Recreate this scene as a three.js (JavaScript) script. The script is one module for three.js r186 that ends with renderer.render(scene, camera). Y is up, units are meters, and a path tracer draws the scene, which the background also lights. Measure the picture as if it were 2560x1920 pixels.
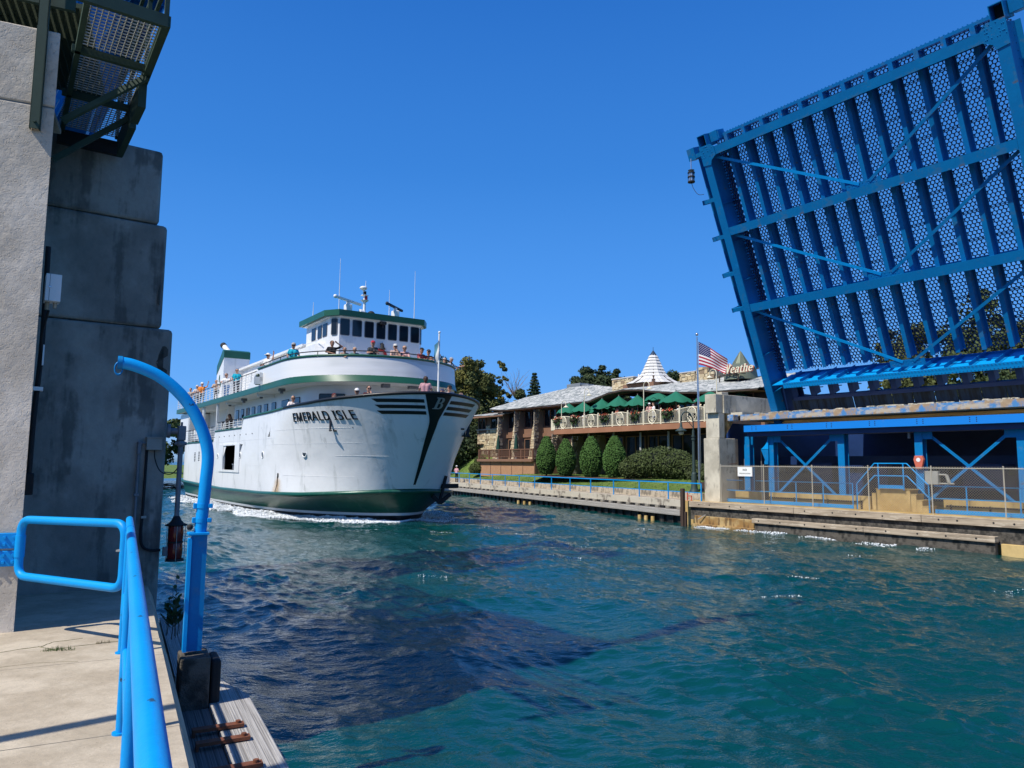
import * as THREE from 'three';
import { mergeGeometries } from 'three/addons/utils/BufferGeometryUtils.js';
import { RoundedBoxGeometry } from 'three/addons/geometries/RoundedBoxGeometry.js';
import { TextGeometry } from 'three/addons/geometries/TextGeometry.js';
import { FontLoader } from 'three/addons/loaders/FontLoader.js';
import { MarchingCubes } from 'three/addons/objects/MarchingCubes.js';
import { ImprovedNoise } from 'three/addons/math/ImprovedNoise.js';

const V3 = THREE.Vector3, D = Math.PI / 180;
const scene = new THREE.Scene();
// ---------- camera: held at 3.2 m over the water, tipped up a little and rolled half a degree
const camera = new THREE.PerspectiveCamera(2 * Math.atan(960 / 1850) / D, 4 / 3, 0.05, 6000);
camera.position.set(0, 3.2, 0);
{
  const p = Math.atan(200 / 1850), r = 0.5 * D;
  const f = new V3(0, Math.sin(p), -Math.cos(p)), u0 = new V3(0, Math.cos(p), Math.sin(p));
  camera.up.copy(u0.multiplyScalar(Math.cos(r)).add(new V3(-Math.sin(r), 0, 0)));
  camera.lookAt(camera.position.clone().add(f));
}
// ---------- sky: clear deep blue, paler toward the horizon and round the sun
const SUN_AZ = 230 * D, SUN_EL = 52 * D;
const sunDir = new V3(Math.sin(SUN_AZ) * Math.cos(SUN_EL), Math.sin(SUN_EL), -Math.cos(SUN_AZ) * Math.cos(SUN_EL));
const EXPOSURE = 1.12;
{
  const W = 512, H = 256, d = new Float32Array(W * H * 4);
  const stops = [[-90, .05, .075, .09], [-2, .10, .16, .20], [0, .34, .56, .86], [5, .15, .43, .96], [12, .085, .335, .90], [22, .045, .235, .72], [34, .025, .165, .59], [60, .016, .115, .46], [90, .013, .10, .41]];
  for (let j = 0; j < H; j++) for (let i = 0; i < W; i++) {
    const el = ((j + .5) / H - .5) * 180, ph = ((i + .5) / W - .5) * 2 * Math.PI;
    let k = 0; while (k < stops.length - 2 && el > stops[k + 1][0]) k++;
    const a = stops[k], b = stops[k + 1], t = Math.min(1, Math.max(0, (el - a[0]) / (b[0] - a[0])));
    const c = Math.cos(el * D), dir = [Math.cos(ph) * c, Math.sin(el * D), Math.sin(ph) * c];
    const s = Math.max(0, dir[0] * sunDir.x + dir[1] * sunDir.y + dir[2] * sunDir.z);
    const g = el > 0 ? .10 * Math.pow(s, 4) + .55 * Math.pow(s, 40) : 0;
    for (let q = 0; q < 3; q++) d[(j * W + i) * 4 + q] = (a[q + 1] + (b[q + 1] - a[q + 1]) * t + g * [1.1, 1, .86][q]) / EXPOSURE;
    d[(j * W + i) * 4 + 3] = 1;
  }
  const t = new THREE.DataTexture(d, W, H, THREE.RGBAFormat, THREE.FloatType);
  t.mapping = THREE.EquirectangularReflectionMapping; t.magFilter = t.minFilter = THREE.LinearFilter; t.colorSpace = THREE.LinearSRGBColorSpace; t.needsUpdate = true;
  scene.background = t; scene.environment = t;
}
const sun = new THREE.DirectionalLight(new THREE.Color(1, .95, .86), 4.6);
sun.position.copy(sunDir).multiplyScalar(160).add(new V3(0, 0, -40)); sun.target.position.set(0, 0, -40);
sun.castShadow = true; sun.shadow.radius = 1; sun.shadow.mapSize.set(4096, 4096);
Object.assign(sun.shadow.camera, { left: -90, right: 90, top: 90, bottom: -90, near: 1, far: 400 });
scene.add(sun, sun.target);
const renderer = new THREE.WebGLRenderer({ antialias: true });
renderer.toneMapping = THREE.LinearToneMapping; renderer.toneMappingExposure = EXPOSURE;
renderer.shadowMap.enabled = true;

// ---------- helpers
let seed = 7;
const rnd = (a = 1, b) => { seed |= 0; seed = seed + 0x6D2B79F5 | 0; let t = Math.imul(seed ^ seed >>> 15, 1 | seed); t = t + Math.imul(t ^ t >>> 7, 61 | t) ^ t; t = ((t ^ t >>> 14) >>> 0) / 4294967296; return b === undefined ? t * a : a + t * (b - a); };
const noise = new ImprovedNoise();
const names = {};
const numbered = n => { const k = names[n] = (names[n] ?? -1) + 1; return k ? n + '_' + String(k).padStart(3, '0') : n; };
const v = (x, y, z) => new V3(x, y, z);
const az = a => new V3(Math.sin(a * D), 0, -Math.cos(a * D));
function prep(g) {
  if (g.index) g = g.toNonIndexed(); else g = g.clone();
  if (!g.attributes.normal) g.computeVertexNormals();
  for (const k of Object.keys(g.attributes)) if (!['position', 'normal', 'uv'].includes(k)) g.deleteAttribute(k);
  if (!g.attributes.uv) g.setAttribute('uv', new THREE.BufferAttribute(new Float32Array(g.attributes.position.count * 2), 2));
  g.clearGroups(); return g;
}
function boxUV(g) {                       // uv in metres from the face's main direction
  const p = g.attributes.position, u = g.attributes.uv;
  const a = new V3(), b = new V3(), c = new V3(), n = new V3();
  for (let i = 0; i < p.count; i += 3) {
    a.fromBufferAttribute(p, i); b.fromBufferAttribute(p, i + 1); c.fromBufferAttribute(p, i + 2);
    n.copy(b).sub(a).cross(c.clone().sub(a)); const X = Math.abs(n.x), Y = Math.abs(n.y), Z = Math.abs(n.z);
    [a, b, c].forEach((q, k) => { if (Y >= X && Y >= Z) u.setXY(i + k, q.x, q.z); else if (X >= Z) u.setXY(i + k, q.z, q.y); else u.setXY(i + k, q.x, q.y); });
  }
  return g;
}
function geo(list, keepUV) { list = [].concat(list).map(prep); const g = list.length > 1 ? mergeGeometries(list) : list[0]; return keepUV ? g : boxUV(g); }
function mesh(name, list, mat, parent, keepUV) {
  const m = new THREE.Mesh(geo(list, keepUV), mat); m.name = name; m.castShadow = m.receiveShadow = true;
  if (parent) parent.add(m); return m;
}
const tag = (o, label, category, group, kind) => { if (label) o.userData.label = label; if (category) o.userData.category = category; if (group) o.userData.group = group; if (kind) o.userData.kind = kind; return o; };
class Frame {                              // a place's own axes: x, up, z, turned about y
  constructor(x, z, turn) { this.o = v(x, 0, z); this.turn = turn * D; this.q = new THREE.Quaternion().setFromAxisAngle(v(0, 1, 0), this.turn); }
  pt(x, y, z) { return v(x, y, z).applyQuaternion(this.q).add(this.o); }
  group(name) { const g = new THREE.Group(); g.name = numbered(name); g.position.copy(this.o); g.rotation.y = this.turn; return g; }
  // the children were built in the frame's own coordinates: move the group's origin to the thing's base
  place(g, label, category, group) {
    g.updateMatrixWorld(true); const b = new THREE.Box3(), inv = g.matrixWorld.clone().invert(), t = new THREE.Box3();
    g.traverse(o => { if (o.isMesh) { o.geometry.computeBoundingBox(); t.copy(o.geometry.boundingBox).applyMatrix4(inv.clone().multiply(o.matrixWorld)); b.union(t); } });
    const c = v((b.min.x + b.max.x) / 2, b.min.y, (b.min.z + b.max.z) / 2);
    g.children.forEach(k => k.position.sub(c)); g.position.copy(this.pt(c.x, c.y, c.z)); scene.add(g);
    return tag(g, label, category, group);
  }
  lone(name, list, mat, label, category, group, keepUV) {   // a thing that is one mesh
    const m = mesh(numbered(name), list, mat, null, keepUV); m.geometry.computeBoundingBox(); const b = m.geometry.boundingBox;
    const c = v((b.min.x + b.max.x) / 2, b.min.y, (b.min.z + b.max.z) / 2); m.geometry.translate(-c.x, -c.y, -c.z);
    m.position.copy(this.pt(c.x, c.y, c.z)); m.rotation.y = this.turn; scene.add(m); return tag(m, label, category, group);
  }
}
const struct = o => { o.userData.kind = 'structure'; return o; };
const box = (x0, x1, y0, y1, z0, z1) => new THREE.BoxGeometry(x1 - x0, y1 - y0, z1 - z0).translate((x0 + x1) / 2, (y0 + y1) / 2, (z0 + z1) / 2);
const rbox = (x0, x1, y0, y1, z0, z1, r = .02, s = 1) => new RoundedBoxGeometry(x1 - x0, y1 - y0, z1 - z0, s, r).translate((x0 + x1) / 2, (y0 + y1) / 2, (z0 + z1) / 2);
function bar(a, b, w, h, up = v(0, 1, 0)) { // box from a to b, w across, h along «up»
  const d = b.clone().sub(a), L = d.length(); d.normalize(); let x = new V3().crossVectors(up, d); if (x.lengthSq() < 1e-6) x.set(1, 0, 0); x.normalize(); const y = new V3().crossVectors(d, x);
  return new THREE.BoxGeometry(w, h, L).applyMatrix4(new THREE.Matrix4().makeBasis(x, y, d).setPosition(a.clone().add(b).multiplyScalar(.5)));
}
function cyl(a, b, r, r2 = r, n = 10, open = false) {
  const d = b.clone().sub(a), L = d.length(); const q = new THREE.Quaternion().setFromUnitVectors(v(0, 1, 0), d.normalize());
  return new THREE.CylinderGeometry(r2, r, L, n, 1, open).applyQuaternion(q).translate((a.x + b.x) / 2, (a.y + b.y) / 2, (a.z + b.z) / 2);
}
const tube = (pts, r, n = 8, seg = 0, closed = false) => new THREE.TubeGeometry(new THREE.CatmullRomCurve3(pts, closed, 'centripetal'), seg || pts.length * 6, r, n, closed);
const ball = (x, y, z, r, a = 8, b = 6) => new THREE.SphereGeometry(r, a, b).translate(x, y, z);
function surf(nu, nv, f) {                  // a smooth sheet of points f(u, v)
  const p = [], uv = [], ix = [];
  for (let j = 0; j <= nv; j++) for (let i = 0; i <= nu; i++) { const q = f(i / nu, j / nv); p.push(q.x, q.y, q.z); uv.push(i / nu, j / nv); }
  for (let j = 0; j < nv; j++) for (let i = 0; i < nu; i++) { const a = j * (nu + 1) + i, b = a + 1, c = a + nu + 1, e = c + 1; ix.push(a, b, c, b, e, c); }
  const g = new THREE.BufferGeometry(); g.setAttribute('position', new THREE.Float32BufferAttribute(p, 3)); g.setAttribute('uv', new THREE.Float32BufferAttribute(uv, 2)); g.setIndex(ix); g.computeVertexNormals(); return g;
}
function roundedShape(w, h, r) { const s = new THREE.Shape(), x = -w / 2, y = -h / 2; s.moveTo(x + r, y); s.lineTo(x + w - r, y); s.quadraticCurveTo(x + w, y, x + w, y + r); s.lineTo(x + w, y + h - r); s.quadraticCurveTo(x + w, y + h, x + w - r, y + h); s.lineTo(x + r, y + h); s.quadraticCurveTo(x, y + h, x, y + h - r); s.lineTo(x, y + r); s.quadraticCurveTo(x, y, x + r, y); return s; }
const lerp = (a, b, t) => a + (b - a) * t;
function interp(tab, x) { if (x <= tab[0][0]) return tab[0][1]; for (let i = 1; i < tab.length; i++) if (x <= tab[i][0]) return lerp(tab[i - 1][1], tab[i][1], (x - tab[i - 1][0]) / (tab[i][0] - tab[i - 1][0])); return tab[tab.length - 1][1]; }
const smooth = (a, b, x) => { const t = Math.min(1, Math.max(0, (x - a) / (b - a))); return t * t * (3 - 2 * t); };

// ---------- textures (tiling value noise)
function lattice(n) { const a = new Float32Array(n * n); for (let i = 0; i < n * n; i++) a[i] = rnd(); return a; }
function fbmField(N, base, oct, gain = .5, ax = 1, ay = 1) {
  const out = new Float32Array(N * N); let amp = 1, tot = 0;
  for (let o = 0; o < oct; o++) {
    const nx = base * ax << o, ny = base * ay << o, L = new Float32Array(nx * ny); for (let i = 0; i < L.length; i++) L[i] = rnd();
    for (let y = 0; y < N; y++) { const fy = y / N * ny, y0 = fy | 0, ty = fy - y0, sy = ty * ty * (3 - 2 * ty), r0 = y0 % ny * nx, r1 = (y0 + 1) % ny * nx;
      for (let x = 0; x < N; x++) { const fx = x / N * nx, x0 = fx | 0, tx = fx - x0, sx = tx * tx * (3 - 2 * tx), c0 = x0 % nx, c1 = (x0 + 1) % nx;
        out[y * N + x] += amp * ((L[r0 + c0] * (1 - sx) + L[r0 + c1] * sx) * (1 - sy) + (L[r1 + c0] * (1 - sx) + L[r1 + c1] * sx) * sy); } }
    tot += amp; amp *= gain;
  }
  for (let i = 0; i < out.length; i++) out[i] /= tot; return out;
}
const toS = x => { x = Math.min(1, Math.max(0, x)); return 255 * (x <= .0031308 ? 12.92 * x : 1.055 * Math.pow(x, 1 / 2.4) - .055); };
function tex(N, f, metres, linear) {        // f(i) -> linear rgb or a number; one repeat covers «metres»
  const d = new Uint8Array(N * N * 4);
  for (let i = 0; i < N * N; i++) { const c = f(i); if (linear) { d[i * 4] = d[i * 4 + 1] = d[i * 4 + 2] = Math.min(255, Math.max(0, c * 255)); } else for (let q = 0; q < 3; q++) d[i * 4 + q] = toS(c[q]); d[i * 4 + 3] = 255; }
  const t = new THREE.DataTexture(d, N, N); t.wrapS = t.wrapT = THREE.RepeatWrapping; t.magFilter = THREE.LinearFilter; t.minFilter = THREE.LinearMipmapLinearFilter; t.generateMipmaps = true;
  if (!linear) t.colorSpace = THREE.SRGBColorSpace; const [mx, my] = [].concat(metres, metres); t.repeat.set(1 / mx, 1 / my); t.needsUpdate = true; return t;
}
const F1 = fbmField(512, 4, 6, .55), F2 = fbmField(512, 8, 6, .65), F3 = fbmField(512, 32, 4, .8), FS = fbmField(512, 3, 5, .6, 6, 1), FW = fbmField(512, 2, 5, .6, 32, 1);
const mix3 = (a, b, t) => [lerp(a[0], b[0], t), lerp(a[1], b[1], t), lerp(a[2], b[2], t)];
const S = o => new THREE.MeshStandardMaterial(o), P = o => new THREE.MeshPhysicalMaterial(o);
const lin = (r, g, b) => new THREE.Color(r, g, b);
const bumpF3 = (m, s) => ({ bumpMap: tex(512, i => F3[i] * .6 + F2[i] * .4, m, 1), bumpScale: s });
const M = {
  walk: S({ map: tex(512, i => { const t = smooth(.3, .7, F1[i]); const g = .8 + .4 * F3[i]; const c = mix3([.40, .33, .235], [.52, .44, .325], t); const sp = F3[i] > .74 ? .72 : 1; return c.map(x => x * g * sp); }, 1.3), roughness: .92, ...bumpF3(.5, .004) }),
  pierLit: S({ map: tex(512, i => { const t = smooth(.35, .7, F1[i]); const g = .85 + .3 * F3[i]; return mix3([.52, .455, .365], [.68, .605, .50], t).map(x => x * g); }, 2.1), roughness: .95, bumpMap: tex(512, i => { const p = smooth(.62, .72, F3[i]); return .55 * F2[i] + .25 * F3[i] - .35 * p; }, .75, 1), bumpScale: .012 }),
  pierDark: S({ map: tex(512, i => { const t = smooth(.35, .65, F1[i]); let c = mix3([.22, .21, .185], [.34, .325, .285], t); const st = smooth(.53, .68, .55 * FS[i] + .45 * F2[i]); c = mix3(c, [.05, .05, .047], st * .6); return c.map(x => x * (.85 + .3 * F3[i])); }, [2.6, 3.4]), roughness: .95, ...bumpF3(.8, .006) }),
  abut: S({ map: tex(512, i => { const t = smooth(.3, .7, F1[i]); let c = mix3([.44, .40, .31], [.62, .57, .45], t); const st = smooth(.6, .68, .6 * FS[i] + .4 * F2[i]); c = mix3(c, [.16, .15, .13], st * .6); return c.map(x => x * (.88 + .24 * F3[i])); }, 3.3), roughness: .95, ...bumpF3(1, .005) }),
  ochre: S({ map: tex(512, i => { let c = mix3([.30, .17, .055], [.46, .33, .15], smooth(.35, .65, F1[i])); c = mix3(c, [.12, .07, .03], smooth(.56, .66, FS[i]) * .8); return c; }, 2.2), roughness: .95, ...bumpF3(1, .01) }),
  yellowC: S({ map: tex(512, i => mix3([.46, .31, .11], [.60, .43, .18], smooth(.3, .7, F1[i])).map(x => x * (.88 + .24 * F3[i])), 2.7), roughness: .95 }),
  quayFace: S({ map: tex(512, i => { let c = mix3([.46, .42, .33], [.60, .55, .45], F1[i]); const st = smooth(.52, .66, .6 * FS[i] + .4 * F2[i]); c = mix3(c, [.17, .14, .115], st * .85); return c; }, [6.5, 2.6]), roughness: .95, ...bumpF3(1, .01) }),
  wall2: S({ map: tex(512, i => { let c = mix3([.40, .34, .25], [.52, .45, .35], F1[i]); const st = smooth(.5, .62, .6 * FS[i] + .4 * F2[i]); return mix3(c, [.15, .13, .10], st * .8); }, [3.3, 1.6]), roughness: .95, ...bumpF3(1, .01) }),
  greyWood: S({ map: tex(512, i => { const g = FW[i]; let c = mix3([.20, .185, .165], [.50, .475, .435], smooth(.25, .75, g)); const k = FW[i] > .7 && F2[i] > .5 ? .5 : 1; return c.map(x => x * k * (.9 + .2 * F3[i])); }, [.5, 2.2]), roughness: .9, bumpMap: tex(512, i => FW[i], [.5, 2.2], 1), bumpScale: .006 }),
  greyWoodX: null, tanWoodX: null,
  shadeWood: S({ map: tex(512, i => mix3([.06, .056, .05], [.17, .16, .145], smooth(.25, .75, FW[i])), [.5, 2.2]), roughness: .9, bumpMap: tex(512, i => FW[i], [.5, 2.2], 1), bumpScale: .006 }),  // grey wood toned darker: the shade below the walkway is in the colour
  darkWood: S({ map: tex(512, i => mix3([.035, .032, .026], [.12, .105, .085], smooth(.3, .7, F2[i])), 1.2), roughness: .92, ...bumpF3(.6, .02) }),
  blue: P({ map: tex(512, i => { const t = smooth(.62, .72, F2[i]); const c = mix3([.0, .15, .40], [.0, .19, .46], F1[i]); const d = mix3(c, [.06, .17, .30], t * .45), r = smooth(.66, .74, .5 * F1[i] + .5 * F2[i]); return mix3(d, [.16, .10, .07], r * .55).map(x => x * (.9 + .2 * F3[i])); }, 2.3), roughness: .48, ...bumpF3(.9, .0015), specularIntensity: .5 }),
  blueBright: P({ map: tex(512, i => mix3([.0, .27, .66], [.0, .32, .76], F1[i]).map(x => x * (.93 + .14 * F3[i])).map((x, q) => lerp(x, [.035, .045, .06][q], smooth(.765, .79, F2[i]) * .9)), .9), roughness: .45, ...bumpF3(.4, .0012), specularIntensity: .55 }),
  blueRust: S({ map: tex(512, i => { const st = smooth(.44, .6, .5 * F1[i] + .5 * FS[i]); let c = mix3([.06, .22, .48], [.36, .25, .15], st); return mix3(c, [.52, .45, .34], smooth(.5, .66, F2[i]) * .7); }, [3.6, 2]), roughness: .8, ...bumpF3(.5, .004) }),
  blueBeam: S({ map: tex(512, i => mix3([.0, .20, .66], [.36, .33, .25], smooth(.62, .78, .55 * F1[i] + .45 * FS[i]) * .7), [6, 2]), roughness: .5 }),
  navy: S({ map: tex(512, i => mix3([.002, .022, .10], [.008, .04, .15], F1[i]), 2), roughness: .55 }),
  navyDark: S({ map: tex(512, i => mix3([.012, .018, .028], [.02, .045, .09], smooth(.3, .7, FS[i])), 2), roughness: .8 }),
  grating: S({ color: lin(.008, .022, .075), roughness: .6 }),
  green: P({ map: tex(512, i => mix3([.012, .085, .045], [.02, .11, .062], F1[i]), 2), roughness: .35 }),
  greenSteel: S({ map: tex(512, i => mix3([.012, .035, .022], [.03, .065, .042], F2[i]), .8), roughness: .7 }),
  galv: S({ color: lin(.34, .35, .33), roughness: .5, metalness: .5 }),
  white: P({ map: tex(512, i => { let k = .74 + .12 * F1[i]; const st = smooth(.56, .72, .65 * FS[i] + .35 * F2[i]), sc = smooth(.70, .75, F2[i]); return mix3(mix3([k, k * .995, k * .975], [.50, .51, .48], st * .45), [.42, .42, .40], sc * .35); }, [6.2, 7]), roughness: .3, ior: 1.5, bumpMap: tex(512, i => F1[i], 3.1, 1), bumpScale: .02 }),
  whiteP: P({ color: lin(.80, .80, .78), roughness: .4 }),
  cream: S({ color: lin(.72, .66, .48), roughness: .6 }),
  black: P({ color: lin(.006, .0065, .008), roughness: .4 }),
  matteBlack: S({ color: lin(.012, .012, .013), roughness: .8 }),
  hullBlack: S({ map: tex(512, i => mix3([.012, .012, .012], [.05, .045, .04], smooth(.5, .75, FS[i])), 3), roughness: .6 }),
  hullGreen: P({ map: tex(512, i => { const st = smooth(.56, .68, .6 * FS[i] + .4 * F2[i]); return mix3(mix3([.006, .070, .042], [.012, .10, .06], F1[i]), [.06, .14, .11], st * .45); }, [3.4, 2.6]), roughness: .32 }),
  glass: P({ color: lin(.012, .016, .02), roughness: .06, metalness: 0, ior: 1.5, specularIntensity: 1 }),
  chrome: S({ color: lin(.6, .61, .62), roughness: .3, metalness: .9 }),
  rust: S({ map: tex(256 * 2, i => mix3([.10, .03, .014], [.24, .085, .04], F2[i]), .4), roughness: .9, ...bumpF3(.2, .003) }),
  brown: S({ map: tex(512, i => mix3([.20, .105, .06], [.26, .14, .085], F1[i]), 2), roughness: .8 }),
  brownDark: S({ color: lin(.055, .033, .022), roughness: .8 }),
  deckWood: S({ map: tex(512, i => mix3([.12, .055, .03], [.22, .11, .065], FW[i]), [.4, 2]), roughness: .85 }),
  redPaint: S({ map: tex(512, i => mix3([.52, .10, .06], [.62, .17, .10], F2[i]), .6), roughness: .6 }),
  redGlass: P({ color: lin(.30, .004, .006), roughness: .12, transmission: .55, thickness: 0, ior: 1.5 }),
  greenCloth: S({ color: lin(.006, .135, .075), roughness: .85, side: THREE.DoubleSide }),
  greyBox: S({ map: tex(512, i => mix3([.26, .26, .235], [.36, .355, .32], F1[i]), 1), roughness: .6 }),
  greyPipe: S({ map: tex(512, i => mix3([.12, .13, .145], [.22, .23, .25], F2[i]), .7), roughness: .55, metalness: .2 }),
  copper: S({ map: tex(512, i => mix3([.10, .13, .09], [.19, .21, .15], FS[i]), 1.2), roughness: .55, metalness: .3 }),
  slate: S({ color: lin(.45, .44, .42), roughness: .85 }),
  mulch: S({ map: tex(512, i => mix3([.05, .022, .012], [.17, .09, .06], F3[i]), .8), roughness: 1, ...bumpF3(.5, .05) }),
};
M.tanWood = S({ map: tex(512, i => { const g = FW[i]; let c = mix3([.17, .125, .085], [.50, .405, .29], smooth(.2, .7, g * .5 + F1[i] * .5)); const st = smooth(.6, .68, F2[i]); return mix3(c, [.62, .53, .40], st * .6); }, [.8, 4]), roughness: .9, bumpMap: tex(512, i => FW[i], [.8, 4], 1), bumpScale: .008 });
const swapUV = m => { const c = m.clone(); for (const k of ['map', 'bumpMap', 'roughnessMap']) if (c[k]) { c[k] = c[k].clone(); c[k].rotation = Math.PI / 2; const r = m[k].repeat; c[k].repeat.set(r.x, r.y); c[k].needsUpdate = true; } return c; };
M.greyWoodX = swapUV(M.greyWood); M.tanWoodX = swapUV(M.tanWood);
const fonts = new FontLoader(), sansBold = await fonts.loadAsync('fonts/droid/droid_sans_bold.typeface.json'), sansReg = await fonts.loadAsync('fonts/droid/droid_sans_regular.typeface.json'), serifBold = await fonts.loadAsync('fonts/droid/droid_serif_bold.typeface.json');
const BR = new Frame(0, 0, 35.5);          // the bridge: x across the channel, z down the channel
const NW = new Frame(0, 0, 27.8);          // the near walkway: x toward the water, -z along it
const FWK = new Frame(10, -41.8, 23.5);    // the far walkway
const FE = new Frame(-4.45, -39, 34);      // the ferry: bow at z = 0, stern at -z
const RS = new Frame(3.9, -65, -56);       // the restaurant: x along its front, z toward the channel
// ================= WATER
const waves = [];
for (let i = 0; i < 64; i++) { const L = .26 * Math.pow(26, Math.pow(i / 63, 1.55)), a = (40 + (rnd() + rnd() + rnd() - 1.5) * 95) * D, k = 2 * Math.PI / L; waves.push([k * Math.sin(a), -k * Math.cos(a), rnd(6.28), .0066 * Math.pow(L, .74) * rnd(.6, 1.3), L]); }
function waveAt(x, z, cell, out) {
  let h = 0, dx = 0, dz = 0; const patch = .72 + .55 * noise.noise(x * .11, 3.7, z * .11) + .35 * noise.noise(x * .31, 9.1, z * .31);
  for (const w of waves) { if (w[4] < cell * 2.2) continue; const q = w[0] * x + w[1] * z + w[2], s = Math.sin(q), c = Math.cos(q), A = w[3] * (w[4] < 2.2 ? patch : 1), kl = A * .95 / Math.hypot(w[0], w[1]) ; h += A * s; dx += w[0] * kl * c; dz += w[1] * kl * c; }
  out[0] = dx; out[1] = h; out[2] = dz; return out;
}
{
  const NR = 860, NA = 800, R0 = 2.2, R1 = 135, a0 = -64 * D, a1 = 56 * D, pos = new Float32Array((NR + 1) * (NA + 1) * 3), uv = new Float32Array((NR + 1) * (NA + 1) * 2), ix = new Uint32Array(NR * NA * 6), o = [0, 0, 0];
  let k = 0;
  for (let j = 0; j <= NR; j++) { const r = R0 * Math.pow(R1 / R0, j / NR), cell = Math.max(r * .0048, r * (a1 - a0) / NA) , fade = 1 - smooth(95, 134, r);
    for (let i = 0; i <= NA; i++) { const a = lerp(a0, a1, i / NA), x = Math.sin(a) * r, z = -Math.cos(a) * r; waveAt(x, z, cell, o);
      const q = (j * (NA + 1) + i); pos[q * 3] = x + o[0] * fade; pos[q * 3 + 1] = o[1] * fade; pos[q * 3 + 2] = z + o[2] * fade; uv[q * 2] = x; uv[q * 2 + 1] = z;
      if (j < NR && i < NA) { const b = q + NA + 1; ix[k++] = q; ix[k++] = q + 1; ix[k++] = b; ix[k++] = q + 1; ix[k++] = b + 1; ix[k++] = b; } } }
  const g = new THREE.BufferGeometry(); g.setAttribute('position', new THREE.BufferAttribute(pos, 3)); g.setAttribute('uv', new THREE.BufferAttribute(uv, 2)); g.setIndex(new THREE.BufferAttribute(ix, 1)); g.computeVertexNormals();
  const FR = fbmField(512, 6, 5, .7), fr2 = fbmField(512, 10, 5, .62, 1, 2);
  const wm = P({ color: lin(.001, .046, .046), roughness: .03, ior: 1.42, bumpMap: tex(512, i => .5 * FR[i] + .5 * fr2[i], 1.7, 1), bumpScale: .035 });
  const m = new THREE.Mesh(g, wm); m.name = 'water'; m.receiveShadow = true; scene.add(struct(m));
  const far = mesh('water_beyond', new THREE.PlaneGeometry(5000, 5000).rotateX(-Math.PI / 2).translate(0, -.9, -900), P({ color: lin(.001, .046, .045), roughness: .2, ior: 1.33 })); scene.add(struct(far));
}
// ================= NEAR WALKWAY: concrete slabs with a steep chamfer on the water side, timbers below
{
  const g = NW.group('walkway'); struct(g); scene.add(g); tag(g, 'pale concrete walkway in the left foreground, beside the blue pipe railing', null, null, 'structure');
  const prof = (a0, a1) => { const s = new THREE.Shape(); s.moveTo(-7, 1.35); s.lineTo(-7, 1.6); s.lineTo(.418, 1.6); s.lineTo(.49, 1.45); s.lineTo(.49, 1.35); s.closePath(); return new THREE.ExtrudeGeometry(s, { depth: a1 - a0, bevelEnabled: false }).translate(0, 0, -a1); };
  for (const [a, b] of [[-4, 1.3], [1.3, 5.1], [5.1, 6.99], [6.99, 7.62], [7.62, 12]]) { const m = mesh('slab', prof(a + .004, b - .004), M.walk, g); m.rotation.z = rnd(-.0012, .0012); }
  mesh('retaining_wall', box(-7, .475, -1, 1.348, -12, 4), M.darkWood, g);
  const gr = S({ map: tex(512, i => mix3([.05, .045, .02], [.16, .16, .05], F3[i]), .3), roughness: 1 });
  const leafy = (name, n, f, mat, label, cat) => { const L = []; for (let i = 0; i < n; i++) L.push(f(i)); const o = NW.lone(name, L, mat, label, cat); o.userData.kind = 'stuff'; return o; };
  const blade = (x, y, z, h, w, lean, a) => { const q = new THREE.BufferGeometry(); const c = Math.cos(a) * w, s = Math.sin(a) * w; q.setAttribute('position', new THREE.Float32BufferAttribute([x - c, y, z - s, x + c, y, z + s, x + lean * s * 10, y + h, z - lean * c * 10], 3)); q.computeVertexNormals(); return q; };
  const gm = S({ color: lin(.07, .11, .025), roughness: .9, side: THREE.DoubleSide });
  leafy('grass_tuft', 170, i => { const t = rnd(-1, 1); return blade(-.36 + .11 * t + rnd(-.02, .02), 1.6, -7.5 + .03 * t + rnd(-.035, .035), rnd(.012, .05) * (1 - .4 * Math.abs(t)), .002, rnd(-1, 1), rnd(6)); }, gm, 'low tuft of green grass growing in the walkway crack', 'grass');
  leafy('dry_weed', 60, i => blade(-.03 + rnd(-.06, .06), 1.6, -7.62 + rnd(-.02, .02), rnd(.01, .03), .002, rnd(-1.5, 1.5), rnd(6)), S({ color: lin(.16, .13, .07), roughness: 1, side: THREE.DoubleSide }), 'small dry weed in the crack beside the railing post', 'weed');
  // cracks filled with dark grit
  const crack = (pts, w) => { const L = []; for (let i = 0; i < pts.length - 1; i++) { const [x0, a0] = pts[i], [x1, a1] = pts[i + 1]; const n = 6; let px = x0, pa = a0; for (let k = 1; k <= n; k++) { const nx = lerp(x0, x1, k / n) + rnd(-.006, .006), na = lerp(a0, a1, k / n) + rnd(-.012, .012); L.push(bar(v(px, 1.5985, -pa), v(nx, 1.5985, -na), w * rnd(.4, 1.2), .006)); px = nx; pa = na; } } return L; };
  mesh('crack', [...crack([[-1.6, 7.52], [-.9, 7.6], [-.52, 7.72], [-.4, 7.55], [-.02, 7.64], [.33, 7.66]], .012), ...crack([[-.5, 7.7], [-.42, 7.86], [-.2, 7.9]], .01), ...crack([[-.9, 7.05], [-.5, 7.12], [-.2, 7.03]], .006)], gr, g);
}
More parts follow.
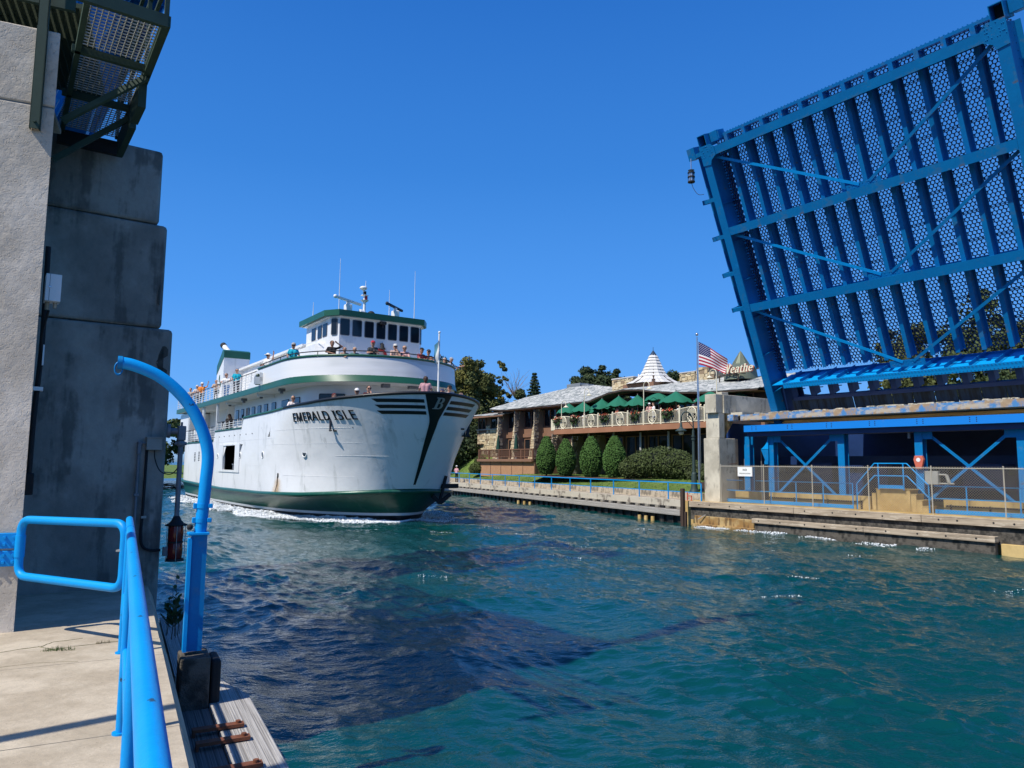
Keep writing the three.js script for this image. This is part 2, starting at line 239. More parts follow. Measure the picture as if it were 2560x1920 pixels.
{ // timbers on the water side
  const planks = [['timber_plank', box(.51, .83, .80, 1.02, -8.05, 5), 'weathered inner timber along the foot of the near walkway, painted dark for its shade'], ['timber_plank', (() => { const s = new THREE.Shape(); s.moveTo(.85, 5); s.lineTo(1.19, 5); s.lineTo(1.19, -7.5); s.lineTo(1.04, -8.02); s.lineTo(.85, -8.05); s.closePath(); return new THREE.ExtrudeGeometry(s, { depth: .22, bevelEnabled: true, bevelSize: .012, bevelThickness: .012, bevelSegments: 1 }).rotateX(Math.PI / 2).translate(0, 1.03, 0); })(), 'broad grey outer timber at the water edge with a chamfered end'], ['timber_plank', box(.62, .98, .82, 1.06, -11.5, -8.35), 'short grey timber beyond the blue lamp post base']];
  planks.forEach(([n, s, l], i) => NW.lone(n, s, i ? M.greyWood : M.shadeWood, l, 'timber', null));
  const g = NW.group('fender_pile'); mesh('pile', rbox(.58, .83, -.6, 1.47, -7.66, -7.30, .02), M.darkWood, g); mesh('rubber_block', rbox(.84, .93, .78, 1.42, -7.70, -7.36, .03), M.matteBlack, g); mesh('bolt', cyl(v(.925, 1.28, -7.55), v(.945, 1.28, -7.55), .02), M.galv, g);
  NW.place(g, 'dark square timber pile under the blue curved pole', 'pile');
  [[6.62, 'upper'], [6.30, 'middle'], [5.72, 'nearest']].forEach(([a, w], i) => { const b = NW.group('rusty_bracket'); mesh('strap', [box(.66, 1.03, 1.053, 1.078, -a - .038, -a + .038), box(.64, .66, .9, 1.078, -a - .038, -a + .038)], M.rust, b); mesh('bolt', [new THREE.CylinderGeometry(.022, .022, .02, 6).translate(.985, 1.088, -a)], M.rust, b); NW.place(b, 'rusty steel strap with bolt across the grey timber, ' + ['farthest', 'middle one', 'nearest to the viewer'][i] + ' of three', 'bracket', 'rusty straps on the timber'); });
}
{ // foreground pipe railing
  const g = NW.group('pipe_railing'), e = -7.2;
  mesh('top_rail', [cyl(v(.055, 2.7, 3), v(.11, 2.7, e), .028, .028, 20), ball(.11, 2.7, e, .028, 16, 10)], M.blueBright, g);
  for (const a of [6.15, 1.2]) mesh('coupling', cyl(v(.07 + .0055 * a, 2.7, -a + .015), v(.07 + .0055 * a, 2.7, -a - .015), .031, .031, 20), M.blueBright, g);
  for (const y of [2.07]) mesh('lower_rail', cyl(v(.085, y, 3), v(.11, y, e + .02), .022, .022, 14), M.blueBright, g);
  for (const a of [7.17, 5.1, 3.0, .9, -1.2]) mesh('post', [cyl(v(.075 + .0045 * a, 1.6, -a), v(.072 + .0053 * a, 2.69, -a), .025, .025, 14), cyl(v(.075 + .0045 * a, 1.6, -a), v(.075 + .0045 * a, 1.612, -a), .045, .045, 14)], M.blueBright, g);
  NW.place(g, 'blue painted pipe railing running along the foreground walkway edge', 'railing');
  // gate loop fixed to the lit pier wall
  const p0 = v(-4.57, 0, -7.02), p1 = v(-3.29, 0, -6.42), at = (t, y) => p0.clone().lerp(p1, t).setY(y);
  const W = new Frame(0, 0, 0), l = W.group('pipe_gate'), pts = [], cs = [[0, 2.13], [1, 2.12], [1, 2.665], [0, 2.645]], rt = .085, ry = .12;
  const loop = new THREE.CurvePath(), corner = i => cs[(i + 4) % 4];
  for (let i = 0; i < 4; i++) { const c = corner(i), a = corner(i - 1), b = corner(i + 1), f = (m, n) => { const d = [n[0] - m[0], n[1] - m[1]], q = Math.abs(d[0]) > .5 ? rt : ry / Math.abs(d[1]); return [m[0] + d[0] * q, m[1] + d[1] * q]; }; const s = f(c, a), e2 = f(c, b), n = f(b, c); loop.add(new THREE.QuadraticBezierCurve3(at(...s), at(...c), at(...e2))); loop.add(new THREE.LineCurve3(at(...e2), at(...n))); }
  mesh('loop', new THREE.TubeGeometry(loop, 160, .037, 14, true), M.blueBright, l);
  mesh('sleeve', [cyl(at(0, 2.30), at(0, 2.50), .043, .043, 14)], M.blueBright, l); mesh('latch', [box(-.055, .06, -.008, .008, -.03, .03).applyMatrix4(new THREE.Matrix4().setPosition(at(1, 2.44))), cyl(at(1, 2.36).add(v(.03, 0, 0)), at(1, 2.46).add(v(.03, 0, 0)), .008)], M.galv, l);
  W.place(l, 'blue rounded pipe gate between the railing and the lit concrete wall', 'gate');
}
// ================= LEFT PIER
const LW = new Frame(-4.634, -7.123, 24);  // the lit wall: x along its face, z out of it
{
  const g = LW.group('concrete_pier');
  const blk = (y0, y1) => { const s = new THREE.Shape(); [[-5, 0], [0, 0], [-.40, 2.3], [-5, 2.3]].forEach(([a, b], i) => i ? s.lineTo(a, b) : s.moveTo(a, b)); s.closePath(); return new THREE.ExtrudeGeometry(s, { depth: y1 - y0 - .024, bevelEnabled: true, bevelSize: .012, bevelThickness: .012, bevelSegments: 1, bevelOffset: -.012 }).rotateX(-Math.PI / 2).translate(0, y0 + .012, 0); };
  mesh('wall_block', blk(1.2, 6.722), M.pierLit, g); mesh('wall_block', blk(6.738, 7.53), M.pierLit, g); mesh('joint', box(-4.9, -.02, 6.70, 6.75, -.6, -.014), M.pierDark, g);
  LW.place(g, 'tall sunlit concrete bridge pier wall at the left edge of the view', 'pier');
  const patchM = S({ map: tex(512, i => mix3([.04, .04, .035], [.10, .095, .08], F2[i]), .7), roughness: 1 }), h = BR.group('stepped_pier');
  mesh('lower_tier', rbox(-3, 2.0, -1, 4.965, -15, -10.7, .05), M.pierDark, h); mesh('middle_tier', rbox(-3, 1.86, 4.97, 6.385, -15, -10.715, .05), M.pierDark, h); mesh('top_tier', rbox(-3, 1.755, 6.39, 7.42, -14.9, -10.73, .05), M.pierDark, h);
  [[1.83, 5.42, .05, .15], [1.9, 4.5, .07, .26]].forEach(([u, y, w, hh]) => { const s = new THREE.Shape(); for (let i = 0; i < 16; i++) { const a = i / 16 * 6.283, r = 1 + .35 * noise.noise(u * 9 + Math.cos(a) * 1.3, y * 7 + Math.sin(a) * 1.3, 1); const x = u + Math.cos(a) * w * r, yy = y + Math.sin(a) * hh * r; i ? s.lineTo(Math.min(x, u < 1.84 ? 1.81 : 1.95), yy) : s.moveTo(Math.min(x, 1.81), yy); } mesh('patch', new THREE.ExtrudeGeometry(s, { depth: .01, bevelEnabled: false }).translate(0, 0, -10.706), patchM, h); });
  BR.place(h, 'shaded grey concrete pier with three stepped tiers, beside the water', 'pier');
}
{ // boxes, conduits and the red lantern on the pier
  const f = -10.7 + .001;
  let g = BR.group('junction_box'); mesh('box', rbox(1.745, 1.93, 3.34, 3.505, f, f + .1, .008), M.greyBox, g); mesh('lid', rbox(1.738, 1.937, 3.495, 3.512, f, f + .11, .004), M.greyBox, g); mesh('nipple', cyl(v(1.69, 3.43, f + .05), v(1.745, 3.43, f + .05), .014), M.greyPipe, g);
  BR.place(g, 'square grey electrical box high on the shaded pier, beside the grey conduit', 'box');
  g = BR.group('conduit'); mesh('pipe', [cyl(v(1.665, 3.28, f + .04), v(1.665, 1.6, f + .04), .019, .019, 12)], M.greyPipe, g); mesh('elbow', [rbox(1.64, 1.69, 3.28, 3.44, f + .012, f + .075, .012), rbox(1.64, 1.70, 3.40, 3.45, f + .012, f + .075, .012)], M.greyPipe, g); for (const y of [2.75, 2.12]) mesh('clamp', box(1.635, 1.695, y, y + .03, f, f + .065), M.greyPipe, g);
  BR.place(g, 'straight grey conduit pipe with an elbow on the shaded pier', 'conduit');
  g = BR.group('cable'); mesh('cable', tube([v(1.76, 3.34, f + .03), v(1.76, 3.1, f + .025), v(1.755, 2.5, f + .025), v(1.75, 2.25, f + .025), v(1.78, 2.1, f + .03), v(1.86, 2.05, f + .04), v(1.99, 2.045, f + .05)], .017, 8, 60), M.matteBlack, g); mesh('clamp', box(1.74, 1.80, 2.46, 2.49, f, f + .05), M.galv, g);
  BR.place(g, 'black cable running down the pier and curving toward the red lantern', 'cable');
  g = BR.group('loose_cable'); mesh('cable', tube([v(1.85, 3.34, f + .04), v(1.86, 3.22, f + .06), v(1.93, 3.06, f + .12), v(2.04, 3.03, .02 - 10.55), v(2.11, 3.12, -10.47), v(2.13, 3.3, -10.44), v(2.13, 3.45, -10.42)], .007, 6, 50), M.matteBlack, g); BR.place(g, 'thin black cable sagging from the grey box to the lantern pole', 'cable');
  // navigation lantern
  g = BR.group('red_lantern'); const X = 2.125, Z = -10.45;
  mesh('pole', [cyl(v(X, 2.46, Z), v(X, 3.42, Z), .031, .031, 14)], M.greyPipe, g);
  mesh('joint', [ball(X, 3.43, Z, .055, 12, 8), cyl(v(X - .07, 3.43, Z), v(X + .07, 3.43, Z), .022, .022, 8)], M.greyPipe, g);
  mesh('bracket', [cyl(v(1.98, 3.59, Z - .05), v(X, 3.59, Z), .042, .042, 12), rbox(X - .045, X + .05, 3.47, 3.66, Z - .05, Z + .05, .012), cyl(v(1.96, 3.59, Z - .055), v(2.0, 3.59, Z - .05), .09, .09, 14), cyl(v(X, 3.66, Z), v(X, 3.71, Z), .014)], M.greyPipe, g);
  mesh('hood', new THREE.LatheGeometry([[0, 2.50], [.04, 2.49], [.05, 2.46], [.065, 2.43], [.10, 2.395], [.135, 2.385], [.135, 2.37], [0, 2.37]].map(p => new THREE.Vector2(...p)), 24).translate(X, 0, Z), M.matteBlack, g);
  for (const [y0, y1] of [[2.17, 2.37], [1.95, 2.15]]) mesh('lens', [new THREE.LatheGeometry(Array.from({ length: 25 }, (_, i) => new THREE.Vector2(.083 + (i % 2 ? .004 : 0) + .008 * Math.sin(i / 24 * Math.PI), lerp(y0, y1, i / 24))), 32).translate(X, 0, Z)], M.redGlass, g);
  mesh('lamp_core', [cyl(v(X, 1.95, Z), v(X, 2.37, Z), .02)], M.matteBlack, g);
  mesh('back_shield', new THREE.CylinderGeometry(.1, .1, .42, 16, 1, true, 2.0, 2.2).translate(X, 2.16, Z), S({ color: lin(.01, .01, .011), side: THREE.DoubleSide, roughness: .8 }), g);
  mesh('band', [new THREE.CylinderGeometry(.092, .092, .022, 24).translate(X, 2.16, Z)], M.matteBlack, g); mesh('base', [new THREE.CylinderGeometry(.105, .115, .03, 24).translate(X, 1.935, Z)], M.matteBlack, g);
  for (let i = 0; i < 5; i++) { const a = i / 5 * 6.283 + .4; mesh('guard_rod', cyl(v(X + .115 * Math.cos(a), 1.93, Z + .115 * Math.sin(a)), v(X + .115 * Math.cos(a), 2.385, Z + .115 * Math.sin(a)), .0045, .0045, 6), M.galv, g); }
  mesh('side_box', rbox(1.985, 2.06, 1.99, 2.10, Z - .06, Z + .02, .006), M.greyPipe, g);
  BR.place(g, 'red navigation lantern hanging on a grey pole beside the shaded pier', 'lantern');
  // inside corner: white box and the black cable above and below it
  g = BR.group('white_box'); mesh('cabinet', rbox(.42, .56, 4.83, 5.115, -9.05, -8.86, .006), M.whiteP, g); mesh('door_seam', box(.455, .459, 4.83, 5.115, -8.862, -8.858), M.greyPipe, g); mesh('latch', rbox(.445, .475, 4.965, 4.985, -8.862, -8.85, .004), M.chrome, g); mesh('fitting', [cyl(v(.45, 4.75, -8.95), v(.45, 4.83, -8.95), .02), cyl(v(.52, 4.77, -8.95), v(.52, 4.83, -8.95), .018)], M.tanWood, g);
  BR.place(g, 'small white electrical cabinet in the corner between the two concrete piers', 'box');
  g = BR.group('corner_cable'); mesh('cable', [tube([v(.44, 5.5, -9.3), v(.445, 5.1, -9.3), v(.45, 4.4, -9.3), v(.43, 3.6, -9.35), v(.43, 3.05, -9.4)], .026, 8, 40), tube([v(.47, 4.75, -9.0), v(.44, 4.5, -9.2), v(.46, 4.25, -9.28), v(.44, 4.0, -9.3)], .012, 6, 30)], M.matteBlack, g); mesh('plug', rbox(.385, .475, 2.83, 3.06, -9.46, -9.36, .01), M.matteBlack, g); mesh('clip', box(.40, .49, 3.93, 3.97, -9.36, -9.26), M.whiteP, g); mesh('clip', box(.46, .475, 4.2, 4.42, -9.26, -9.24), M.whiteP, g);
  BR.place(g, 'thick black cable hanging down the corner of the pier below the white cabinet', 'cable');
}
{ // green steel platform over the recess, its braces, and gratings
  const g = BR.group('steel_platform'), y = 7.35;
  mesh('edge_beam', [bar(v(.0, y, -7.32), v(1.16, y, -7.32), .05, .12)], M.greenSteel, g); mesh('edge_beam', bar(v(1.15, y, -7.3), v(1.2, y, -10.6), .07, .11), M.greenSteel, g); mesh('edge_beam', bar(v(.5, y, -7.4), v(.55, y, -10.6), .05, .09), M.greenSteel, g);
  for (const z of [-8.35, -9.45]) mesh('cross_beam', bar(v(.46, y - .01, z), v(1.2, y - .01, z), .055, .07), M.greenSteel, g);
  mesh('end_beam', box(.5, 1.24, 7.16, 7.34, -10.62, -10.55), M.matteBlack, g);
  for (const [a, b] of [[7.36, 8.32], [8.38, 9.42], [9.48, 10.54]]) { const L = []; for (let x = .54; x < 1.15; x += .05) L.push(box(x, x + .007, y + .03, y + .046, -b, -a)); for (let z = a; z < b; z += .062) L.push(box(.5, 1.17, y + .032, y + .044, -z - .007, -z)); mesh('grating_panel', L, M.gratGalv ??= S({ color: lin(.30, .31, .27), roughness: .7 }), g); }
  mesh('brace', bar(v(.45, 6.72, -8.75), v(1.17, y - .07, -8.4), .045, .06), M.greenSteel, g); mesh('brace', bar(v(.43, 6.55, -9.5), v(1.2, y - .07, -9.47), .045, .06), M.greenSteel, g);
  mesh('hanging_plate', [box(1.12, 1.2, 7.02, 7.3, -9.1, -8.6), box(1.14, 1.21, 7.05, 7.28, -10.3, -9.3)], M.greenSteel, g);
  for (const z of [-7.33, -8.4, -9.5, -10.5]) mesh('rail_post', box(1.13, 1.17, y, 8.5, z - .02, z + .02), M.greenSteel, g);
  for (const yy of [7.8, 8.15, 8.5]) mesh('rail', bar(v(1.15, yy, -7.3), v(1.17, yy, -10.55), .035, .035), M.greenSteel, g);
  BR.place(g, 'dark green steel platform with open gratings over the gap between the piers', 'platform');
  const h = LW.group('steel_walk'), L = []; for (let x = -3; x < .2; x += .075) L.push(box(x, x + .012, 7.90, 7.96, -2.2, -.12)); for (let z = -2.2; z < -.12; z += .028) L.push(box(-3, .2, 7.904, 7.956, z, z + .008));
  mesh('grating_panel', L, S({ color: lin(.05, .075, .04), roughness: .8 }), h); mesh('edge_beam', bar(v(-3.2, 7.9, -.08), v(.1, 7.9, -.08), .05, .14), M.greenSteel, h);
  mesh('hanger', [box(-.195, -.105, 6.46, 8.6, .055, .065), box(-.195, -.187, 6.46, 8.6, .004, .065), box(-.113, -.105, 6.46, 8.6, .004, .065)], M.greenSteel, h); mesh('bolt', cyl(v(-.15, 6.53, .066), v(-.15, 6.53, .085), .014, .014, 6), M.greenSteel, h);
  mesh('hanger', [box(-1.6, -1.51, 6.46, 8.6, .055, .065), box(-1.6, -1.592, 6.46, 8.6, .004, .065)], M.greenSteel, h); mesh('rail', [bar(v(-3.2, 8.6, .06), v(.1, 8.6, .06), .04, .04), bar(v(-3.2, 8.15, .06), v(.1, 8.15, .06), .03, .03)], M.greenSteel, h);
  LW.place(h, 'green steel walk with grating and a hanging bracket on top of the lit pier', 'platform');
  const p = LW.group('wall_clamp'); for (const y0 of [2.37, 2.205]) { mesh('plate', rbox(-.9, .03, y0, y0 + .145, .002, .022, .006), M.blueBright, p); for (let k = 0; k < 8; k++) for (const dy of [.04, .105]) mesh('bolt', [new THREE.CylinderGeometry(.014, .016, .02, 6).rotateX(Math.PI / 2).translate(-.05 - k * .075, y0 + dy, .032)], M.blueBright, p); }
  LW.place(p, 'two blue bolted plates holding the pipe gate to the lit pier', 'bracket');
}
{ // house added up out of view to keep the sun off the stepped pier
  const g = BR.group('added_shade_house'); mesh('wall', box(-4.5, -.3, 8.9, 12.2, -13, -9.4), M.abut, g); mesh('roof', box(-4.8, -.1, 12.2, 12.5, -13.3, -9.2), M.greenSteel, g); for (const z of [-10.2, -11.2, -12.2]) mesh('window', box(-.31, -.27, 10, 11.4, z - .35, z + .35), M.glass, g);
  BR.place(g, 'unseen house added above the left pier to shade the stepped tiers', 'house');
}
{ // curved blue pole on its square post
  const g = NW.group('curved_pole'), z = -7.47;
  const post = []; post.push(box(.63, .76, 1.50, 2.53, z - .055, z + .055)); mesh('square_post', post, M.blue, g); mesh('flange', [box(.60, .63, 1.5, 2.5, z - .035, z + .075)], M.blueBright, g); mesh('cap_plate', rbox(.595, .775, 2.53, 2.552, z - .075, z + .085, .004), M.blueBright, g);
  mesh('pipe', tube([v(.70, 2.54, z), v(.712, 2.75, z), v(.725, 3.0, z), v(.73, 3.28, z), v(.66, 3.52, z), v(.51, 3.77, z), v(.29, 3.965, z), v(.06, 4.06, z), v(-.03, 4.075, z)], .054, 18, 90), M.blueBright, g);
  for (const [x, y] of [[.71, 2.79], [.705, 2.66]]) mesh('clamp', [cyl(v(x, y - .02, z), v(x, y + .02, z), .059, .059, 18), rbox(x - .08, x - .05, y - .025, y + .025, z - .02, z + .03, .006), rbox(x + .045, x + .085, y - .02, y + .02, z, z + .05, .006)], M.blueBright, g);
  mesh('hook', new THREE.TorusGeometry(.045, .009, 8, 20).scale(.7, 1.2, 1).translate(-.05, 4.02, z), M.blue, g); mesh('end_cap', cyl(v(-.06, 4.075, z), v(-.02, 4.075, z), .06, .06, 16), M.blue, g); mesh('nut', [ball(.61, 2.60, z + .02, .028)], M.matteBlack, g);
  NW.place(g, 'bright blue curved pipe pole on a square post at the water edge', 'pole');
  // leafy weed between the pier and the pole
  const L = [], st = []; for (let i = 0; i < 9; i++) { const x0 = .66 + rnd(-.09, .09), z0 = -9.6 + rnd(-.4, .3), h = i ? rnd(.12, .34) : .5; st.push(cyl(v(x0, 1.2, z0), v(x0 + rnd(-.03, .03), 1.4 + h, z0), .004, .002, 5)); for (let k = 0; k < 9; k++) { const y = 1.3 + h * (k + 1) / 9 + (k === 8 ? .05 : 0), a = k * 2.4 + i, r = .07 * (1.1 - k / 13), w = .045; const q = new THREE.Shape(); q.moveTo(0, 0); q.quadraticCurveTo(w, r, 0, r * 2); q.quadraticCurveTo(-w, r, 0, 0); L.push(new THREE.ShapeGeometry(q, 4).rotateX(-1.1 + rnd(.5)).rotateY(a).translate(x0, y, z0)); } }
  const p = NW.group('weed'); mesh('stem', st, S({ color: lin(.08, .05, .02), roughness: .9 }), p); const m = mesh('foliage', L, S({ color: lin(.025, .06, .012), roughness: .8, side: THREE.DoubleSide }), p); m.userData.kind = 'stuff'; NW.place(p, 'leafy green weed growing at the pier foot beside the blue post', 'weed');
}
{ // a pole behind the left edge of the view: its shadow lies across the walkway
  const g = NW.group('light_pole'); mesh('pole', cyl(v(-3.3, 1.6, -4.7), v(-3.3, 7.2, -4.7), .075, .06, 12), M.greenSteel, g); mesh('base', cyl(v(-3.3, 1.6, -4.7), v(-3.3, 1.7, -4.7), .15, .13, 12), M.greenSteel, g); mesh('lamp_head', new THREE.CylinderGeometry(.1, .2, .3, 12).translate(-3.3, 7.3, -4.7), M.matteBlack, g);
  NW.place(g, 'dark steel light pole on the walkway beyond the left edge', 'lamp post');
}
// ================= RIGHT BRIDGE: the raised leaf.  Own axes: x across the leaf (toward the viewer's right), y up along it, z out of its underside
const TILT = 22 * D, Ub = az(54.5), Vb = az(-35.5), uvw = (u, y, w) => Ub.clone().multiplyScalar(u).addScaledVector(Vb, w).setY(y);
const rivet = (x, y, z, r = .022) => new THREE.CylinderGeometry(r * .55, r, r * .8, 6).rotateX(Math.PI / 2).translate(x, y, z + r * .4);
function makeLeaf(half) { // half: near-side leaf, unseen spans cut away to shape its shadow on the water
  const g = new THREE.Group(); g.name = numbered('bascule_leaf');
  const XL = -23.52, XR = -10.22, NB = 13, pitch = (XR - XL) / NB;
  const R = [], full = k => !half || k > 8, GL = x => half && x < -15 ? 4.8 : 14.0;
  for (const x of [XL, XR]) {
    mesh('girder', [box(x - .21, x + .21, -.75, GL(x), -.03, 0), box(x - .02, x + .02, -.75, GL(x), -1.5, -.03), box(x - .21, x + .21, -.75, GL(x), -1.53, -1.5)], M.blue, g);
    const cover = new THREE.Shape(); cover.moveTo(-.2, -.7); cover.lineTo(.2, -.7); cover.lineTo(.2, 7.75); cover.absarc(0, 7.75, .2, 0, Math.PI); cover.closePath();
    mesh('cover_plate', new THREE.ExtrudeGeometry(cover, { depth: .022, bevelEnabled: false }).translate(x, 0, .001), M.blue, g);
    for (let s = -.5; s < 7.9; s += .15) for (const dx of [-.155, -.07, .07, .155]) if ((Math.round(s / .15) + (Math.abs(dx) > .1 ? 0 : 1)) % 2 || dx === .155) R.push(rivet(x + dx, s, .023, .02));
    for (let s = 2; s < 13.5; s += 2.02) mesh('web_stiffener', box(x + (x < -15 ? .02 : -.17), x + (x < -15 ? .17 : -.02), s - .015 - 1, s + .015 - 1, -1.5, -.03), M.blue, g);
    if (half && x < -15) continue;
    // tip corner: gusset plate and open box end
    const gs = new THREE.Shape(), e = x < -15 ? 1 : -1; [[-.24 * e, 13.15], [-.24 * e, 14.1], [.38 * e, 14.1], [.62 * e, 13.92], [.62 * e, 13.5], [.30 * e, 13.3], [.22 * e, 13.1]].forEach(([a, b], i) => i ? gs.lineTo(a, b) : gs.moveTo(a, b)); gs.closePath();
    mesh('gusset', new THREE.ExtrudeGeometry(gs, { depth: .025, bevelEnabled: false }).translate(x, 0, .003), M.blue, g);
    for (let k = 0; k < 26; k++) R.push(rivet(x + e * rnd(-.2, .5), 13.55 + (k % 5) * .12, .028, .021));
    mesh('end_box', [box(x - .24, x - .21, 14.1, 14.62, -.9, -.02), box(x + .21, x + .24, 14.1, 14.62, -.9, -.02), box(x - .24, x + .24, 14.62, 14.65, -.9, -.02), box(x - .24, x + .24, 14.07, 14.1, -.9, -.02), box(x - .21, x + .21, 14.1, 14.62, -.92, -.88)], M.blue, g);
    mesh('end_shade', box(x - .2, x + .2, 14.11, 14.6, -.5, -.48), M.matteBlack, g);
    if (!half) mesh('tip_bumper', [rbox(x + .27, x + .72, 14.15, 14.66, -1.0, -.35, .02), box(x + .72, x + .78, 14.2, 14.6, -.9, -.4)], M.blue, g);
  }
  for (const [s, w] of [[13.7, .4], [9.65, .4], [5.6, .4]]) { const A = half ? XL + 9 * pitch : XL; mesh('floor_beam', [box(A + .22, XR - .22, s - w / 2, s + w / 2, -.035, -.005), box(A + .03, XR - .03, s - .012, s + .012, -1.15, -.035), box(A + .2, XR - .2, s - .12, s + .12, -1.17, -1.15)], M.blue, g); }
  { const s = 1.4; mesh('cross_girder', [box(XL + .9, XR - .2, s - .2, s + .08, -.03, 0), box(XL + .25, XR - .03, s - .015, s + .015, -1.9, -.03), box(XL + .5, XR - .2, s - .03, s + .10, -1.93, -1.9)], M.blueBright, g);
    for (let k = 0; k < 13; k++) { const x = XL + .9 + k * .98; mesh('web_stiffener', [box(x, x + .02, s + .016, s + .19, -1.88, -.04), box(x, x + .14, s + .0155, s + .03, -1.86, -.05)], M.blue, g); }
    for (let x = XL + 1; x < XR - .3; x += .145) { R.push(rivet(x, s + .05, .001, .024), rivet(x + .07, s - .13, .001, .024), rivet(x + .035, s + .01, .001, .02)); R.push(rivet(x, s + .2, -1.895 + .02, .018)); } }
  for (let k = 1; k < NB; k++) { const x = XL + k * pitch; mesh('stringer', [box(x - .09, x + .09, 1.95, full(k) ? 14.28 : 4.8, -.56, -.54), box(x - .012, x + .012, 1.95, full(k) ? 14.28 : 4.8, -1.14, -.56), box(x - .09, x + .09, 1.95, full(k) ? 14.28 : 4.8, -1.16, -1.14)], M.blue, g); }
  if (!half) mesh('tip_lip', [box(XL + .25, XR - .25, 14.30, 14.42, -1.3, -.72), box(XL + .25, XR - .25, 14.28, 14.44, -1.3, -1.27)], M.blue, g);
  for (let x = XL + .35; x < XR - .3; x += .17) R.push(new THREE.CylinderGeometry(.028, .028, .05, 6).translate(x, 14.44, -.8));
  mesh('rivets', R, M.blue, g).userData.kind = 'stuff';
  // diagonal bracing and its gusset plates
  const angle = (a, b) => [bar(a, b, .13, .016, v(0, 0, 1)), bar(a.clone().add(v(0, -.055, -.065)), b.clone().add(v(0, -.055, -.065)), .016, .13, v(0, 0, 1))];
  const xm = -16.3;
  if (!half) for (const [s1, s0] of [[13.45, 9.98], [9.4, 5.93], [5.35, 1.85]]) { mesh('diagonal', angle(v(XL + .3, s1, -.3), v(xm - .25, s0, -.3)), M.blueBright, g); mesh('diagonal', angle(v(xm + .2, s0, -.3), v(XR - .3, s1, -.3)), M.blue, g); mesh('gusset', [box(xm - .85, xm + .7, s0 - .22, s0 + .09, -.335, -.315), ...[-.7, -.55, -.4, -.1, .1, .3, .45].flatMap(d => [rivet(xm + d, s0 + .03, -.315), rivet(xm + d + .05, s0 - .08, -.315)])], M.blue, g); }
  // open steel deck: honeycomb panels
  const hex = [], p = .168, W = pitch - .03, Hh = 1.15; for (let r = 0, y = 0; y < Hh; r++, y = r * p * .866) for (let x = (r % 2 ? p / 2 : 0); x < W; x += p) { for (const a of [0, 60, 120]) { const dx = Math.cos(a * D) * p / 2, dy = Math.sin(a * D) * p / 2, c = Math.cos((a + 90) * D) * p * .289, e = Math.sin((a + 90) * D) * p * .289; hex.push(bar(v(x + dx - c, y + dy - e, 0), v(x + dx + c, y + dy + e, 0), .026, .06, v(0, 0, 1))); } hex.push(new THREE.CylinderGeometry(.036, .036, .02, 6).rotateX(Math.PI / 2).translate(x + p / 2, y + p * .289, 0)); }
  const panel = mesh('grating_panel', [...hex, box(-.01, 0, 0, Hh, -.035, .035), box(0, W, Hh - .01, Hh + .012, -.035, .035)], M.grating);
  for (let k = 0; k < NB; k++) for (let r = 1; r < 12; r++) { if (half && r > (k > 8 ? 9 : 3)) continue; const q = new THREE.Mesh(panel.geometry, M.grating); q.name = 'grating_panel'; q.castShadow = q.receiveShadow = true; q.position.set(XL + k * pitch + .015, .72 + r * 1.14, -1.23); g.add(q); }
  // walkway stubs on the far side
  if (!half) for (const s of [13.84, 11.45, 9.48, 7.5, 5.6]) mesh('outrigger', [box(-24.75, XL - .02, s - .1, s + .1, -.62, -.42), box(-24.75, -24.68, s - .12, s + .12, -1.25, -.42)], M.blue, g);
  if (!half) mesh('walk_fascia', [box(-24.6, -24.54, 2.2, 14.0, -1.35, -.85), box(-24.6, -23.6, 2.2, 14.0, -1.39, -1.35)], M.blue, g);
  if (!half) mesh('tip_block', box(-24.85, -24.4, 13.7, 14.3, -.9, -.4), M.blue, g);
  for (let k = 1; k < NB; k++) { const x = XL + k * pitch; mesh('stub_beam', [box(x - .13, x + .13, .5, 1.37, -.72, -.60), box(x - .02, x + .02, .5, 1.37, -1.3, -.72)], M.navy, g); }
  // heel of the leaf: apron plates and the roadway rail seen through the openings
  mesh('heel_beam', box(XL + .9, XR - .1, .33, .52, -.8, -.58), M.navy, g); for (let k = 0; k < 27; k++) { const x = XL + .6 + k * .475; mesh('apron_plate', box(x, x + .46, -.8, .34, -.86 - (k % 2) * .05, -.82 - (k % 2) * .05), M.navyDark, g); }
  for (let k = 0; k < NB; k++) { const x = XL + k * pitch; mesh('barrier', [.62, .8, .98, 1.16].map(y => box(x + .3, x + .95, y, y + .04, -1.75, -1.7)).concat(box(x + .28, x + .33, .55, 1.2, -1.72, -1.66)), M.galv, g); }
  mesh('heel_plate', box(XL + .03, XL + 1.3, -.75, 1.38, -1.0, -.95), M.navy, g);
  return g;
}
const leaf = makeLeaf();
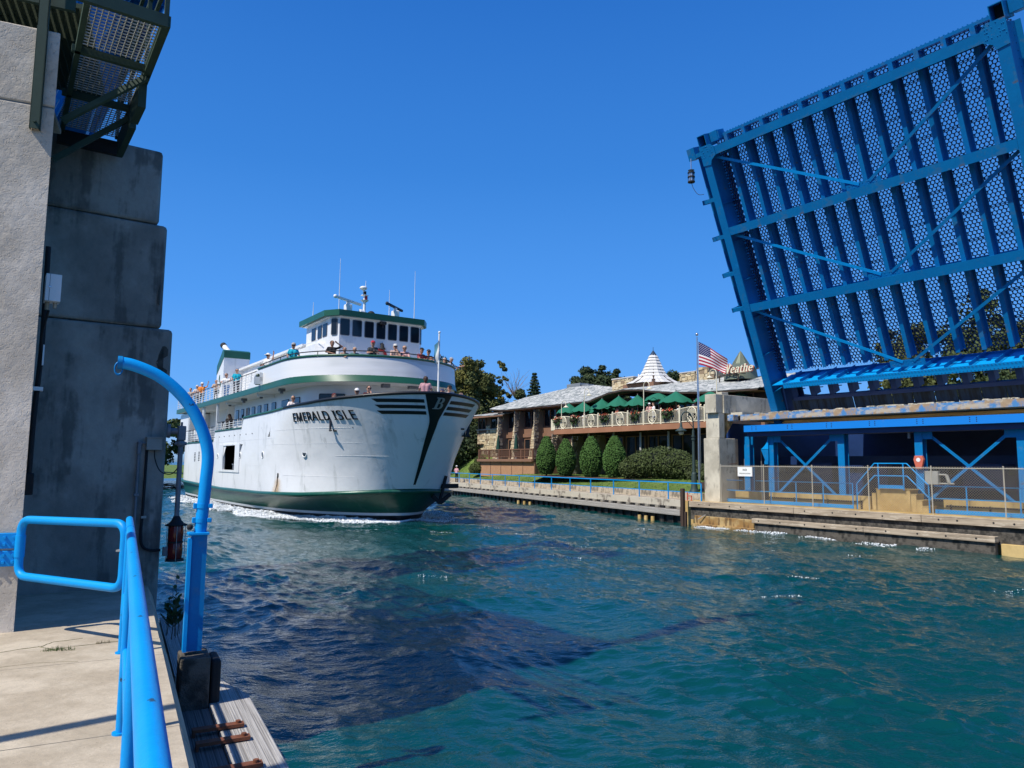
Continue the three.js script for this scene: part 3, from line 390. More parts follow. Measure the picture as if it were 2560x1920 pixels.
{
  const X = Vb.clone().negate(), Y = Ub.clone().multiplyScalar(-Math.sin(TILT)).setY(Math.cos(TILT)), Z = Ub.clone().multiplyScalar(-Math.cos(TILT)).setY(-Math.sin(TILT));
  leaf.quaternion.setFromRotationMatrix(new THREE.Matrix4().makeBasis(X, Y, Z));
  const base = v(-16.9, -.8, -.8); leaf.children.forEach(c => c.position.sub(base));
  leaf.position.copy(uvw(33.7, 6.06, 0)).addScaledVector(X, base.x).addScaledVector(Y, base.y).addScaledVector(Z, base.z);
  scene.add(leaf); tag(leaf, 'huge raised blue drawbridge leaf at the right, its open grated deck against the sky', 'bridge leaf');
  const l = makeLeaf(true); l.children.forEach(c => c.position.sub(base)); const T2 = 20 * D, X2 = Vb.clone(), Y2 = Ub.clone().multiplyScalar(Math.sin(T2)).setY(Math.cos(T2)), Z2 = Ub.clone().multiplyScalar(Math.cos(T2)).setY(-Math.sin(T2)); l.quaternion.setFromRotationMatrix(new THREE.Matrix4().makeBasis(X2, Y2, Z2)); l.position.copy(uvw(-.3, 6.06, 33.05)).addScaledVector(X2, base.x).addScaledVector(Y2, base.y).addScaledVector(Z2, base.z); scene.add(l); tag(l, 'dark blue raised bridge leaf behind the green platform at upper left', 'bridge leaf');
}
{ // lantern hanging from the tip of the leaf
  const o = leaf.localToWorld ? null : null, W = new Frame(0, 0, 0), g = W.group('hanging_lantern');
  const X = Vb.clone().negate(), Y = Ub.clone().multiplyScalar(-Math.sin(TILT)).setY(Math.cos(TILT)), Z = Ub.clone().multiplyScalar(-Math.cos(TILT)).setY(-Math.sin(TILT));
  const at = uvw(33.7, 6.06, 0).addScaledVector(X, -24.72).addScaledVector(Y, 13.72).addScaledVector(Z, -.38), d = (y, z = 0) => at.clone().add(v(0, y, 0));
  mesh('hanger', [cyl(d(.1), d(-.55), .025)], M.chrome, g); mesh('cap', cyl(d(-.52), d(-.62), .17, .08, 12), M.galv, g); for (const y of [-.64, -.90]) mesh('lens', cyl(d(y), d(y - .2), .14, .14, 14), M.chrome, g); for (const y of [-.63, -.86, -1.12]) mesh('ring', cyl(d(y), d(y - .05), .185, .185, 14), M.matteBlack, g);
  for (let i = 0; i < 4; i++) { const a = i * 1.57 + .6, c = v(.17 * Math.cos(a), 0, .17 * Math.sin(a)); mesh('guard_rod', cyl(d(-.62).add(c), d(-1.15).add(c), .012, .012, 5), M.matteBlack, g); }
  mesh('cable', tube([d(-1.15), d(-1.5).addScaledVector(X, .12), d(-1.95).addScaledVector(X, .45), d(-2.05).addScaledVector(X, .8)], .014, 5, 20), M.matteBlack, g);
  W.place(g, 'small round signal lantern hanging from the far tip corner of the raised leaf', 'lantern');
}
{ // deck edge, columns and bracing under it
  const g = BR.group('bridge_approach');
  mesh('deck_slab', box(33.42, 60, 5.60, 5.93, -25.0, 2), M.abut, g);
  mesh('fascia', [box(33.2, 33.415, 5.63, 5.95, -25.3, 2)], M.blueRust, g);
  { const L = []; for (let i = 0; i < 90; i++) { const z = -rnd(12, 24.6); L.push(box(33.25, 33.25 + rnd(.1, .3), 5.951, 5.951 + rnd(.015, .07), z, z + rnd(.08, .4))); } mesh('debris', L, M.abut, g).userData.kind = 'stuff'; }
  mesh('edge_girder', [box(33.40, 33.43, 5.05, 5.34, -25.25, 2), box(33.40, 33.58, 5.02, 5.05, -25.25, 2), box(33.40, 33.58, 5.34, 5.365, -25.25, 2)], M.blueBeam, g);
  mesh('corner_bracket', [rbox(32.9, 33.4, 5.6, 5.97, -25.95, -25.55, .06)], M.blueRust, g);
  mesh('under_beam', box(33.62, 34.5, 4.78, 5.2, -25.2, 2), M.navy, g); for (let w = 24.6; w > 9; w -= 2.15) { const L = []; for (const dz of [-.13, .13]) for (const dy of [.07, .15, .23]) L.push(cyl(v(33.39, 5.06 + dy, -w + dz), v(33.402, 5.06 + dy, -w + dz), .022, .022, 8)); mesh('bolt_group', L, M.matteBlack, g); }
  for (const w of [25.5, 24.0, 20.05, 16.38, 12.35, 8.3]) mesh('column', [box(33.95, 33.98, 1.27, 4.80, -w - .17, -w + .17), box(33.98, 34.32, 1.27, 4.80, -w - .015, -w + .015), box(34.32, 34.35, 1.27, 4.80, -w - .17, -w + .17)], M.blue, g);
  for (const [a, b] of [[24.0, 20.05], [16.38, 12.35]]) { for (const [p, q] of [[a, b], [b, a]]) { const s = Math.sign(q - p); mesh('cross_brace', [bar(v(33.99 + (p > q ? .05 : 0), 4.72, -p - s * .35), v(33.99 + (p > q ? .05 : 0), 1.75, -q + s * .3), .02, .12), bar(v(34.03 + (p > q ? .05 : 0), 4.72, -p - s * .35), v(34.03 + (p > q ? .05 : 0), 1.75, -q + s * .3), .1, .015)], M.blue, g); mesh('gusset', box(33.97, 33.985, 4.45, 4.81, Math.min(-p - s * .1, -p - s * .6), Math.max(-p - s * .1, -p - s * .6)), M.blue, g); } }
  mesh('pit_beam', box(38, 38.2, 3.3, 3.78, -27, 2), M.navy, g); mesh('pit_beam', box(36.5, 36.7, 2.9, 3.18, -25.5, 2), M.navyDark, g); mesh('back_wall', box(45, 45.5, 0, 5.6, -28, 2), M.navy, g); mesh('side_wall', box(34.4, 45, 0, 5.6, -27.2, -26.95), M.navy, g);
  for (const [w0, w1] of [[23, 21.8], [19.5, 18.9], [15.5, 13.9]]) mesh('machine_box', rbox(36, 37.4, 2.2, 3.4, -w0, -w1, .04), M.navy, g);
  { const s = new THREE.Shape(); s.moveTo(0, 0); s.quadraticCurveTo(-.06, -.38, -.45, -.62); s.lineTo(0, -.62); s.closePath(); mesh('sector_plate', new THREE.ExtrudeGeometry(s, { depth: .05, bevelEnabled: false }).rotateY(-Math.PI / 2).translate(33.9, 4.72, -24.08), M.blueBright, g); mesh('sector_arm', [(() => { const q = new THREE.Shape(); q.moveTo(-.45, 4.08); q.lineTo(0, 4.08); q.lineTo(0, 3.5); q.lineTo(-.2, 3.5); q.closePath(); return new THREE.ExtrudeGeometry(q, { depth: .05, bevelEnabled: false }).rotateY(-Math.PI / 2).translate(33.9, 0, -24.08); })(), box(33.8, 33.9, 3.3, 3.5, -24.3, -24.08)], M.blue, g); }
  mesh('door_frame', [box(34.6, 34.64, 1.3, 4.1, -25.1, -25.05), box(34.6, 34.64, 4.05, 4.1, -25.1, -24.15), box(34.6, 34.63, 1.3, 3.6, -26.2, -26.16), box(34.6, 34.63, 3.57, 3.6, -26.2, -25.6)], M.greyPipe, g);
  mesh('conduit', [cyl(v(33.9, 4.5, -16.75), v(33.9, 4.85, -16.75), .06)], M.greyPipe, g);
  BR.place(g, 'blue steel approach deck on columns with cross bracing under the raised leaf', 'bridge');
  const p = BR.group('pier_floor'); struct(p); mesh('slab', box(31.98, 45, -.5, 1.262, -28.5, 4), M.yellowC, p); p.children[0].position.set(0, 0, 0); scene.add(p); tag(p, 'tan concrete pier floor behind the chain link fence', null, null, 'structure');
}
{ // concrete end pillar with corbel, and the parapet behind it
  const g = BR.group('abutment_pillar'); mesh('lower_block', rbox(32.5, 33.9, 1.2, 4.70, -27.25, -26.2, .03), M.abut, g); mesh('middle_block', rbox(32.54, 33.0, 4.705, 6.06, -27.1, -26.2, .02), M.abut, g); mesh('upper_block', rbox(32.3, 34.05, 6.065, 7.10, -26.95, -26.2, .03), M.abut, g);
  const s = new THREE.Shape(); s.moveTo(33.0, 4.72); s.lineTo(33.86, 5.73); s.lineTo(34.05, 6.06); s.lineTo(33.0, 6.06); s.closePath(); mesh('corbel', new THREE.ExtrudeGeometry(s, { depth: .7, bevelEnabled: false }).translate(0, 0, -26.92), M.ochre, g);
  mesh('shaded_jamb', box(33.9, 34.5, 1.2, 4.7, -27.2, -26.5), M.abut, g); mesh('buttress', (() => { const q = new THREE.Shape(); q.moveTo(32.9, 6.07); q.lineTo(33.3, 6.07); q.lineTo(32.9, 7.05); q.closePath(); return new THREE.ExtrudeGeometry(q, { depth: .07, bevelEnabled: false }).translate(0, 0, -26.2); })(), M.abut, g);
  mesh('spike', cyl(v(33.2, 3.3, -26.1), v(33.9, 3.34, -26.15), .012), M.rust, g);
  BR.place(g, 'pale concrete pillar with a stained corbel at the far end of the bridge', 'pillar');
  const h = BR.group('parapet'); mesh('wall', rbox(34.06, 41, 5.95, 7.12, -26.75, -26.35, .02), M.abut, h); mesh('cap_block', rbox(33.2, 33.75, 7.11, 7.28, -26.9, -26.5, .02), M.abut, h); mesh('kerb', box(33.5, 41, 5.935, 6.12, -26.2, -25.4), M.abut, h); BR.place(h, 'plain concrete parapet wall behind the end pillar', 'wall');
}
{ // timber fender
  const g = BR.group('timber_fender'); const holes = (u, y, list) => list.map(w => cyl(v(u - .003, y, -w), v(u + .05, y, -w), .04, .04, 8));
  for (const [a, b] of [[27.6, 21.2], [21.18, 15.3], [15.28, 9.0], [8.98, 2]]) mesh('top_timber', rbox(31.6, 31.98, .97, 1.268, -a, -b, .015), M.tanWoodX, g);
  mesh('bolt_holes', holes(31.6, 1.12, [26.9, 26.2, 24.9, 24.2, 22.6, 20.6, 19.2, 18.1, 16.9, 15.7, 14.6, 13.9, 12.6, 11.9]), M.matteBlack, g);
  for (const [a, b] of [[23.3, 17.6], [17.58, 12.45]]) mesh('lower_timber', rbox(31.25, 31.6, .40, .63, -a, -b, .015), M.tanWoodX, g);
  mesh('bolt_holes', holes(31.25, .52, [22.9, 21.7, 20.4, 19.4, 17.9, 16.6, 15.3, 14.2, 13.1]), M.matteBlack, g);
  mesh('lower_timber', box(31.36, 31.6, -.6, .39, -23.2, -12.5), M.darkWood, g);
  mesh('wall_face', box(31.75, 31.97, .3, .96, -27.6, 2), M.darkWood, g); mesh('stained_base', [rbox(31.68, 31.96, -.8, .52, -27.3, -23.5, .03), rbox(31.5, 31.7, -.8, .1, -27.3, -23.4, .03)], M.ochre, g); mesh('stained_base', rbox(31.6, 31.96, -.8, .36, -12.4, 2, .03), M.yellowC, g);
  mesh('end_post', [rbox(31.3, 31.5, -.8, 1.95, -27.95, -27.75, .02), rbox(31.32, 31.46, -.8, .7, -27.7, -27.58, .02)], M.brownDark, g); mesh('hook', bar(v(31.5, .35, -26.9), v(31.64, .6, -26.5), .04, .04), M.greyWood, g);
  BR.place(g, 'weathered timber fender along the water in front of the fence', 'fender');
}
{ // chain link fence
  const fencePost = S({ color: lin(.40, .37, .30), roughness: .6 }), g = BR.group('chain_link_fence'), U0 = 32.5, posts = [26.12, 23.43, 20.72, 17.95, 15.22, 12.5, 9.7];
  for (const w of posts) mesh('post', [cyl(v(U0, 1.25, -w), v(U0, 3.24, -w), .026, .026, 8), ball(U0, 3.25, -w, .034, 8, 6)], fencePost, g);
  mesh('top_rail', cyl(v(U0, 3.18, -26.12), v(U0, 3.18, -9.7), .02, .02, 8), fencePost, g);
  const L = [], y0 = 1.3, H = 1.95, q = .105; for (let w = 26.1 + H; w > 9.7; w -= q) for (const s of [1, -1]) { let a = s > 0 ? w : w - H, b = s > 0 ? w - H : w, ya = y0, yb = y0 + H; if (s > 0) { if (a > 26.1) { ya += a - 26.1; a = 26.1; } if (b < 9.7) { yb -= 9.7 - b; b = 9.7; } if (a <= b) continue; } else { if (b > 26.1) { yb -= b - 26.1; b = 26.1; } if (a < 9.7) { ya += 9.7 - a; a = 9.7; } if (b <= a) continue; } L.push(bar(v(U0 + .02 * s * .3, ya, -a), v(U0 + .02 * s * .3, yb, -b), .006, .006)); }
  mesh('chain_link', L, S({ color: lin(.34, .31, .25), roughness: .6 }), g).userData.kind = 'stuff';
  BR.place(g, 'galvanised chain link fence on posts along the timber fender', 'fence');
  const s = BR.group('warning_sign'); const cv = document.createElement('canvas'); cv.width = 256; cv.height = 160; const c = cv.getContext('2d'); c.fillStyle = '#efefe8'; c.fillRect(0, 0, 256, 160); c.fillStyle = '#16161a'; c.textAlign = 'center'; c.font = 'bold 54px sans-serif'; c.fillText('NO', 128, 66); c.font = 'bold 33px sans-serif'; c.fillText('TRESPASSING', 128, 124);
  const t = new THREE.CanvasTexture(cv); t.colorSpace = THREE.SRGBColorSpace; mesh('backing', rbox(32.425, 32.455, 2.66, 3.15, -24.97, -24.06, .006), M.whiteP, s); const pl = new THREE.PlaneGeometry(.86, .45).rotateY(-Math.PI / 2).translate(32.421, 2.905, -24.515); mesh('lettering', pl, S({ map: t, roughness: .6 }), s, true);
  BR.place(s, 'white NO TRESPASSING sign wired to the chain link fence', 'sign');
}
{ // blue railing, stairs, bench rail, boxes behind the fence
  const g = BR.group('blue_railing'), r = (pts, q = .026) => { const L = []; for (let i = 0; i < pts.length - 1; i++) L.push(cyl(v(33.1, pts[i][1], -pts[i][0]), v(33.1, pts[i + 1][1], -pts[i + 1][0]), q, q, 7)); return L; };
  mesh('top_rail', [...r([[26.3, 2.44], [25.2, 2.44]]), ...r([[24.34, 2.44], [19.05, 2.44]]), ...r([[18.84, 2.43], [17.97, 3.37], [16.52, 3.37], [15.63, 2.44]]), ...r([[15.4, 2.43], [9, 2.43]])], M.blueBright, g);
  mesh('lower_rail', [...r([[26.3, 1.9], [19.05, 1.9]]), ...r([[18.84, 1.92], [17.98, 2.82], [16.52, 2.82], [15.63, 1.9]]), ...r([[15.4, 1.9], [9, 1.9]])], M.blueBright, g);
  for (const [w, a, b] of [[26.3, 1.27, 2.44], [23.45, 1.27, 2.44], [22, 1.27, 2.44], [20.54, 1.27, 2.44], [19.05, 1.27, 2.44], [18.84, 1.27, 2.43], [17.8, 2.2, 3.37], [16.68, 2.2, 3.37], [15.63, 1.27, 2.44], [14.14, 1.27, 2.43], [12.2, 1.27, 2.43]]) mesh('post', cyl(v(33.1, a, -w), v(33.1, b, -w), .028, .028, 7), M.blueBright, g);
  mesh('toe_plate', [box(33.08, 33.095, 1.28, 1.45, -26.3, -19.05), box(33.08, 33.095, 1.28, 1.45, -15.4, -9), box(33.08, 33.095, 2.26, 2.42, -17.8, -16.68)], M.blueBright, g);
  BR.place(g, 'blue pipe railing with a raised section over the steps, behind the fence', 'railing');
  const s = BR.group('concrete_steps'); mesh('landing', box(33.25, 34.0 - .06, 1.265, 2.22, -18.02, -16.5), M.yellowC, s); [[16.48, 16.25, 2.02], [16.24, 16.0, 1.77], [15.99, 15.75, 1.52]].forEach(([a, b, y]) => mesh('step', [box(33.25, 33.94, 1.265, y, -a, -b), box(33.22, 33.96, y, y + .03, -a, -b + .06)], M.yellowC, s)); mesh('step', box(33.25, 33.94, 1.265, 2.03, -18.22, -18.03), M.yellowC, s); mesh('landing', box(33.22, 33.96, 2.221, 2.25, -18.05, -16.3), M.yellowC, s);
  BR.place(s, 'tan concrete steps and landing behind the chain link fence', 'steps');
  const w = BR.group('low_wall'); mesh('wall', [box(33.42, 33.78, 1.265, 1.86, -23.8, -18.4), box(33.42, 33.78, 1.265, 1.86, -15.2, 2), box(33.42, 33.78, 1.265, 1.86, -25.9, -24.5)], M.yellowC, w); mesh('pipe_rail', [box(33.36, 33.41, 1.56, 1.63, -23.8, -18.75), box(33.36, 33.41, 1.56, 1.63, -15.1, 2), ...[23.7, 22.3, 20.5, 18.8, 14.9, 13.4, 12].map(z => box(33.36, 33.41, 1.265, 1.66, -z - .03, -z + .03))], M.brownDark, w); BR.place(w, 'low tan concrete wall carrying a dark pipe, behind the blue railing', 'wall');
  const b = BR.group('control_box'); mesh('cabinet', rbox(33.7, 33.92, 2.46, 3.05, -16.06, -15.50, .015), M.greyBox, b); mesh('door', rbox(33.685, 33.70, 2.48, 3.03, -16.03, -15.53, .006), M.greyBox, b); mesh('pipe', [cyl(v(33.8, 2.9, -15.5), v(33.8, 2.9, -15.2), .04), cyl(v(33.8, 2.9, -15.2), v(33.8, 2.55, -15.1), .07), cyl(v(33.8, 2.52, -15.5), v(33.8, 2.52, -14.9), .035)], M.greyBox, b); BR.place(b, 'grey control cabinet behind the fence beside the tan steps', 'box');
  const o = BR.group('ring_cabinet'); const q = new THREE.Shape(); q.moveTo(-.10, 3.15); q.lineTo(.10, 3.15); q.lineTo(.2, 3.55); q.lineTo(.15, 3.70); q.lineTo(-.15, 3.70); q.lineTo(-.2, 3.55); q.closePath(); mesh('case', new THREE.ExtrudeGeometry(q, { depth: .12, bevelEnabled: true, bevelSize: .02, bevelThickness: .02, bevelSegments: 2 }).rotateY(-Math.PI / 2).translate(33.93, 0, -16.34), M.redPaint, o); mesh('window', new THREE.CylinderGeometry(.09, .09, .02, 18).rotateZ(Math.PI / 2).translate(33.79, 3.54, -16.34), M.whiteP, o); BR.place(o, 'red life ring cabinet fixed to a blue column above the fence', 'life ring cabinet');
}
// ================= FERRY.  Own axes: x across (negative is the lit side), y up from the water, s aft from the bow (z = -s)
const hullTab = { s0: [[-1, 3.6], [0, 2.7], [.4, 2.4], [1, 2.0], [1.45, 1.7], [1.9, 1.45], [3, .75], [4, .15], [5.2, -.65], [6.3, -1.15], [6.9, -1.4]], Le: [[-1, 20], [0, 20], [.4, 19], [1, 11], [1.45, 8.5], [1.9, 10.4], [3, 11.9], [4, 11.3], [5.2, 10.5], [6.3, 8.6], [6.9, 7.9]], B: [[-1, 4.6], [.3, 5.05], [1.2, 5.3], [9, 5.3]] };
const STERN = 41;
function hp(n, w) {                         // outline of the level n: w 0..1 bow entry, 1..2 to the stern
  const s0 = interp(hullTab.s0, n), Le = interp(hullTab.Le, n), B = interp(hullTab.B, n);
  if (w <= 1) { const t = w * w; return [B * Math.pow(1 - Math.pow(1 - t, 2.6), 1 / 1.7), s0 + t * Le]; }
  const a = s0 + Le, s = lerp(a, STERN, w - 1); return [B * (1 - .22 * Math.pow(smooth(33, 42, s), 2)), s];
}
function hullS(n, x) { const s0 = interp(hullTab.s0, n), Le = interp(hullTab.Le, n), B = interp(hullTab.B, n); return s0 + Le * (1 - Math.pow(1 - Math.pow(Math.min(.9999, Math.abs(x) / B), 1.7), 1 / 2.6)); }
function hullX(n, s) { const s0 = interp(hullTab.s0, n), Le = interp(hullTab.Le, n), B = interp(hullTab.B, n), t = (s - s0) / Le; return t >= 1 ? B : t <= 0 ? 0 : B * Math.pow(1 - Math.pow(1 - t, 2.6), 1 / 1.7); }
const sheer = { boot: [[1, .36], [4, .32], [10, .26], [25, .24], [41, .36]], rub: [[1, 1.63], [3, 1.46], [6, 1.3], [12, 1.18], [22, 1.12], [41, 1.42]] };
const levels = [[-1, () => -1], [.25, s => interp(sheer.boot, s)], [.4, s => interp(sheer.boot, s) + .15], [1.45, s => interp(sheer.rub, s)], [1.9, s => interp(sheer.rub, s) + .24], [2.57, () => 2.57], [3.4, () => 3.4], [4.36, () => 4.36], [4.7, () => 4.7]];
const WS = []; for (let i = 0; i <= 34; i++) WS.push(i / 34); for (let i = 1; i <= 40; i++) WS.push(1 + i / 40);
function hullBand(a, b, hole) {              // surface between two levels, both sides, as one sheet
  const pos = [], uv = [], ix = [], rows = []; for (let k = a; k <= b; k++) rows.push(levels[k]); const cols = [];
  for (let i = WS.length - 1; i >= 0; i--) cols.push([-1, WS[i]]); for (let i = 1; i < WS.length; i++) cols.push([1, WS[i]]);
  rows.forEach(([n, f]) => cols.forEach(([sg, w]) => { const [x, s] = hp(n, w); pos.push(sg * x, f(s), -s); uv.push(sg * (s + Math.min(x, 5) * .6), f(s)); }));
  for (let j = 0; j < rows.length - 1; j++) for (let i = 0; i < cols.length - 1; i++) { const p = j * cols.length + i, q = p + cols.length; if (hole && hole(cols[i], cols[i + 1], rows[j][0], rows[j + 1][0])) continue; ix.push(p, q, p + 1, p + 1, q, q + 1); }
  const g = new THREE.BufferGeometry(); g.setAttribute('position', new THREE.Float32BufferAttribute(pos, 3)); g.setAttribute('uv', new THREE.Float32BufferAttribute(uv, 2)); g.setIndex(ix); g.computeVertexNormals(); return g;
}
// a patch lying on the bow: f(u,v) -> [x, y]
const bowPatch = (nu, nv, f, off = .012) => surf(nu, nv, (a, b) => { const [x, y] = f(a, b), s = hullS(y, x); const sg = Math.sign(x) || 1; return v(x + sg * off * Math.min(1, Math.abs(x) / 4), y, -s + off); });
const capY = s => interp([[-1.4, 6.80], [1, 6.56], [4, 6.36], [10, 6.2], [16.6, 6.12]], s);
const ferry = FE.group('ferry');
{
  const F = ferry, sm = (n, g, m) => mesh(n, g, m, F, true);
  const white = M.white.clone(); white.side = THREE.DoubleSide;
  sm('hull_bottom', hullBand(0, 1), M.hullBlack); sm('boot_stripe', hullBand(1, 2), M.whiteP); sm('lower_hull', hullBand(2, 3), M.hullGreen); sm('rub_band', hullBand(3, 4), M.hullGreen);
  // side opening between s 17.9 and 21.5 on the lit side
  const sCol = (c) => hp(3, c[1])[1];
  sm('hull_plating', hullBand(4, 8, (c, d, n0, n1) => c[0] < 0 && d[0] < 0 && sCol(c) < 21.9 && sCol(d) > 17.4 && n0 >= 2.57 && n1 <= 4.36), white);
  { const all = WS.map(w => hp(3, w)[1]), a = Math.max(...all.filter(q => q <= 17.4)), b = Math.min(...all.filter(q => q >= 21.9)); mesh('opening_frame', [box(-5.36, -5.2, 2.47, 2.62, -b - .1, -a + .1), box(-5.36, -5.2, 4.32, 4.42, -b - .1, -a + .1), box(-5.36, -5.2, 2.62, 4.32, -18.0, -a + .1), box(-5.36, -5.2, 2.62, 4.32, -b - .1, -21.4)], M.white, F); mesh('hold_wall', [box(-3.4, -3.3, 2.2, 4.7, -23, -16.5), box(-5.2, -3.3, 2.3, 2.45, -23, -16.5), box(-5.25, -3.3, 2.4, 4.6, -23, -22.9), box(-5.25, -3.3, 2.4, 4.6, -16.6, -16.5), box(-5.25, -3.3, 4.5, 4.6, -23, -16.5)], M.matteBlack, F); mesh('bollard', [cyl(v(-4.9, 2.45, -19.7), v(-4.9, 3.0, -19.7), .14), cyl(v(-4.9, 2.95, -19.7), v(-4.9, 3.05, -19.7), .19)], M.greyPipe, F); }
  const line = (n, yf, off, s1 = STERN, list = WS) => { const P = []; const C = []; for (let i = list.length - 1; i >= 0; i--) C.push([-1, list[i]]); for (let i = 1; i < list.length; i++) C.push([1, list[i]]); C.forEach(([sg, w]) => { const [x, s] = hp(n, w); if (s <= s1) P.push(v(sg * (x + off), yf(s), -s + (w < .5 ? off : 0))); }); return P; };
  mesh('rub_rail', tube(line(1.65, s => interp(sheer.rub, s) + .12, .05), .115, 10, 220), M.hullGreen, F);
  // bulwark: steps down twice toward the stern
  { const sl = []; for (let i = 0; i <= 34; i++) sl.push([0, i / 34]); [10, 12, 14, 16.2, 16.7, 17, 20, 23, 24.4, 24.9, 25, 28, 32, 36, 39, 41].forEach(s => sl.push([1, s]));
    const top = s => s <= 16.3 ? capY(s) : s <= 24.5 ? lerp(capY(16.3), 5.46, smooth(16.3, 16.7, s)) : lerp(5.46, 4.74, smooth(24.5, 24.9, s));
    const pt = (sg, c, t) => { if (!c[0]) { const yt = capY(hp(6.5, c[1])[1]), y = lerp(4.7, yt, t), f = hp(y, c[1]); return v(sg * f[0], y, -f[1]); } const x = 5.3 * (1 - .22 * Math.pow(smooth(33, 42, c[1]), 2)); return v(sg * x, lerp(4.7, top(c[1]), t), -c[1]); };
    const cols = [...sl.slice(1).reverse().map(c => [-1, c]), ...sl.map(c => [1, c])];
    const g = surf(cols.length - 1, 5, (a, b) => { const [sg, c] = cols[Math.round(a * (cols.length - 1))]; return pt(sg, c, b); });
    { const p = g.attributes.position, u = g.attributes.uv; for (let i = 0; i < p.count; i++) u.setXY(i, Math.sign(p.getX(i)) * (-p.getZ(i) + Math.min(5, Math.abs(p.getX(i))) * .6), p.getY(i)); }
    sm('bulwark', g, white);
    const rail = (from, to, m, r) => { for (const sg of [-1, 1]) { const P = cols.filter(q => q[0] === sg).map(q => pt(sg, q[1], 1)).filter(p => -p.z >= from && -p.z <= to).sort((a, b) => b.z - a.z); if (P.length > 1) mesh('cap_rail', tube(P, r, 8, P.length * 4), m, F); } };
    const P = cols.filter(q => !q[1][0]).map(q => pt(q[0], q[1], 1)); mesh('cap_rail', tube(P, .085, 8, 160), M.black, F);
    rail(6.9, 16.4, M.green, .08); rail(16.6, 24.5, M.green, .06); rail(24.8, 41, M.green, .06);
  }
  mesh('transom', box(-4.1, 4.1, -1, 4.72, -41.05, -40.95), white, F);
  // bow emblem: black band over the stem, letter, stripes
  const wTab = [[1.75, .05], [3, .11], [4.2, .17], [5.3, .24], [5.5, .28], [6.72, .78]];
  sm('stem_band', bowPatch(16, 40, (a, b) => { const y = lerp(1.86, 6.78, b); return [(a * 2 - 1) * interp(wTab, y), y]; }, .03), M.black);
  sm('stem_trim', bowPatch(2, 40, (a, b) => { const y = lerp(1.86, 6.5, b); return [-interp(wTab, y) - .02 - .05 * a, y]; }, .02), M.whiteP); sm('stem_trim', bowPatch(2, 40, (a, b) => { const y = lerp(1.86, 6.5, b); return [interp(wTab, y) + .02 + .05 * a, y]; }, .02), M.whiteP);
  [[6.36, 2.95], [6.06, 2.75], [5.77, 2.6]].forEach(([y, x1]) => { for (const sg of [-1, 1]) sm('bow_stripe', bowPatch(20, 3, (a, b) => { const yy = y + (b - .5) * .17; return [sg * lerp(interp(wTab, yy) + .12, x1 + (b - .5) * .25, a), yy]; }, .02), M.black); });
  { const g = new TextGeometry('B', { font: serifBold, size: .62, depth: .03, curveSegments: 6 }); const p = g.attributes.position; for (let i = 0; i < p.count; i++) { const x = p.getX(i) - .22 + .25 * (p.getY(i) - .3), y = 5.98 + p.getY(i) * .95; p.setXYZ(i, x, y, -hullS(y, x || .001) + .035 + p.getZ(i)); } g.computeVertexNormals(); mesh('emblem_letter', g, M.galv, F); }
  { // raised name on the lit side
    const g = new TextGeometry('EMERALD ISLE', { font: sansReg, size: .5, depth: .05, curveSegments: 5 }); g.computeBoundingBox(); const W = g.boundingBox.max.x, L = 5.15;
    const arc = []; { let px, ps, acc = 0; for (let s = 6.1; s > 0; s -= .02) { const x = hullX(5.65, s); if (px !== undefined) acc += Math.hypot(x - px, s - ps); arc.push([acc, x, s]); px = x; ps = s; } }
    const at = d => { let k = arc.findIndex(q => q[0] >= d); if (k < 1) k = 1; const t = (d - arc[k - 1][0]) / (arc[k][0] - arc[k - 1][0]); return [lerp(arc[k - 1][1], arc[k][1], t), lerp(arc[k - 1][2], arc[k][2], t)]; };
    const mk = (off, dx, dy, thick) => { const q = g.clone(), p = q.attributes.position; for (let i = 0; i < p.count; i++) { const d = p.getX(i) / W * L, y0 = 5.42 + p.getY(i) * .96 + dy; const [x, s] = at(d + dx), [x2, s2] = at(d + dx + .05); const nx = -(s - s2), ns = -(x - x2), l = Math.hypot(nx, ns) || 1; const xs = hullX(y0, s), o = off + p.getZ(i) * thick; p.setXYZ(i, -xs + nx / l * o, y0, -s + Math.abs(ns / l) * o); } q.computeVertexNormals(); return q; };
    mesh('lettering', mk(.012, 0, 0, .9), M.black, F); }
  // plating seams
  { const seam = (y, s0, s1) => { const P = []; for (let i = 0; i <= 14; i++) { const s = lerp(s0, s1, i / 14); P.push(v(-hullX(y, s) - .002, y, -s + .004)); } return tube(P, .007, 5, 40); };
    [[5.02, 1.9, 9], [4.22, 1.2, 11], [3.55, 1.05, 3.4], [3.0, 2.1, 15], [2.45, 2.5, 8], [4.6, 9, 24]].forEach(q => mesh('weld_seam', seam(...q), M.white, F)); const P = []; for (let i = 0; i <= 12; i++) { const y = lerp(5.0, 1.9, i / 12), s = lerp(1.95, 3.0, i / 12); P.push(v(-hullX(y, s) - .002, y, -s + .004)); } 
    const Q = []; for (let i = 0; i <= 10; i++) { const x = lerp(.4, 4.6, i / 10); Q.push(v(x + .005, 4.9, -hullS(4.9, x) + .008)); } mesh('weld_seam', tube(Q, .007, 5, 30), M.white, F); }
  // portholes
  const norm = (y, s) => { const x = hullX(y, s), x2 = hullX(y, s + .05); return v(-.05, 0, (x2 - x)).normalize(); };
  const port = (y, s, r = .2) => { const n = norm(y, s), c = v(-hullX(y, s), y, -s), q = new THREE.Quaternion().setFromUnitVectors(v(0, 0, 1), n), put = g => g.applyQuaternion(q).translate(c.x, c.y, c.z); const m = mesh('porthole', put(new THREE.TorusGeometry(r, .035, 8, 24)), M.whiteP, F); mesh('pane', put(new THREE.CylinderGeometry(r, r, .02, 22).rotateX(Math.PI / 2)), M.glass, m); };
  port(3.68, 5.6); port(3.62, 11.4); port(3.62, 16.7, .18); port(3.6, 23.2, .17);
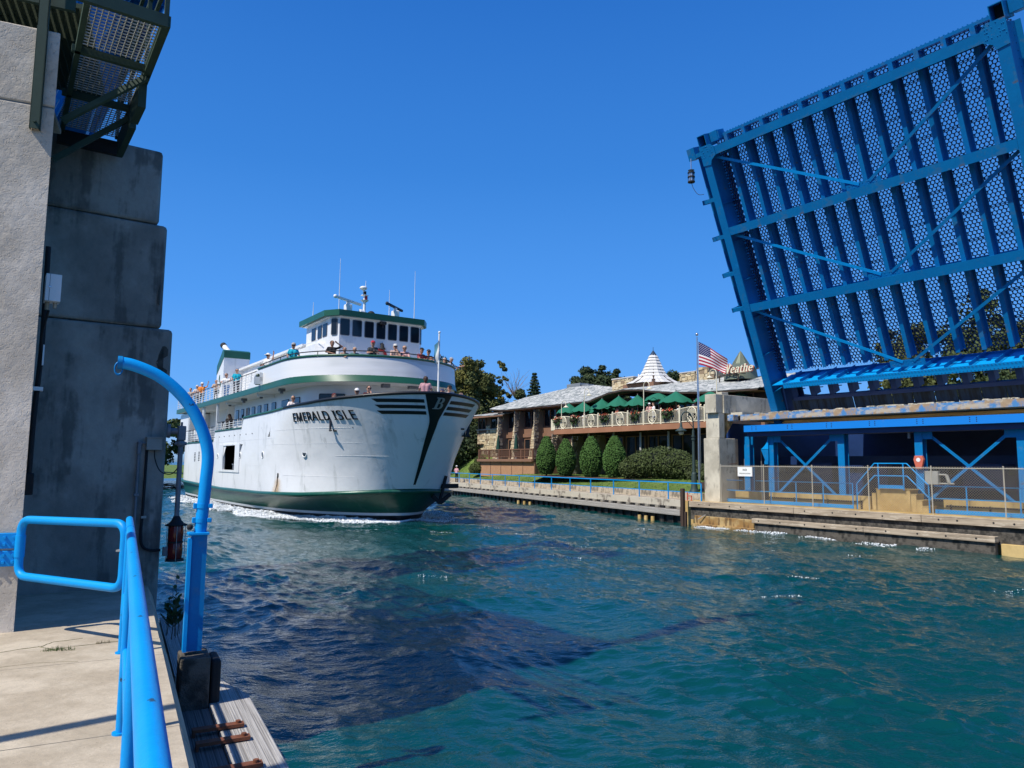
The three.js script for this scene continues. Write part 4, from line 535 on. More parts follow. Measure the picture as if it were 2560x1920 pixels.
  // hawse with rust run
  { const y = 2.42, s = 8.65, x = -hullX(y, s) - .01; mesh('hawse_hole', new THREE.CylinderGeometry(.1, .1, .03, 16).scale(1, 1, 1.5).rotateZ(Math.PI / 2).rotateX(1.57).translate(x, y, -s), M.matteBlack, F);
    const N = 128, d = new Uint8Array(N * N * 4), al = new Uint8Array(N * N * 4); for (let j = 0; j < N; j++) for (let i = 0; i < N; i++) { const X = (i / N - .5) * 2, Y = j / N; const n = fbmPick(i, j); const core = Math.exp(-Math.pow((X + .06 * Y) / (.10 + .03 * n), 2)) * smooth(.02, .12, 1 - Y), halo = Math.exp(-Math.pow(X / (.62 - .3 * Y), 2)) * smooth(.05, .4, 1 - Y) * (.3 + .9 * n) * .62, foot = Math.exp(-Math.pow(X / .75, 2) - Math.pow(Y / .12, 2)) * (.3 + n) * .7; const k = (j * N + i) * 4, c = mix3([.62, .36, .10], [.05, .03, .02], Math.min(1, core * 1.3)); for (let q = 0; q < 3; q++) d[k + q] = toS(c[q]); d[k + 3] = 255; const a = Math.min(1, Math.max(core, halo, foot)); al[k] = al[k + 1] = al[k + 2] = 255 * a; al[k + 3] = 255; }
    const T = a => { const t = new THREE.DataTexture(a, N, N); t.magFilter = t.minFilter = THREE.LinearFilter; t.needsUpdate = true; return t; }; const t1 = T(d); t1.colorSpace = THREE.SRGBColorSpace;
    const g = surf(8, 8, (a, b) => { const yy = lerp(1.42, 2.42, b), ss = s + .75 - 1.5 * a; return v(-hullX(yy, ss) - .012, yy, -ss); }); sm('rust_stain', g, S({ map: t1, alphaMap: T(al), transparent: true, roughness: .9, side: THREE.DoubleSide })); }
  for (const [s, y] of [[31.2, 3.2], [29.6, 3.25]]) for (let k = 0; k < 6; k++) mesh('louvre', box(-5.32, -5.295, y + k * .13, y + k * .13 + .07, -s - .4, -s), M.matteBlack, F);
  { const c = v(2.15, 1.75, -hullS(1.75, 2.15) + .12); mesh('anchor', [bar(c.clone().add(v(.25, .75, .1)), c.clone().add(v(-.1, -.7, .05)), .14, .14), bar(c.clone().add(v(-.55, -.35, .02)), c.clone().add(v(-.1, -.75, .1)), .16, .2), bar(c.clone().add(v(-.1, -.75, .1)), c.clone().add(v(.55, -.3, .05)), .16, .2), rbox(c.x + .0, c.x + 1.1, c.y + .05, c.y + .3, c.z - .25, c.z + .1, .05)], M.matteBlack, F); }
  // main deck and house
  const houseOut = (t, B, s0, Le, end) => { const o = []; const f = w => { const q = w * w; return [B * Math.pow(1 - Math.pow(1 - q, 2.4), 1 / 1.9), s0 + q * Le]; }; for (let i = t; i >= 0; i--) { const [x, s] = f(i / t); o.push([-x, s]); } for (let i = 1; i <= t; i++) o.push(f(i / t)); return [[-B, end], ...o, [B, end]]; };
  const wall = (out, y0, y1, s2 = null) => surf(out.length - 1, 1, (a, b) => { const i = Math.round(a * (out.length - 1)), p = out[i], q = (s2 || out)[i]; return v(lerp(p[0], q[0], b), lerp(y0, y1, b), -lerp(p[1], q[1], b)); });
  const plate = (out, y0, y1) => { const s = new THREE.Shape(); out.forEach(([x, q], i) => i ? s.lineTo(x, q) : s.moveTo(x, q)); s.closePath(); return new THREE.ExtrudeGeometry(s, { depth: y1 - y0, bevelEnabled: false }).rotateX(-Math.PI / 2).translate(0, y0, 0); };
  mesh('main_deck', plate(houseOut(16, 4.75, .6, 9, 40.4), 4.95, 5.08), M.greyBox, F); 
  sm('house_wall', wall(houseOut(16, 4.0, 4.2, 4.5, 24.3), 5.08, 7.64), white); mesh('house_wall', box(-4.0, 4.0, 5.08, 7.62, -24.32, -24.28), white, F);
  const pane = (parent, name, w, h, T, frameM = M.matteBlack) => { const fr = new THREE.ExtrudeGeometry(roundedShape(w, h, .1), { depth: .03, bevelEnabled: false }).translate(0, 0, -.01).applyMatrix4(T), gl = new THREE.ExtrudeGeometry(roundedShape(w - .07, h - .07, .08), { depth: .012, bevelEnabled: false }).translate(0, 0, .02).applyMatrix4(T); const m = mesh(name, fr, frameM, parent); mesh('pane', gl, M.glass, m); return m; };
  const TL = (x, y, s, yaw) => new THREE.Matrix4().makeRotationY(yaw).setPosition(x, y, -s);
  for (const [s, w] of [[23.3, .85], [21.85, .85], [20.35, .85], [18.85, .85], [17.35, .9], [15.75, .9], [13.95, .95], [11.5, 1.5], [9.3, 1.3]]) pane(F, 'window', w, .84, TL(-4.012, 6.66, s, -Math.PI / 2));
  pane(F, 'window', 1.5, .72, TL(-3.22, 6.72, 5.48, -.62)); pane(F, 'window', .5, .75, TL(-1.55, 6.7, 4.42, -.17));
  for (const s of [17.35, 15.75]) pane(F, 'window', .9, .84, TL(4.012, 6.66, s, Math.PI / 2));
  // open aft part of the main deck
  mesh('inner_house', box(-3.2, 3.2, 4.9, 7.62, -36.5, -24.4), white, F); mesh('doorway', [box(-3.24, -3.19, 4.95, 6.95, -28.0, -25.9), box(-3.24, -3.19, 5.6, 6.6, -31.8, -30.8)], M.matteBlack, F); mesh('locker', rbox(-4.9, -4.2, 5.0, 5.9, -34.5, -32.5, .05), M.whiteP, F);
  for (const s of [24.75, 29.5, 29.9, 35.2]) mesh('deck_post', box(-5.2, -5.05, 4.7, 7.62, -s - .08, -s + .08), M.whiteP, F);
  mesh('stern_house', [box(-4.95, 4.95, 4.7, 7.5, -40.6, -36.8)], white, F); for (const s of [38.0, 39.4]) mesh('stern_slot', box(-4.97, -4.94, 5.0, 6.3, -s - .16, -s + .16), M.matteBlack, F);
  mesh('stair', bar(v(-3.9, 5.0, -27.5), v(-3.9, 7.5, -25.2), .7, .12), M.whiteP, F); mesh('deck_beam', [2.8, 0].map(d => box(-5.1, 5.1, 7.40, 7.61, -14 - d * 3, -13.85 - d * 3)), M.whiteP, F);
  for (const s of [9.8, 14.2, 18.5, 22.5]) mesh('deck_light', [box(-4.95, -4.6, 7.44, 7.60, -s - .14, -s + .14), cyl(v(-4.78, 7.3, -s), v(-4.78, 7.44, -s), .1)], M.greyPipe, F); mesh('deck_light', [box(-1.1, -.7, 7.40, 7.60, -3.6, -3.2), box(.6, 1.2, 7.45, 7.60, -3.7, -3.3)], M.greyPipe, F);
  // upper deck
  const o76 = houseOut(26, 5.35, 2.35, 6, 40.6), o80 = houseOut(26, 5.35, 2.55, 6, 40.6), o915 = houseOut(26, 5.35, 2.72, 5.9, 40.6);
  mesh('upper_deck', plate(houseOut(20, 5.3, 2.55, 6, 40.5), 7.60, 7.90), M.whiteP, F); sm('deck_stripe', wall(o76, 7.60, 7.98, o80), Object.assign(M.green.clone(), { side: THREE.DoubleSide })); mesh('deck_stripe', box(-5.35, 5.35, 7.6, 7.98, -40.65, -40.6), M.green, F);
  { const a = houseOut(26, 5.352, 2.56, 6, 15.6), b = houseOut(26, 5.352, 2.74, 5.9, 13.0); sm('upper_bulwark', wall(a, 7.985, 9.07, b), white); mesh('bulwark_rim', tube(b.map(([x, s]) => v(x, 9.08, -s)), .07, 8, 140), M.green, F);
    const R = b.filter(q => q[1] < 13.1).map(([x, s]) => v(x * .985, 9.34, -s - .03)); mesh('hand_rail', tube(R, .03, 6, 140), M.matteBlack, F); const st = []; for (let i = 1; i < R.length - 1; i += 5) st.push(cyl(R[i].clone().setY(9.07), R[i], .02)); mesh('rail_stanchion', st, M.matteBlack, F); }
  const rails = (x, y0, y1, s0, s1, n, step) => { for (let k = 0; k < n; k++) { const y = lerp(y0 + .14, y1, k / (n - 1)); mesh('rail_bar', cyl(v(x, y, -s0), v(x, y, -s1), k === n - 1 ? .028 : .019, k === n - 1 ? .028 : .019, 6), k === n - 1 ? M.matteBlack : M.whiteP, F); } for (let s = s0; s <= s1 + .01; s += step) mesh('rail_post', box(x - .025, x + .025, y0, y1, -s - .03, -s + .03), M.whiteP, F); };
  rails(-5.28, 7.98, 9.0, 13.6, 40.4, 6, 1.34); rails(5.28, 7.98, 9.0, 13.6, 40.4, 4, 2.68); rails(-5.2, 5.5, 6.12, 17, 24.2, 4, 1.2); rails(-5.22, 4.78, 5.85, 25, 36.6, 6, 1.45);
  { const L = []; for (let k = 0; k < 5; k++) L.push(cyl(v(-5.28, 8.12 + k * .22, -40.4), v(5.28, 8.12 + k * .22, -40.4), .02)); mesh('rail_bar', L, M.whiteP, F); }
  mesh('mesh_infill', (() => { const L = []; for (let i = 0; i < 9; i++) L.push(box(-5.3, -5.285, 8.05, 8.95, -13.7 - i * .25, -13.66 - i * .25)); return L; })(), M.whiteP, F);
  mesh('side_light', [rbox(-5.62, -5.36, 8.02, 8.62, -12.75, -12.35, .04), cyl(v(-5.5, 8.6, -12.55), v(-5.5, 8.72, -12.55), .14, .08)], Object.assign(M.green.clone(), { color: lin(.004, .03, .02), map: null }), F); mesh('light_screen', [new THREE.CylinderGeometry(.36, .36, .06, 16, 1, false, 0, Math.PI).scale(1, 1, .8).rotateX(-Math.PI / 2).translate(-5.55, 8.45, -11.9), box(-5.9, -5.2, 7.99, 8.45, -11.93, -11.87)], M.whiteP, F);
  // deckhouse behind the pilothouse, funnel
  mesh('upper_house', [box(-2.6, 2.6, 7.9, 10.7, -28, -12.4), box(-2.85, 2.85, 10.7, 10.85, -28.4, -12.2)], white, F); mesh('roof_box', box(-1.2, .2, 10.85, 11.6, -16.5, -14.5), M.whiteP, F);
  { const sh = (pts, w0, w1) => { const s = new THREE.Shape(); pts.forEach(([a, b], i) => i ? s.lineTo(a, b) : s.moveTo(a, b)); s.closePath(); return new THREE.ExtrudeGeometry(s, { depth: w1 - w0, bevelEnabled: false }).rotateY(Math.PI / 2).translate(w0, 0, 0); };
    mesh('funnel', sh([[28.6, 7.9], [28.6, 11.75], [30.9, 10.5], [31.3, 7.9]], -4.0, -1.95), white, F); mesh('funnel_cap', sh([[28.55, 11.75], [28.55, 12.3], [29.0, 12.45], [30.9, 11.25], [30.95, 10.5]], -4.03, -1.92), M.green, F);
    mesh('exhaust', [cyl(v(-3.2, 12.0, -29.4), v(-3.6, 12.95, -30.6), .22, .22, 12)], M.whiteP, F); mesh('exhaust_lip', cyl(v(-3.58, 12.9, -30.55), v(-3.66, 13.1, -30.8), .25, .25, 12), M.matteBlack, F);
    for (const [s, y, h, r] of [[29.9, 10.1, .55, .3], [29.5, 9.6, .5, -.5], [30.4, 9.5, .45, .7], [29.9, 9.0, .35, 0]]) mesh('funnel_leaf', new THREE.SphereGeometry(1, 10, 8).scale(.03, h * .6, .17).rotateX(r).translate(-4.01, y, -s), M.green, F); }
  // pilothouse
  const oct = (h, s0, c, e, o = 0) => [[-h - o, e], [-h - o, s0 + c], [-h + c * .7 - o * .4, s0 - o], [h - c * .7 + o * .4, s0 - o], [h + o, s0 + c], [h + o, e]];
  const octWall = (p, y0, y1) => { const s = new THREE.Shape(); p.forEach(([x, q], i) => i ? s.lineTo(x, q) : s.moveTo(x, q)); s.closePath(); return new THREE.ExtrudeGeometry(s, { depth: y1 - y0, bevelEnabled: false }).rotateX(-Math.PI / 2).translate(0, y0, 0); };
  mesh('bridge_wall', octWall(oct(3.0, 6.3, .55, 11), 7.9, 11.75), white, F); mesh('bridge_base', octWall(oct(3.45, 7.4, .7, 12.2), 7.9, 10.25), white, F); mesh('bridge_roof', octWall(oct(3.25, 6.1, .75, 11.4, .12), 11.752, 12.1), M.green, F); mesh('roof_soffit', octWall(oct(3.1, 6.2, .7, 11.2, .1), 11.70, 11.75), M.whiteP, F);
  mesh('wing_rail', tube([v(-3.42, 10.42, -7.5), v(-3.42, 10.42, -9), v(-3.42, 10.42, -10.4), v(-3.42, 10.0, -12)], .022, 6, 30), M.whiteP, F);
  for (let i = 0; i < 7; i++) pane(F, 'bridge_window', .6, 1.0, TL(-2.28 + i * .76, 11.13, 6.295, 0), M.greyPipe);
  pane(F, 'bridge_window', .42, 1.0, TL(-2.83, 11.13, 6.56, -.95), M.greyPipe); for (const s of [7.6, 8.5, 9.6]) pane(F, 'bridge_window', .75, .8, TL(-3.005, 11.05, s, -Math.PI / 2), M.greyPipe); pane(F, 'bridge_window', .42, 1.0, TL(2.83, 11.13, 6.56, .95), M.greyPipe);
  mesh('console', box(-2.2, 2.2, 10.3, 10.75, -6.6, -6.45), M.greyBox, F);
  mesh('bell', new THREE.LatheGeometry([[0, .36], [.06, .35], [.1, .28], [.12, .14], [.2, .02], [.2, 0], [0, 0]].map(q => new THREE.Vector2(...q)), 16).translate(0, 9.98, -6.0), M.matteBlack, F); mesh('bell_bracket', [box(-.02, .02, 10.3, 10.38, -6.3, -5.98), ball(0, 9.97, -6, .04)], M.matteBlack, F);
  mesh('life_ring', new THREE.TorusGeometry(.36, .085, 8, 24).translate(-.05, 9.62, -6.18), S({ color: lin(.5, .03, .03), roughness: .6 }), F);
  mesh('flood_light', [rbox(-.15, .22, 11.5, 11.68, -6.2, -5.95, .03), box(-.0, .06, 11.3, 11.5, -6.1, -6.05)], M.matteBlack, F);
  const radar = (x, s, a, b, m) => { mesh('radar', [cyl(v(x, 12.1, -s), v(x, 12.45, -s), .2, .13), rbox(x - .2, x + .2, 12.45, 12.95, -s - .25, -s + .25, .06), cyl(v(x, 12.95, -s), v(x, 13.12, -s), .12)], M.whiteP, F); mesh('radar_bar', [bar(a, b, .14, .13), ball(a.x, a.y, a.z, .12)], m, F); };
  radar(-1.35, 8.3, v(-2.45, 13.2, -7.6), v(-.25, 13.2, -9.0), M.whiteP); radar(1.85, 8.3, v(.95, 13.2, -7.6), v(2.75, 13.2, -9.2), M.navyDark);
  mesh('mast', [cyl(v(-.15, 12.1, -8.6), v(-.15, 13.9, -8.6), .1, .07), cyl(v(-.15, 13.3, -8.6), v(-.15, 13.42, -8.6), .12, .27), box(-.35, .05, 13.72, 13.76, -8.75, -8.45), cyl(v(-.5, 12.55, -8.5), v(-.2, 12.55, -8.5), .26, .2)], M.whiteP, F); mesh('mast_dome', [new THREE.SphereGeometry(.24, 14, 8).scale(1, .55, 1).translate(-.25, 14.2, -8.6), cyl(v(-.2, 13.95, -8.6), v(-.22, 14.1, -8.6), .08)], M.whiteP, F);
  mesh('mast_lamp', cyl(v(-.08, 13.46, -8.55), v(-.08, 13.68, -8.55), .1), S({ color: lin(.2, .006, .01), roughness: .4 }), F); mesh('mast_lamp', cyl(v(-.15, 13.8, -8.6), v(-.15, 14.0, -8.6), .1), M.matteBlack, F);
  mesh('horn', [ball(.15, 12.45, -8.2, .26, 10, 8), rbox(-.15, .5, 12.1, 12.35, -8.5, -8.0, .05), cyl(v(.3, 12.3, -8), v(.55, 12.3, -7.8), .14)], M.matteBlack, F); mesh('horn', cyl(v(.42, 12.28, -7.85), v(.5, 12.28, -7.7), .12), M.chrome, F);
  for (const [x, y0, y1, s] of [[-2.05, 12.1, 15.7, 8], [3.15, 12.1, 15.75, 8.2], [1.55, 12.1, 14.35, 8.6], [-3.1, 12.1, 13.1, 9.6], [-.1, 14.2, 14.7, 8.6]]) mesh('antenna', cyl(v(x, y0, -s), v(x, y1, -s), .03, .01, 6), M.whiteP, F);
  // staff and pennant on the bow
  mesh('bow_staff', [cyl(v(0, 6.6, 1.15), v(0, 9.95, 1.15), .055, .045, 10), ball(0, 9.98, 1.15, .07)], M.whiteP, F);
  { const pt = (a, b) => v(-.05 - a * .18 + .03 * Math.sin(b * 7), 9.6 - b * 1.15 - a * .3, 1.15 + .12 * Math.sin(a * 4 + b * 3)); sm('pennant', surf(6, 12, pt), S({ map: tex(64, i => (i % 64) < 30 ? [.7, .7, .68] : [.10, .28, .36], 1), side: THREE.DoubleSide, roughness: .9 })); }
  mesh('hull_rivet_line', Array.from({ length: 9 }, (_, i) => box(-5.33, -5.29, 4.98, 5.03, -14 - i * 1.5, -13.9 - i * 1.5)), M.matteBlack, F);
  FE.place(ferry, 'white and green passenger ferry coming head on through the channel, EMERALD ISLE on its bow', 'ferry');
}
function fbmPick(i, j) { return F2[((j * 4) & 511) * 512 + ((i * 4) & 511)]; }
{ // foam thrown along the waterline, and a little at the fender
  const g = new THREE.IcosahedronGeometry(1, 0), T = [], q = new THREE.Quaternion(), e = new THREE.Euler();
  const put = (p, r, fl = .6) => { e.set(rnd(3), rnd(6), rnd(3)); q.setFromEuler(e); T.push(new THREE.Matrix4().compose(p, q, v(r * rnd(.7, 1.6), r * fl, r * rnd(.7, 1.3)))); };
  const o = [0, 0, 0], surfY = p => { waveAt(p.x, p.z, .3, o); return o[1]; };
  const foam = (n, f) => { for (let i = 0; i < n; i++) { const [x, y, s, r] = f(); const p = FE.pt(x, 0, -s); p.y = surfY(p) * .6 + y; put(p, r); } };
  foam(11000, () => { const s = 7.5 + 28 * Math.pow(rnd(), 1.25), d = .35 + Math.pow(rnd(), 1.4) * (1.3 + .6 * Math.sin(s * .7)), h = Math.max(0, (.24 + .26 * noise.noise(s * .9, 1.3, 2.2)) * Math.sin(Math.PI * Math.min(1, d / 1.7))); return [-hullX(.25, s) - d, .0 + h * rnd(), s + rnd(-.2, .2), rnd(.02, .06)]; });
  foam(6000, () => { const t = rnd(), x = lerp(-4.6, .6, t), d = Math.pow(rnd(), 2) * (.3 + 1.3 * Math.sin(Math.PI * t)), s = hullS(.2, x), h = .34 * Math.sin(Math.PI * Math.min(1, t * 1.15)) * (1 - d / 2) * (.55 + .5 * noise.noise(x * 2.1, 4, 1)); return [x - d * .8, Math.max(.02, h * rnd()), s - d * .75, rnd(.018, .055)]; });
  foam(1500, () => { const x = rnd(.4, 5), d = Math.pow(rnd(), 1.6) * 2.2, s = hullS(.2, Math.min(4.8, x)); return [x + d * .6, .02 + rnd(.08), s - d * .7, rnd(.012, .03)]; });
  for (let i = 0; i < 1300; i++) { const w = 26.5 - 12 * Math.pow(rnd(), 1.3), p = uvw(31.35 - Math.pow(rnd(), 2) * .9 - (w < 23 ? .25 : 0), 0, w); if (noise.noise(w * .8, 2, 5) < -.05) continue; p.y = surfY(p) + rnd(.05); put(p, rnd(.012, .032)); }
  for (let k = 0; k < 14; k++) { const c = v(rnd(-4, 16), 0, -rnd(17, 40)); const n = 10 + rnd(28) | 0; for (let i = 0; i < n; i++) { const p = c.clone().add(v(rnd(-.5, .5), 0, rnd(-.12, .12))); p.y = surfY(p) + .01; put(p, rnd(.006, .016), .4); } }
  const m = new THREE.InstancedMesh(g, S({ color: lin(.78, .8, .8), roughness: .95 }), T.length); T.forEach((t, i) => m.setMatrixAt(i, t)); m.name = 'foam'; m.castShadow = m.receiveShadow = true; scene.add(m); tag(m, 'white foam breaking along the ferry waterline and fender', 'foam', null, 'stuff');
}
// ================= FAR QUAY, walkway, railing
{
  const w = FWK.group('far_walkway'); struct(w); mesh('paving', box(-.05, 1.12, .9, 1.25, -75, 1.0), M.walk, w); scene.add(w); tag(w, 'narrow concrete walkway along the far side of the channel', null, null, 'structure');
  const g = FWK.group('quay_wall');
  for (let a = -1; a < 74; a += 5) mesh('concrete_cap', rbox(-.09, -.052, .86, 1.244, -a - 4.985, -a, .012), M.quayFace, g);
  for (let a = .4; a < 74; a += 4.2) mesh('timber_wale', rbox(-.42, -.1, .39, .72, -a - 4.19, -a, .015), M.greyWoodX, g);
  for (let a = .55; a < 60; a += 1.06) mesh('spacer_block', rbox(-.30, -.12, .725, .868, -a - .32, -a, .02), M.cream2 ??= S({ color: lin(.24, .22, .18), roughness: .95 }), g);
  { const L = []; for (let a = 0; a < 74; a += .45) L.push(box(-.08 - (Math.round(a / .45) % 2) * .1, -.03, -1, .85, -a - .45, -a)); mesh('sheet_piling', L, M.hullBlack, g).userData.kind = 'stuff'; }
  for (const a of [3.2, 3.9, 4.6, 20.5, 21.6, 22.8]) mesh('pile_stub', cyl(v(-.3, -.5, -a), v(-.3, .18, -a), .14, .12, 10), M.yellowC, g);
  FWK.place(g, 'stained concrete quay edge with a grey timber wale across the channel', 'quay wall');
  FWK.lone('retaining_wall', [0, 1, 2, 3, 4, 5, 6].map(k => rbox(1.1, 1.3, 1.2, 1.64, -.3 - k * 11 - 10.97, -.3 - k * 11, .02)), M.wall2, 'low stained concrete wall between the far walkway and the lawn', 'wall');
  const r = FWK.group('blue_railing'); for (let k = -1; k < 22; k++) mesh('post', box(.02, .07, 1.25, 2.22, -2.1 - 3.05 * k - .03, -2.1 - 3.05 * k + .03), M.blueBright, r); mesh('top_rail', box(.01, .08, 2.19, 2.25, -66, .9), M.blueBright, r); mesh('lower_rail', box(.02, .07, 1.69, 1.735, -66, .9), M.blueBright, r);
  FWK.place(r, 'long light blue railing along the far walkway', 'railing');
  const l = FWK.group('ladder'); mesh('plate', rbox(-.14, -.10, .66, 1.27, -.42, .42, .02), M.redPaint, l); for (const z of [-.38, .3]) mesh('stile', box(-.3, -.24, -.5, .68, z - .04, z + .04), M.redPaint, l); for (const y of [.5, .25, .02]) mesh('rung', box(-.29, -.25, y, y + .05, -.36, .28), M.redPaint, l); mesh('stile', [box(-.2, -.15, 1.27, 1.72, -.02, .03), box(-.2, -.15, 1.27, 1.55, .35, .4), box(-.2, -.15, 1.5, 1.55, -.0, .4)], M.redPaint, l); FWK.place(l, 'orange red ladder at the near end of the far quay', 'ladder');
  const b = FWK.group('post_panel'); mesh('panel', rbox(.3, .35, 1.75, 2.3, .55, .95, .02), M.brownDark, b); mesh('post', [box(.30, .36, 1.2, 1.8, .6, .66), cyl(v(.9, 1.5, .9), v(.9, 4.05, .9), .06), box(.75, 1.2, 3.95, 4.3, .8, 1.1)], M.cream, b); FWK.place(b, 'pale post with a small fitting beside the concrete pillar and flagpole', 'post');
  // street lamp
  const s = FWK.group('street_lamp'), X = 1.72, Z = -1.85; mesh('base', new THREE.LatheGeometry([[.3, 1.6], [.27, 1.75], [.2, 1.85], [.17, 2.2], [.15, 2.7], [.11, 2.8], [0, 2.8]].map(q => new THREE.Vector2(...q)), 16).translate(X, 0, Z), M.lampGreen ??= S({ color: lin(.03, .055, .052), roughness: .6 }), s); mesh('pole', [cyl(v(X, 2.8, Z), v(X, 5.3, Z), .10, .075, 12), cyl(v(X, 4.72, Z), v(X, 4.82, Z), .13), cyl(v(X, 4.9, Z), v(X, 5.0, Z), .12)], M.lampGreen, s);
  const d = v(-.83, 0, .56).normalize().applyAxisAngle(v(0, 1, 0), -.9), pt = (a, y) => v(X, y, Z).addScaledVector(d, a);
  mesh('arm', [tube([pt(0, 5.2), pt(0, 5.7), pt(.06, 6.05), pt(.25, 6.33), pt(.45, 6.38), pt(.64, 6.28), pt(.74, 6.0), pt(.75, 5.75)], .04, 8, 60), tube([pt(0, 5.45), pt(.25, 5.75), pt(.45, 5.95), pt(.35, 6.12), pt(.25, 6.0), pt(.35, 5.9)], .02, 6, 40)], M.lampGreen, s); mesh('shade', new THREE.LatheGeometry([[0, .55], [.07, .52], [.08, .3], [.12, .22], [.32, .08], [.34, .03], [.2, 0]].map(q => new THREE.Vector2(...q)), 20).translate(pt(.75, 0).x, 5.2, pt(.75, 0).z), M.lampGreen, s); mesh('globe', ball(pt(.75, 0).x, 5.17, pt(.75, 0).z, .17, 14, 10), S({ color: lin(.55, .5, .36), roughness: .3 }), s);
  FWK.place(s, 'dark green street lamp with a curled arm on the far quay', 'street lamp');
  // flagpole and flag
  const P0 = v(11.62, 0, -46), W = new Frame(0, 0, 0), f = W.group('flagpole'); mesh('pole', cyl(P0.clone().setY(2.0), P0.clone().setY(11.25), .075, .045, 12), M.chrome, f); mesh('finial', ball(P0.x, 11.42, P0.z, .1, 12, 8), M.chrome, f); mesh('halyard', cyl(P0.clone().add(v(.1, 3, 0)), P0.clone().add(v(.07, 11.0, 0)), .008, .008, 5), M.whiteP, f); W.place(f, 'tall silver flagpole on the lawn left of the concrete pillar', 'flagpole');
  const cv = document.createElement('canvas'); cv.width = 512; cv.height = 270; const c = cv.getContext('2d'); for (let i = 0; i < 13; i++) { c.fillStyle = i % 2 ? '#f3f0ec' : '#b3203c'; c.fillRect(0, i * 270 / 13, 512, 270 / 13 + 1); } c.fillStyle = '#2b2f63'; c.fillRect(0, 0, 205, 270 * 7 / 13); c.fillStyle = '#fff'; for (let r2 = 0; r2 < 9; r2++) for (let k = 0; k < (r2 % 2 ? 5 : 6); k++) { const x = 17 + k * 34 + (r2 % 2 ? 17 : 0), y = 15 + r2 * 14.4; c.beginPath(); for (let i = 0; i < 10; i++) { const a = i * Math.PI / 5 - Math.PI / 2, q = i % 2 ? 2.6 : 6.5; c.lineTo(x + q * Math.cos(a), y + q * Math.sin(a)); } c.fill(); }
  const t = new THREE.CanvasTexture(cv); t.colorSpace = THREE.SRGBColorSpace;
  const fl = surf(40, 24, (a, b) => { const wv = Math.sin(a * 7.5 - b * 2.2) * .13 * a + Math.sin(a * 3.1 + b * 2.8) * .16 * a; return v(P0.x + .09 + 1.66 * a + .05 * a * Math.sin(b * 5), 10.95 - .15 * a - 1.0 * Math.pow(a, 1.15) * (1 - .22 * b) - b * (1.45 - .35 * a), P0.z + wv + .35 * a); });
  { const u = fl.attributes.uv; for (let i = 0; i < u.count; i++) u.setXY(i, u.getX(i), 1 - u.getY(i)); }
  W.lone('flag', fl, S({ map: t, roughness: .85, side: THREE.DoubleSide }), 'American stars and stripes flag flying from the flagpole', 'flag', null, true);
}
// ================= LAND
const landH = (x, a) => 1.6 + .68 * smooth(1.3, 4.2, x) + 2.5 * smooth(37, 47, a) * smooth(2, 6.5, x) + 3 * smooth(24, 40, x) + .05 * noise.noise(x * .3, 1, a * .3);
{
  M.grass = S({ map: tex(512, i => { const t = smooth(.3, .7, F1[i]); return mix3([.085, .15, .02], [.15, .215, .04], t).map(x => x * (.7 + .6 * F3[i])); }, 3.1), roughness: 1, ...bumpF3(.4, .05) });
  const g = surf(90, 110, (a, b) => { const x = 1.28 + 150 * a * a, al = .35 + .24 * (x - 1.28) + 175 * b; return v(x, landH(x, al), -al); }); const u = g.attributes.uv, p = g.attributes.position; for (let i = 0; i < p.count; i++) u.setXY(i, p.getX(i), p.getZ(i));
  const m = mesh('lawn', g, M.grass, null, true); m.position.copy(FWK.o); m.rotation.y = FWK.turn; scene.add(struct(m)); tag(m, 'green lawn rising behind the far quay');
  const bl = []; for (let i = 0; i < 9000; i++) { const x = 1.3 + 6 * Math.pow(rnd(), 1.6), a = -.5 + 52 * rnd(), h = rnd(.03, .1), q = new THREE.BufferGeometry(), c = v(x, landH(x, a), -a), r = rnd(6.3); q.setAttribute('position', new THREE.Float32BufferAttribute([c.x - .03 * Math.cos(r), c.y - .01, c.z - .03 * Math.sin(r), c.x + .03 * Math.cos(r), c.y - .01, c.z + .03 * Math.sin(r), c.x + rnd(-.04, .04), c.y + h, c.z + rnd(-.04, .04)], 3)); bl.push(q); }
  const gb = FWK.lone('grass', bl, S({ color: lin(.13, .20, .04), roughness: 1, side: THREE.DoubleSide }), 'tufts of mown grass over the far lawn', 'grass'); gb.userData.kind = 'stuff';
  const left = new Frame(-46, -96, -20); const lb = mesh('left_bank', surf(30, 20, (a, b) => v(-90 + 96 * a, 1.2 + 1.5 * smooth(.0, .5, 1 - a) + .3 * noise.noise(a * 9, b * 9, 0), 20 - 90 * b)), M.grass, null); lb.position.copy(left.o); scene.add(struct(lb)); tag(lb, 'grassy bank far behind the ferry stern');
  const rd = BR.group('road'); struct(rd); mesh('pavement', box(60, 160, 3, 5.9, -70, 60), M.abut, rd); scene.add(rd); tag(rd, 'street level beyond the raised bridge leaf', null, null, 'structure');
}
// ================= RESTAURANT
RS.k = 1.06;                                 // drawn in paces of 1.06 m round the eye-height line
RS.pt = function (x, y, z) { return v(x * this.k, 3.2 + (y - 3.2) * this.k, z * this.k).applyQuaternion(this.q).add(v(3.9 * this.k, 0, -65 * this.k)); };
RS.o = v(3.9 * 1.06, 0, -65 * 1.06);
{
  const done = new Set(), K = new THREE.Matrix4().makeTranslation(0, 3.2, 0).multiply(new THREE.Matrix4().makeScale(1.06, 1.06, 1.06)).multiply(new THREE.Matrix4().makeTranslation(0, -3.2, 0)), place0 = Frame.prototype.place, plainPt = Frame.prototype.pt;
  RS.place = function (g, ...a) { g.traverse(o => { if (o.isMesh && !done.has(o.geometry)) { done.add(o.geometry); o.geometry.applyMatrix4(K); } }); const keep = this.pt; this.pt = plainPt; const r = place0.call(this, g, ...a); this.pt = keep; return r; };
}
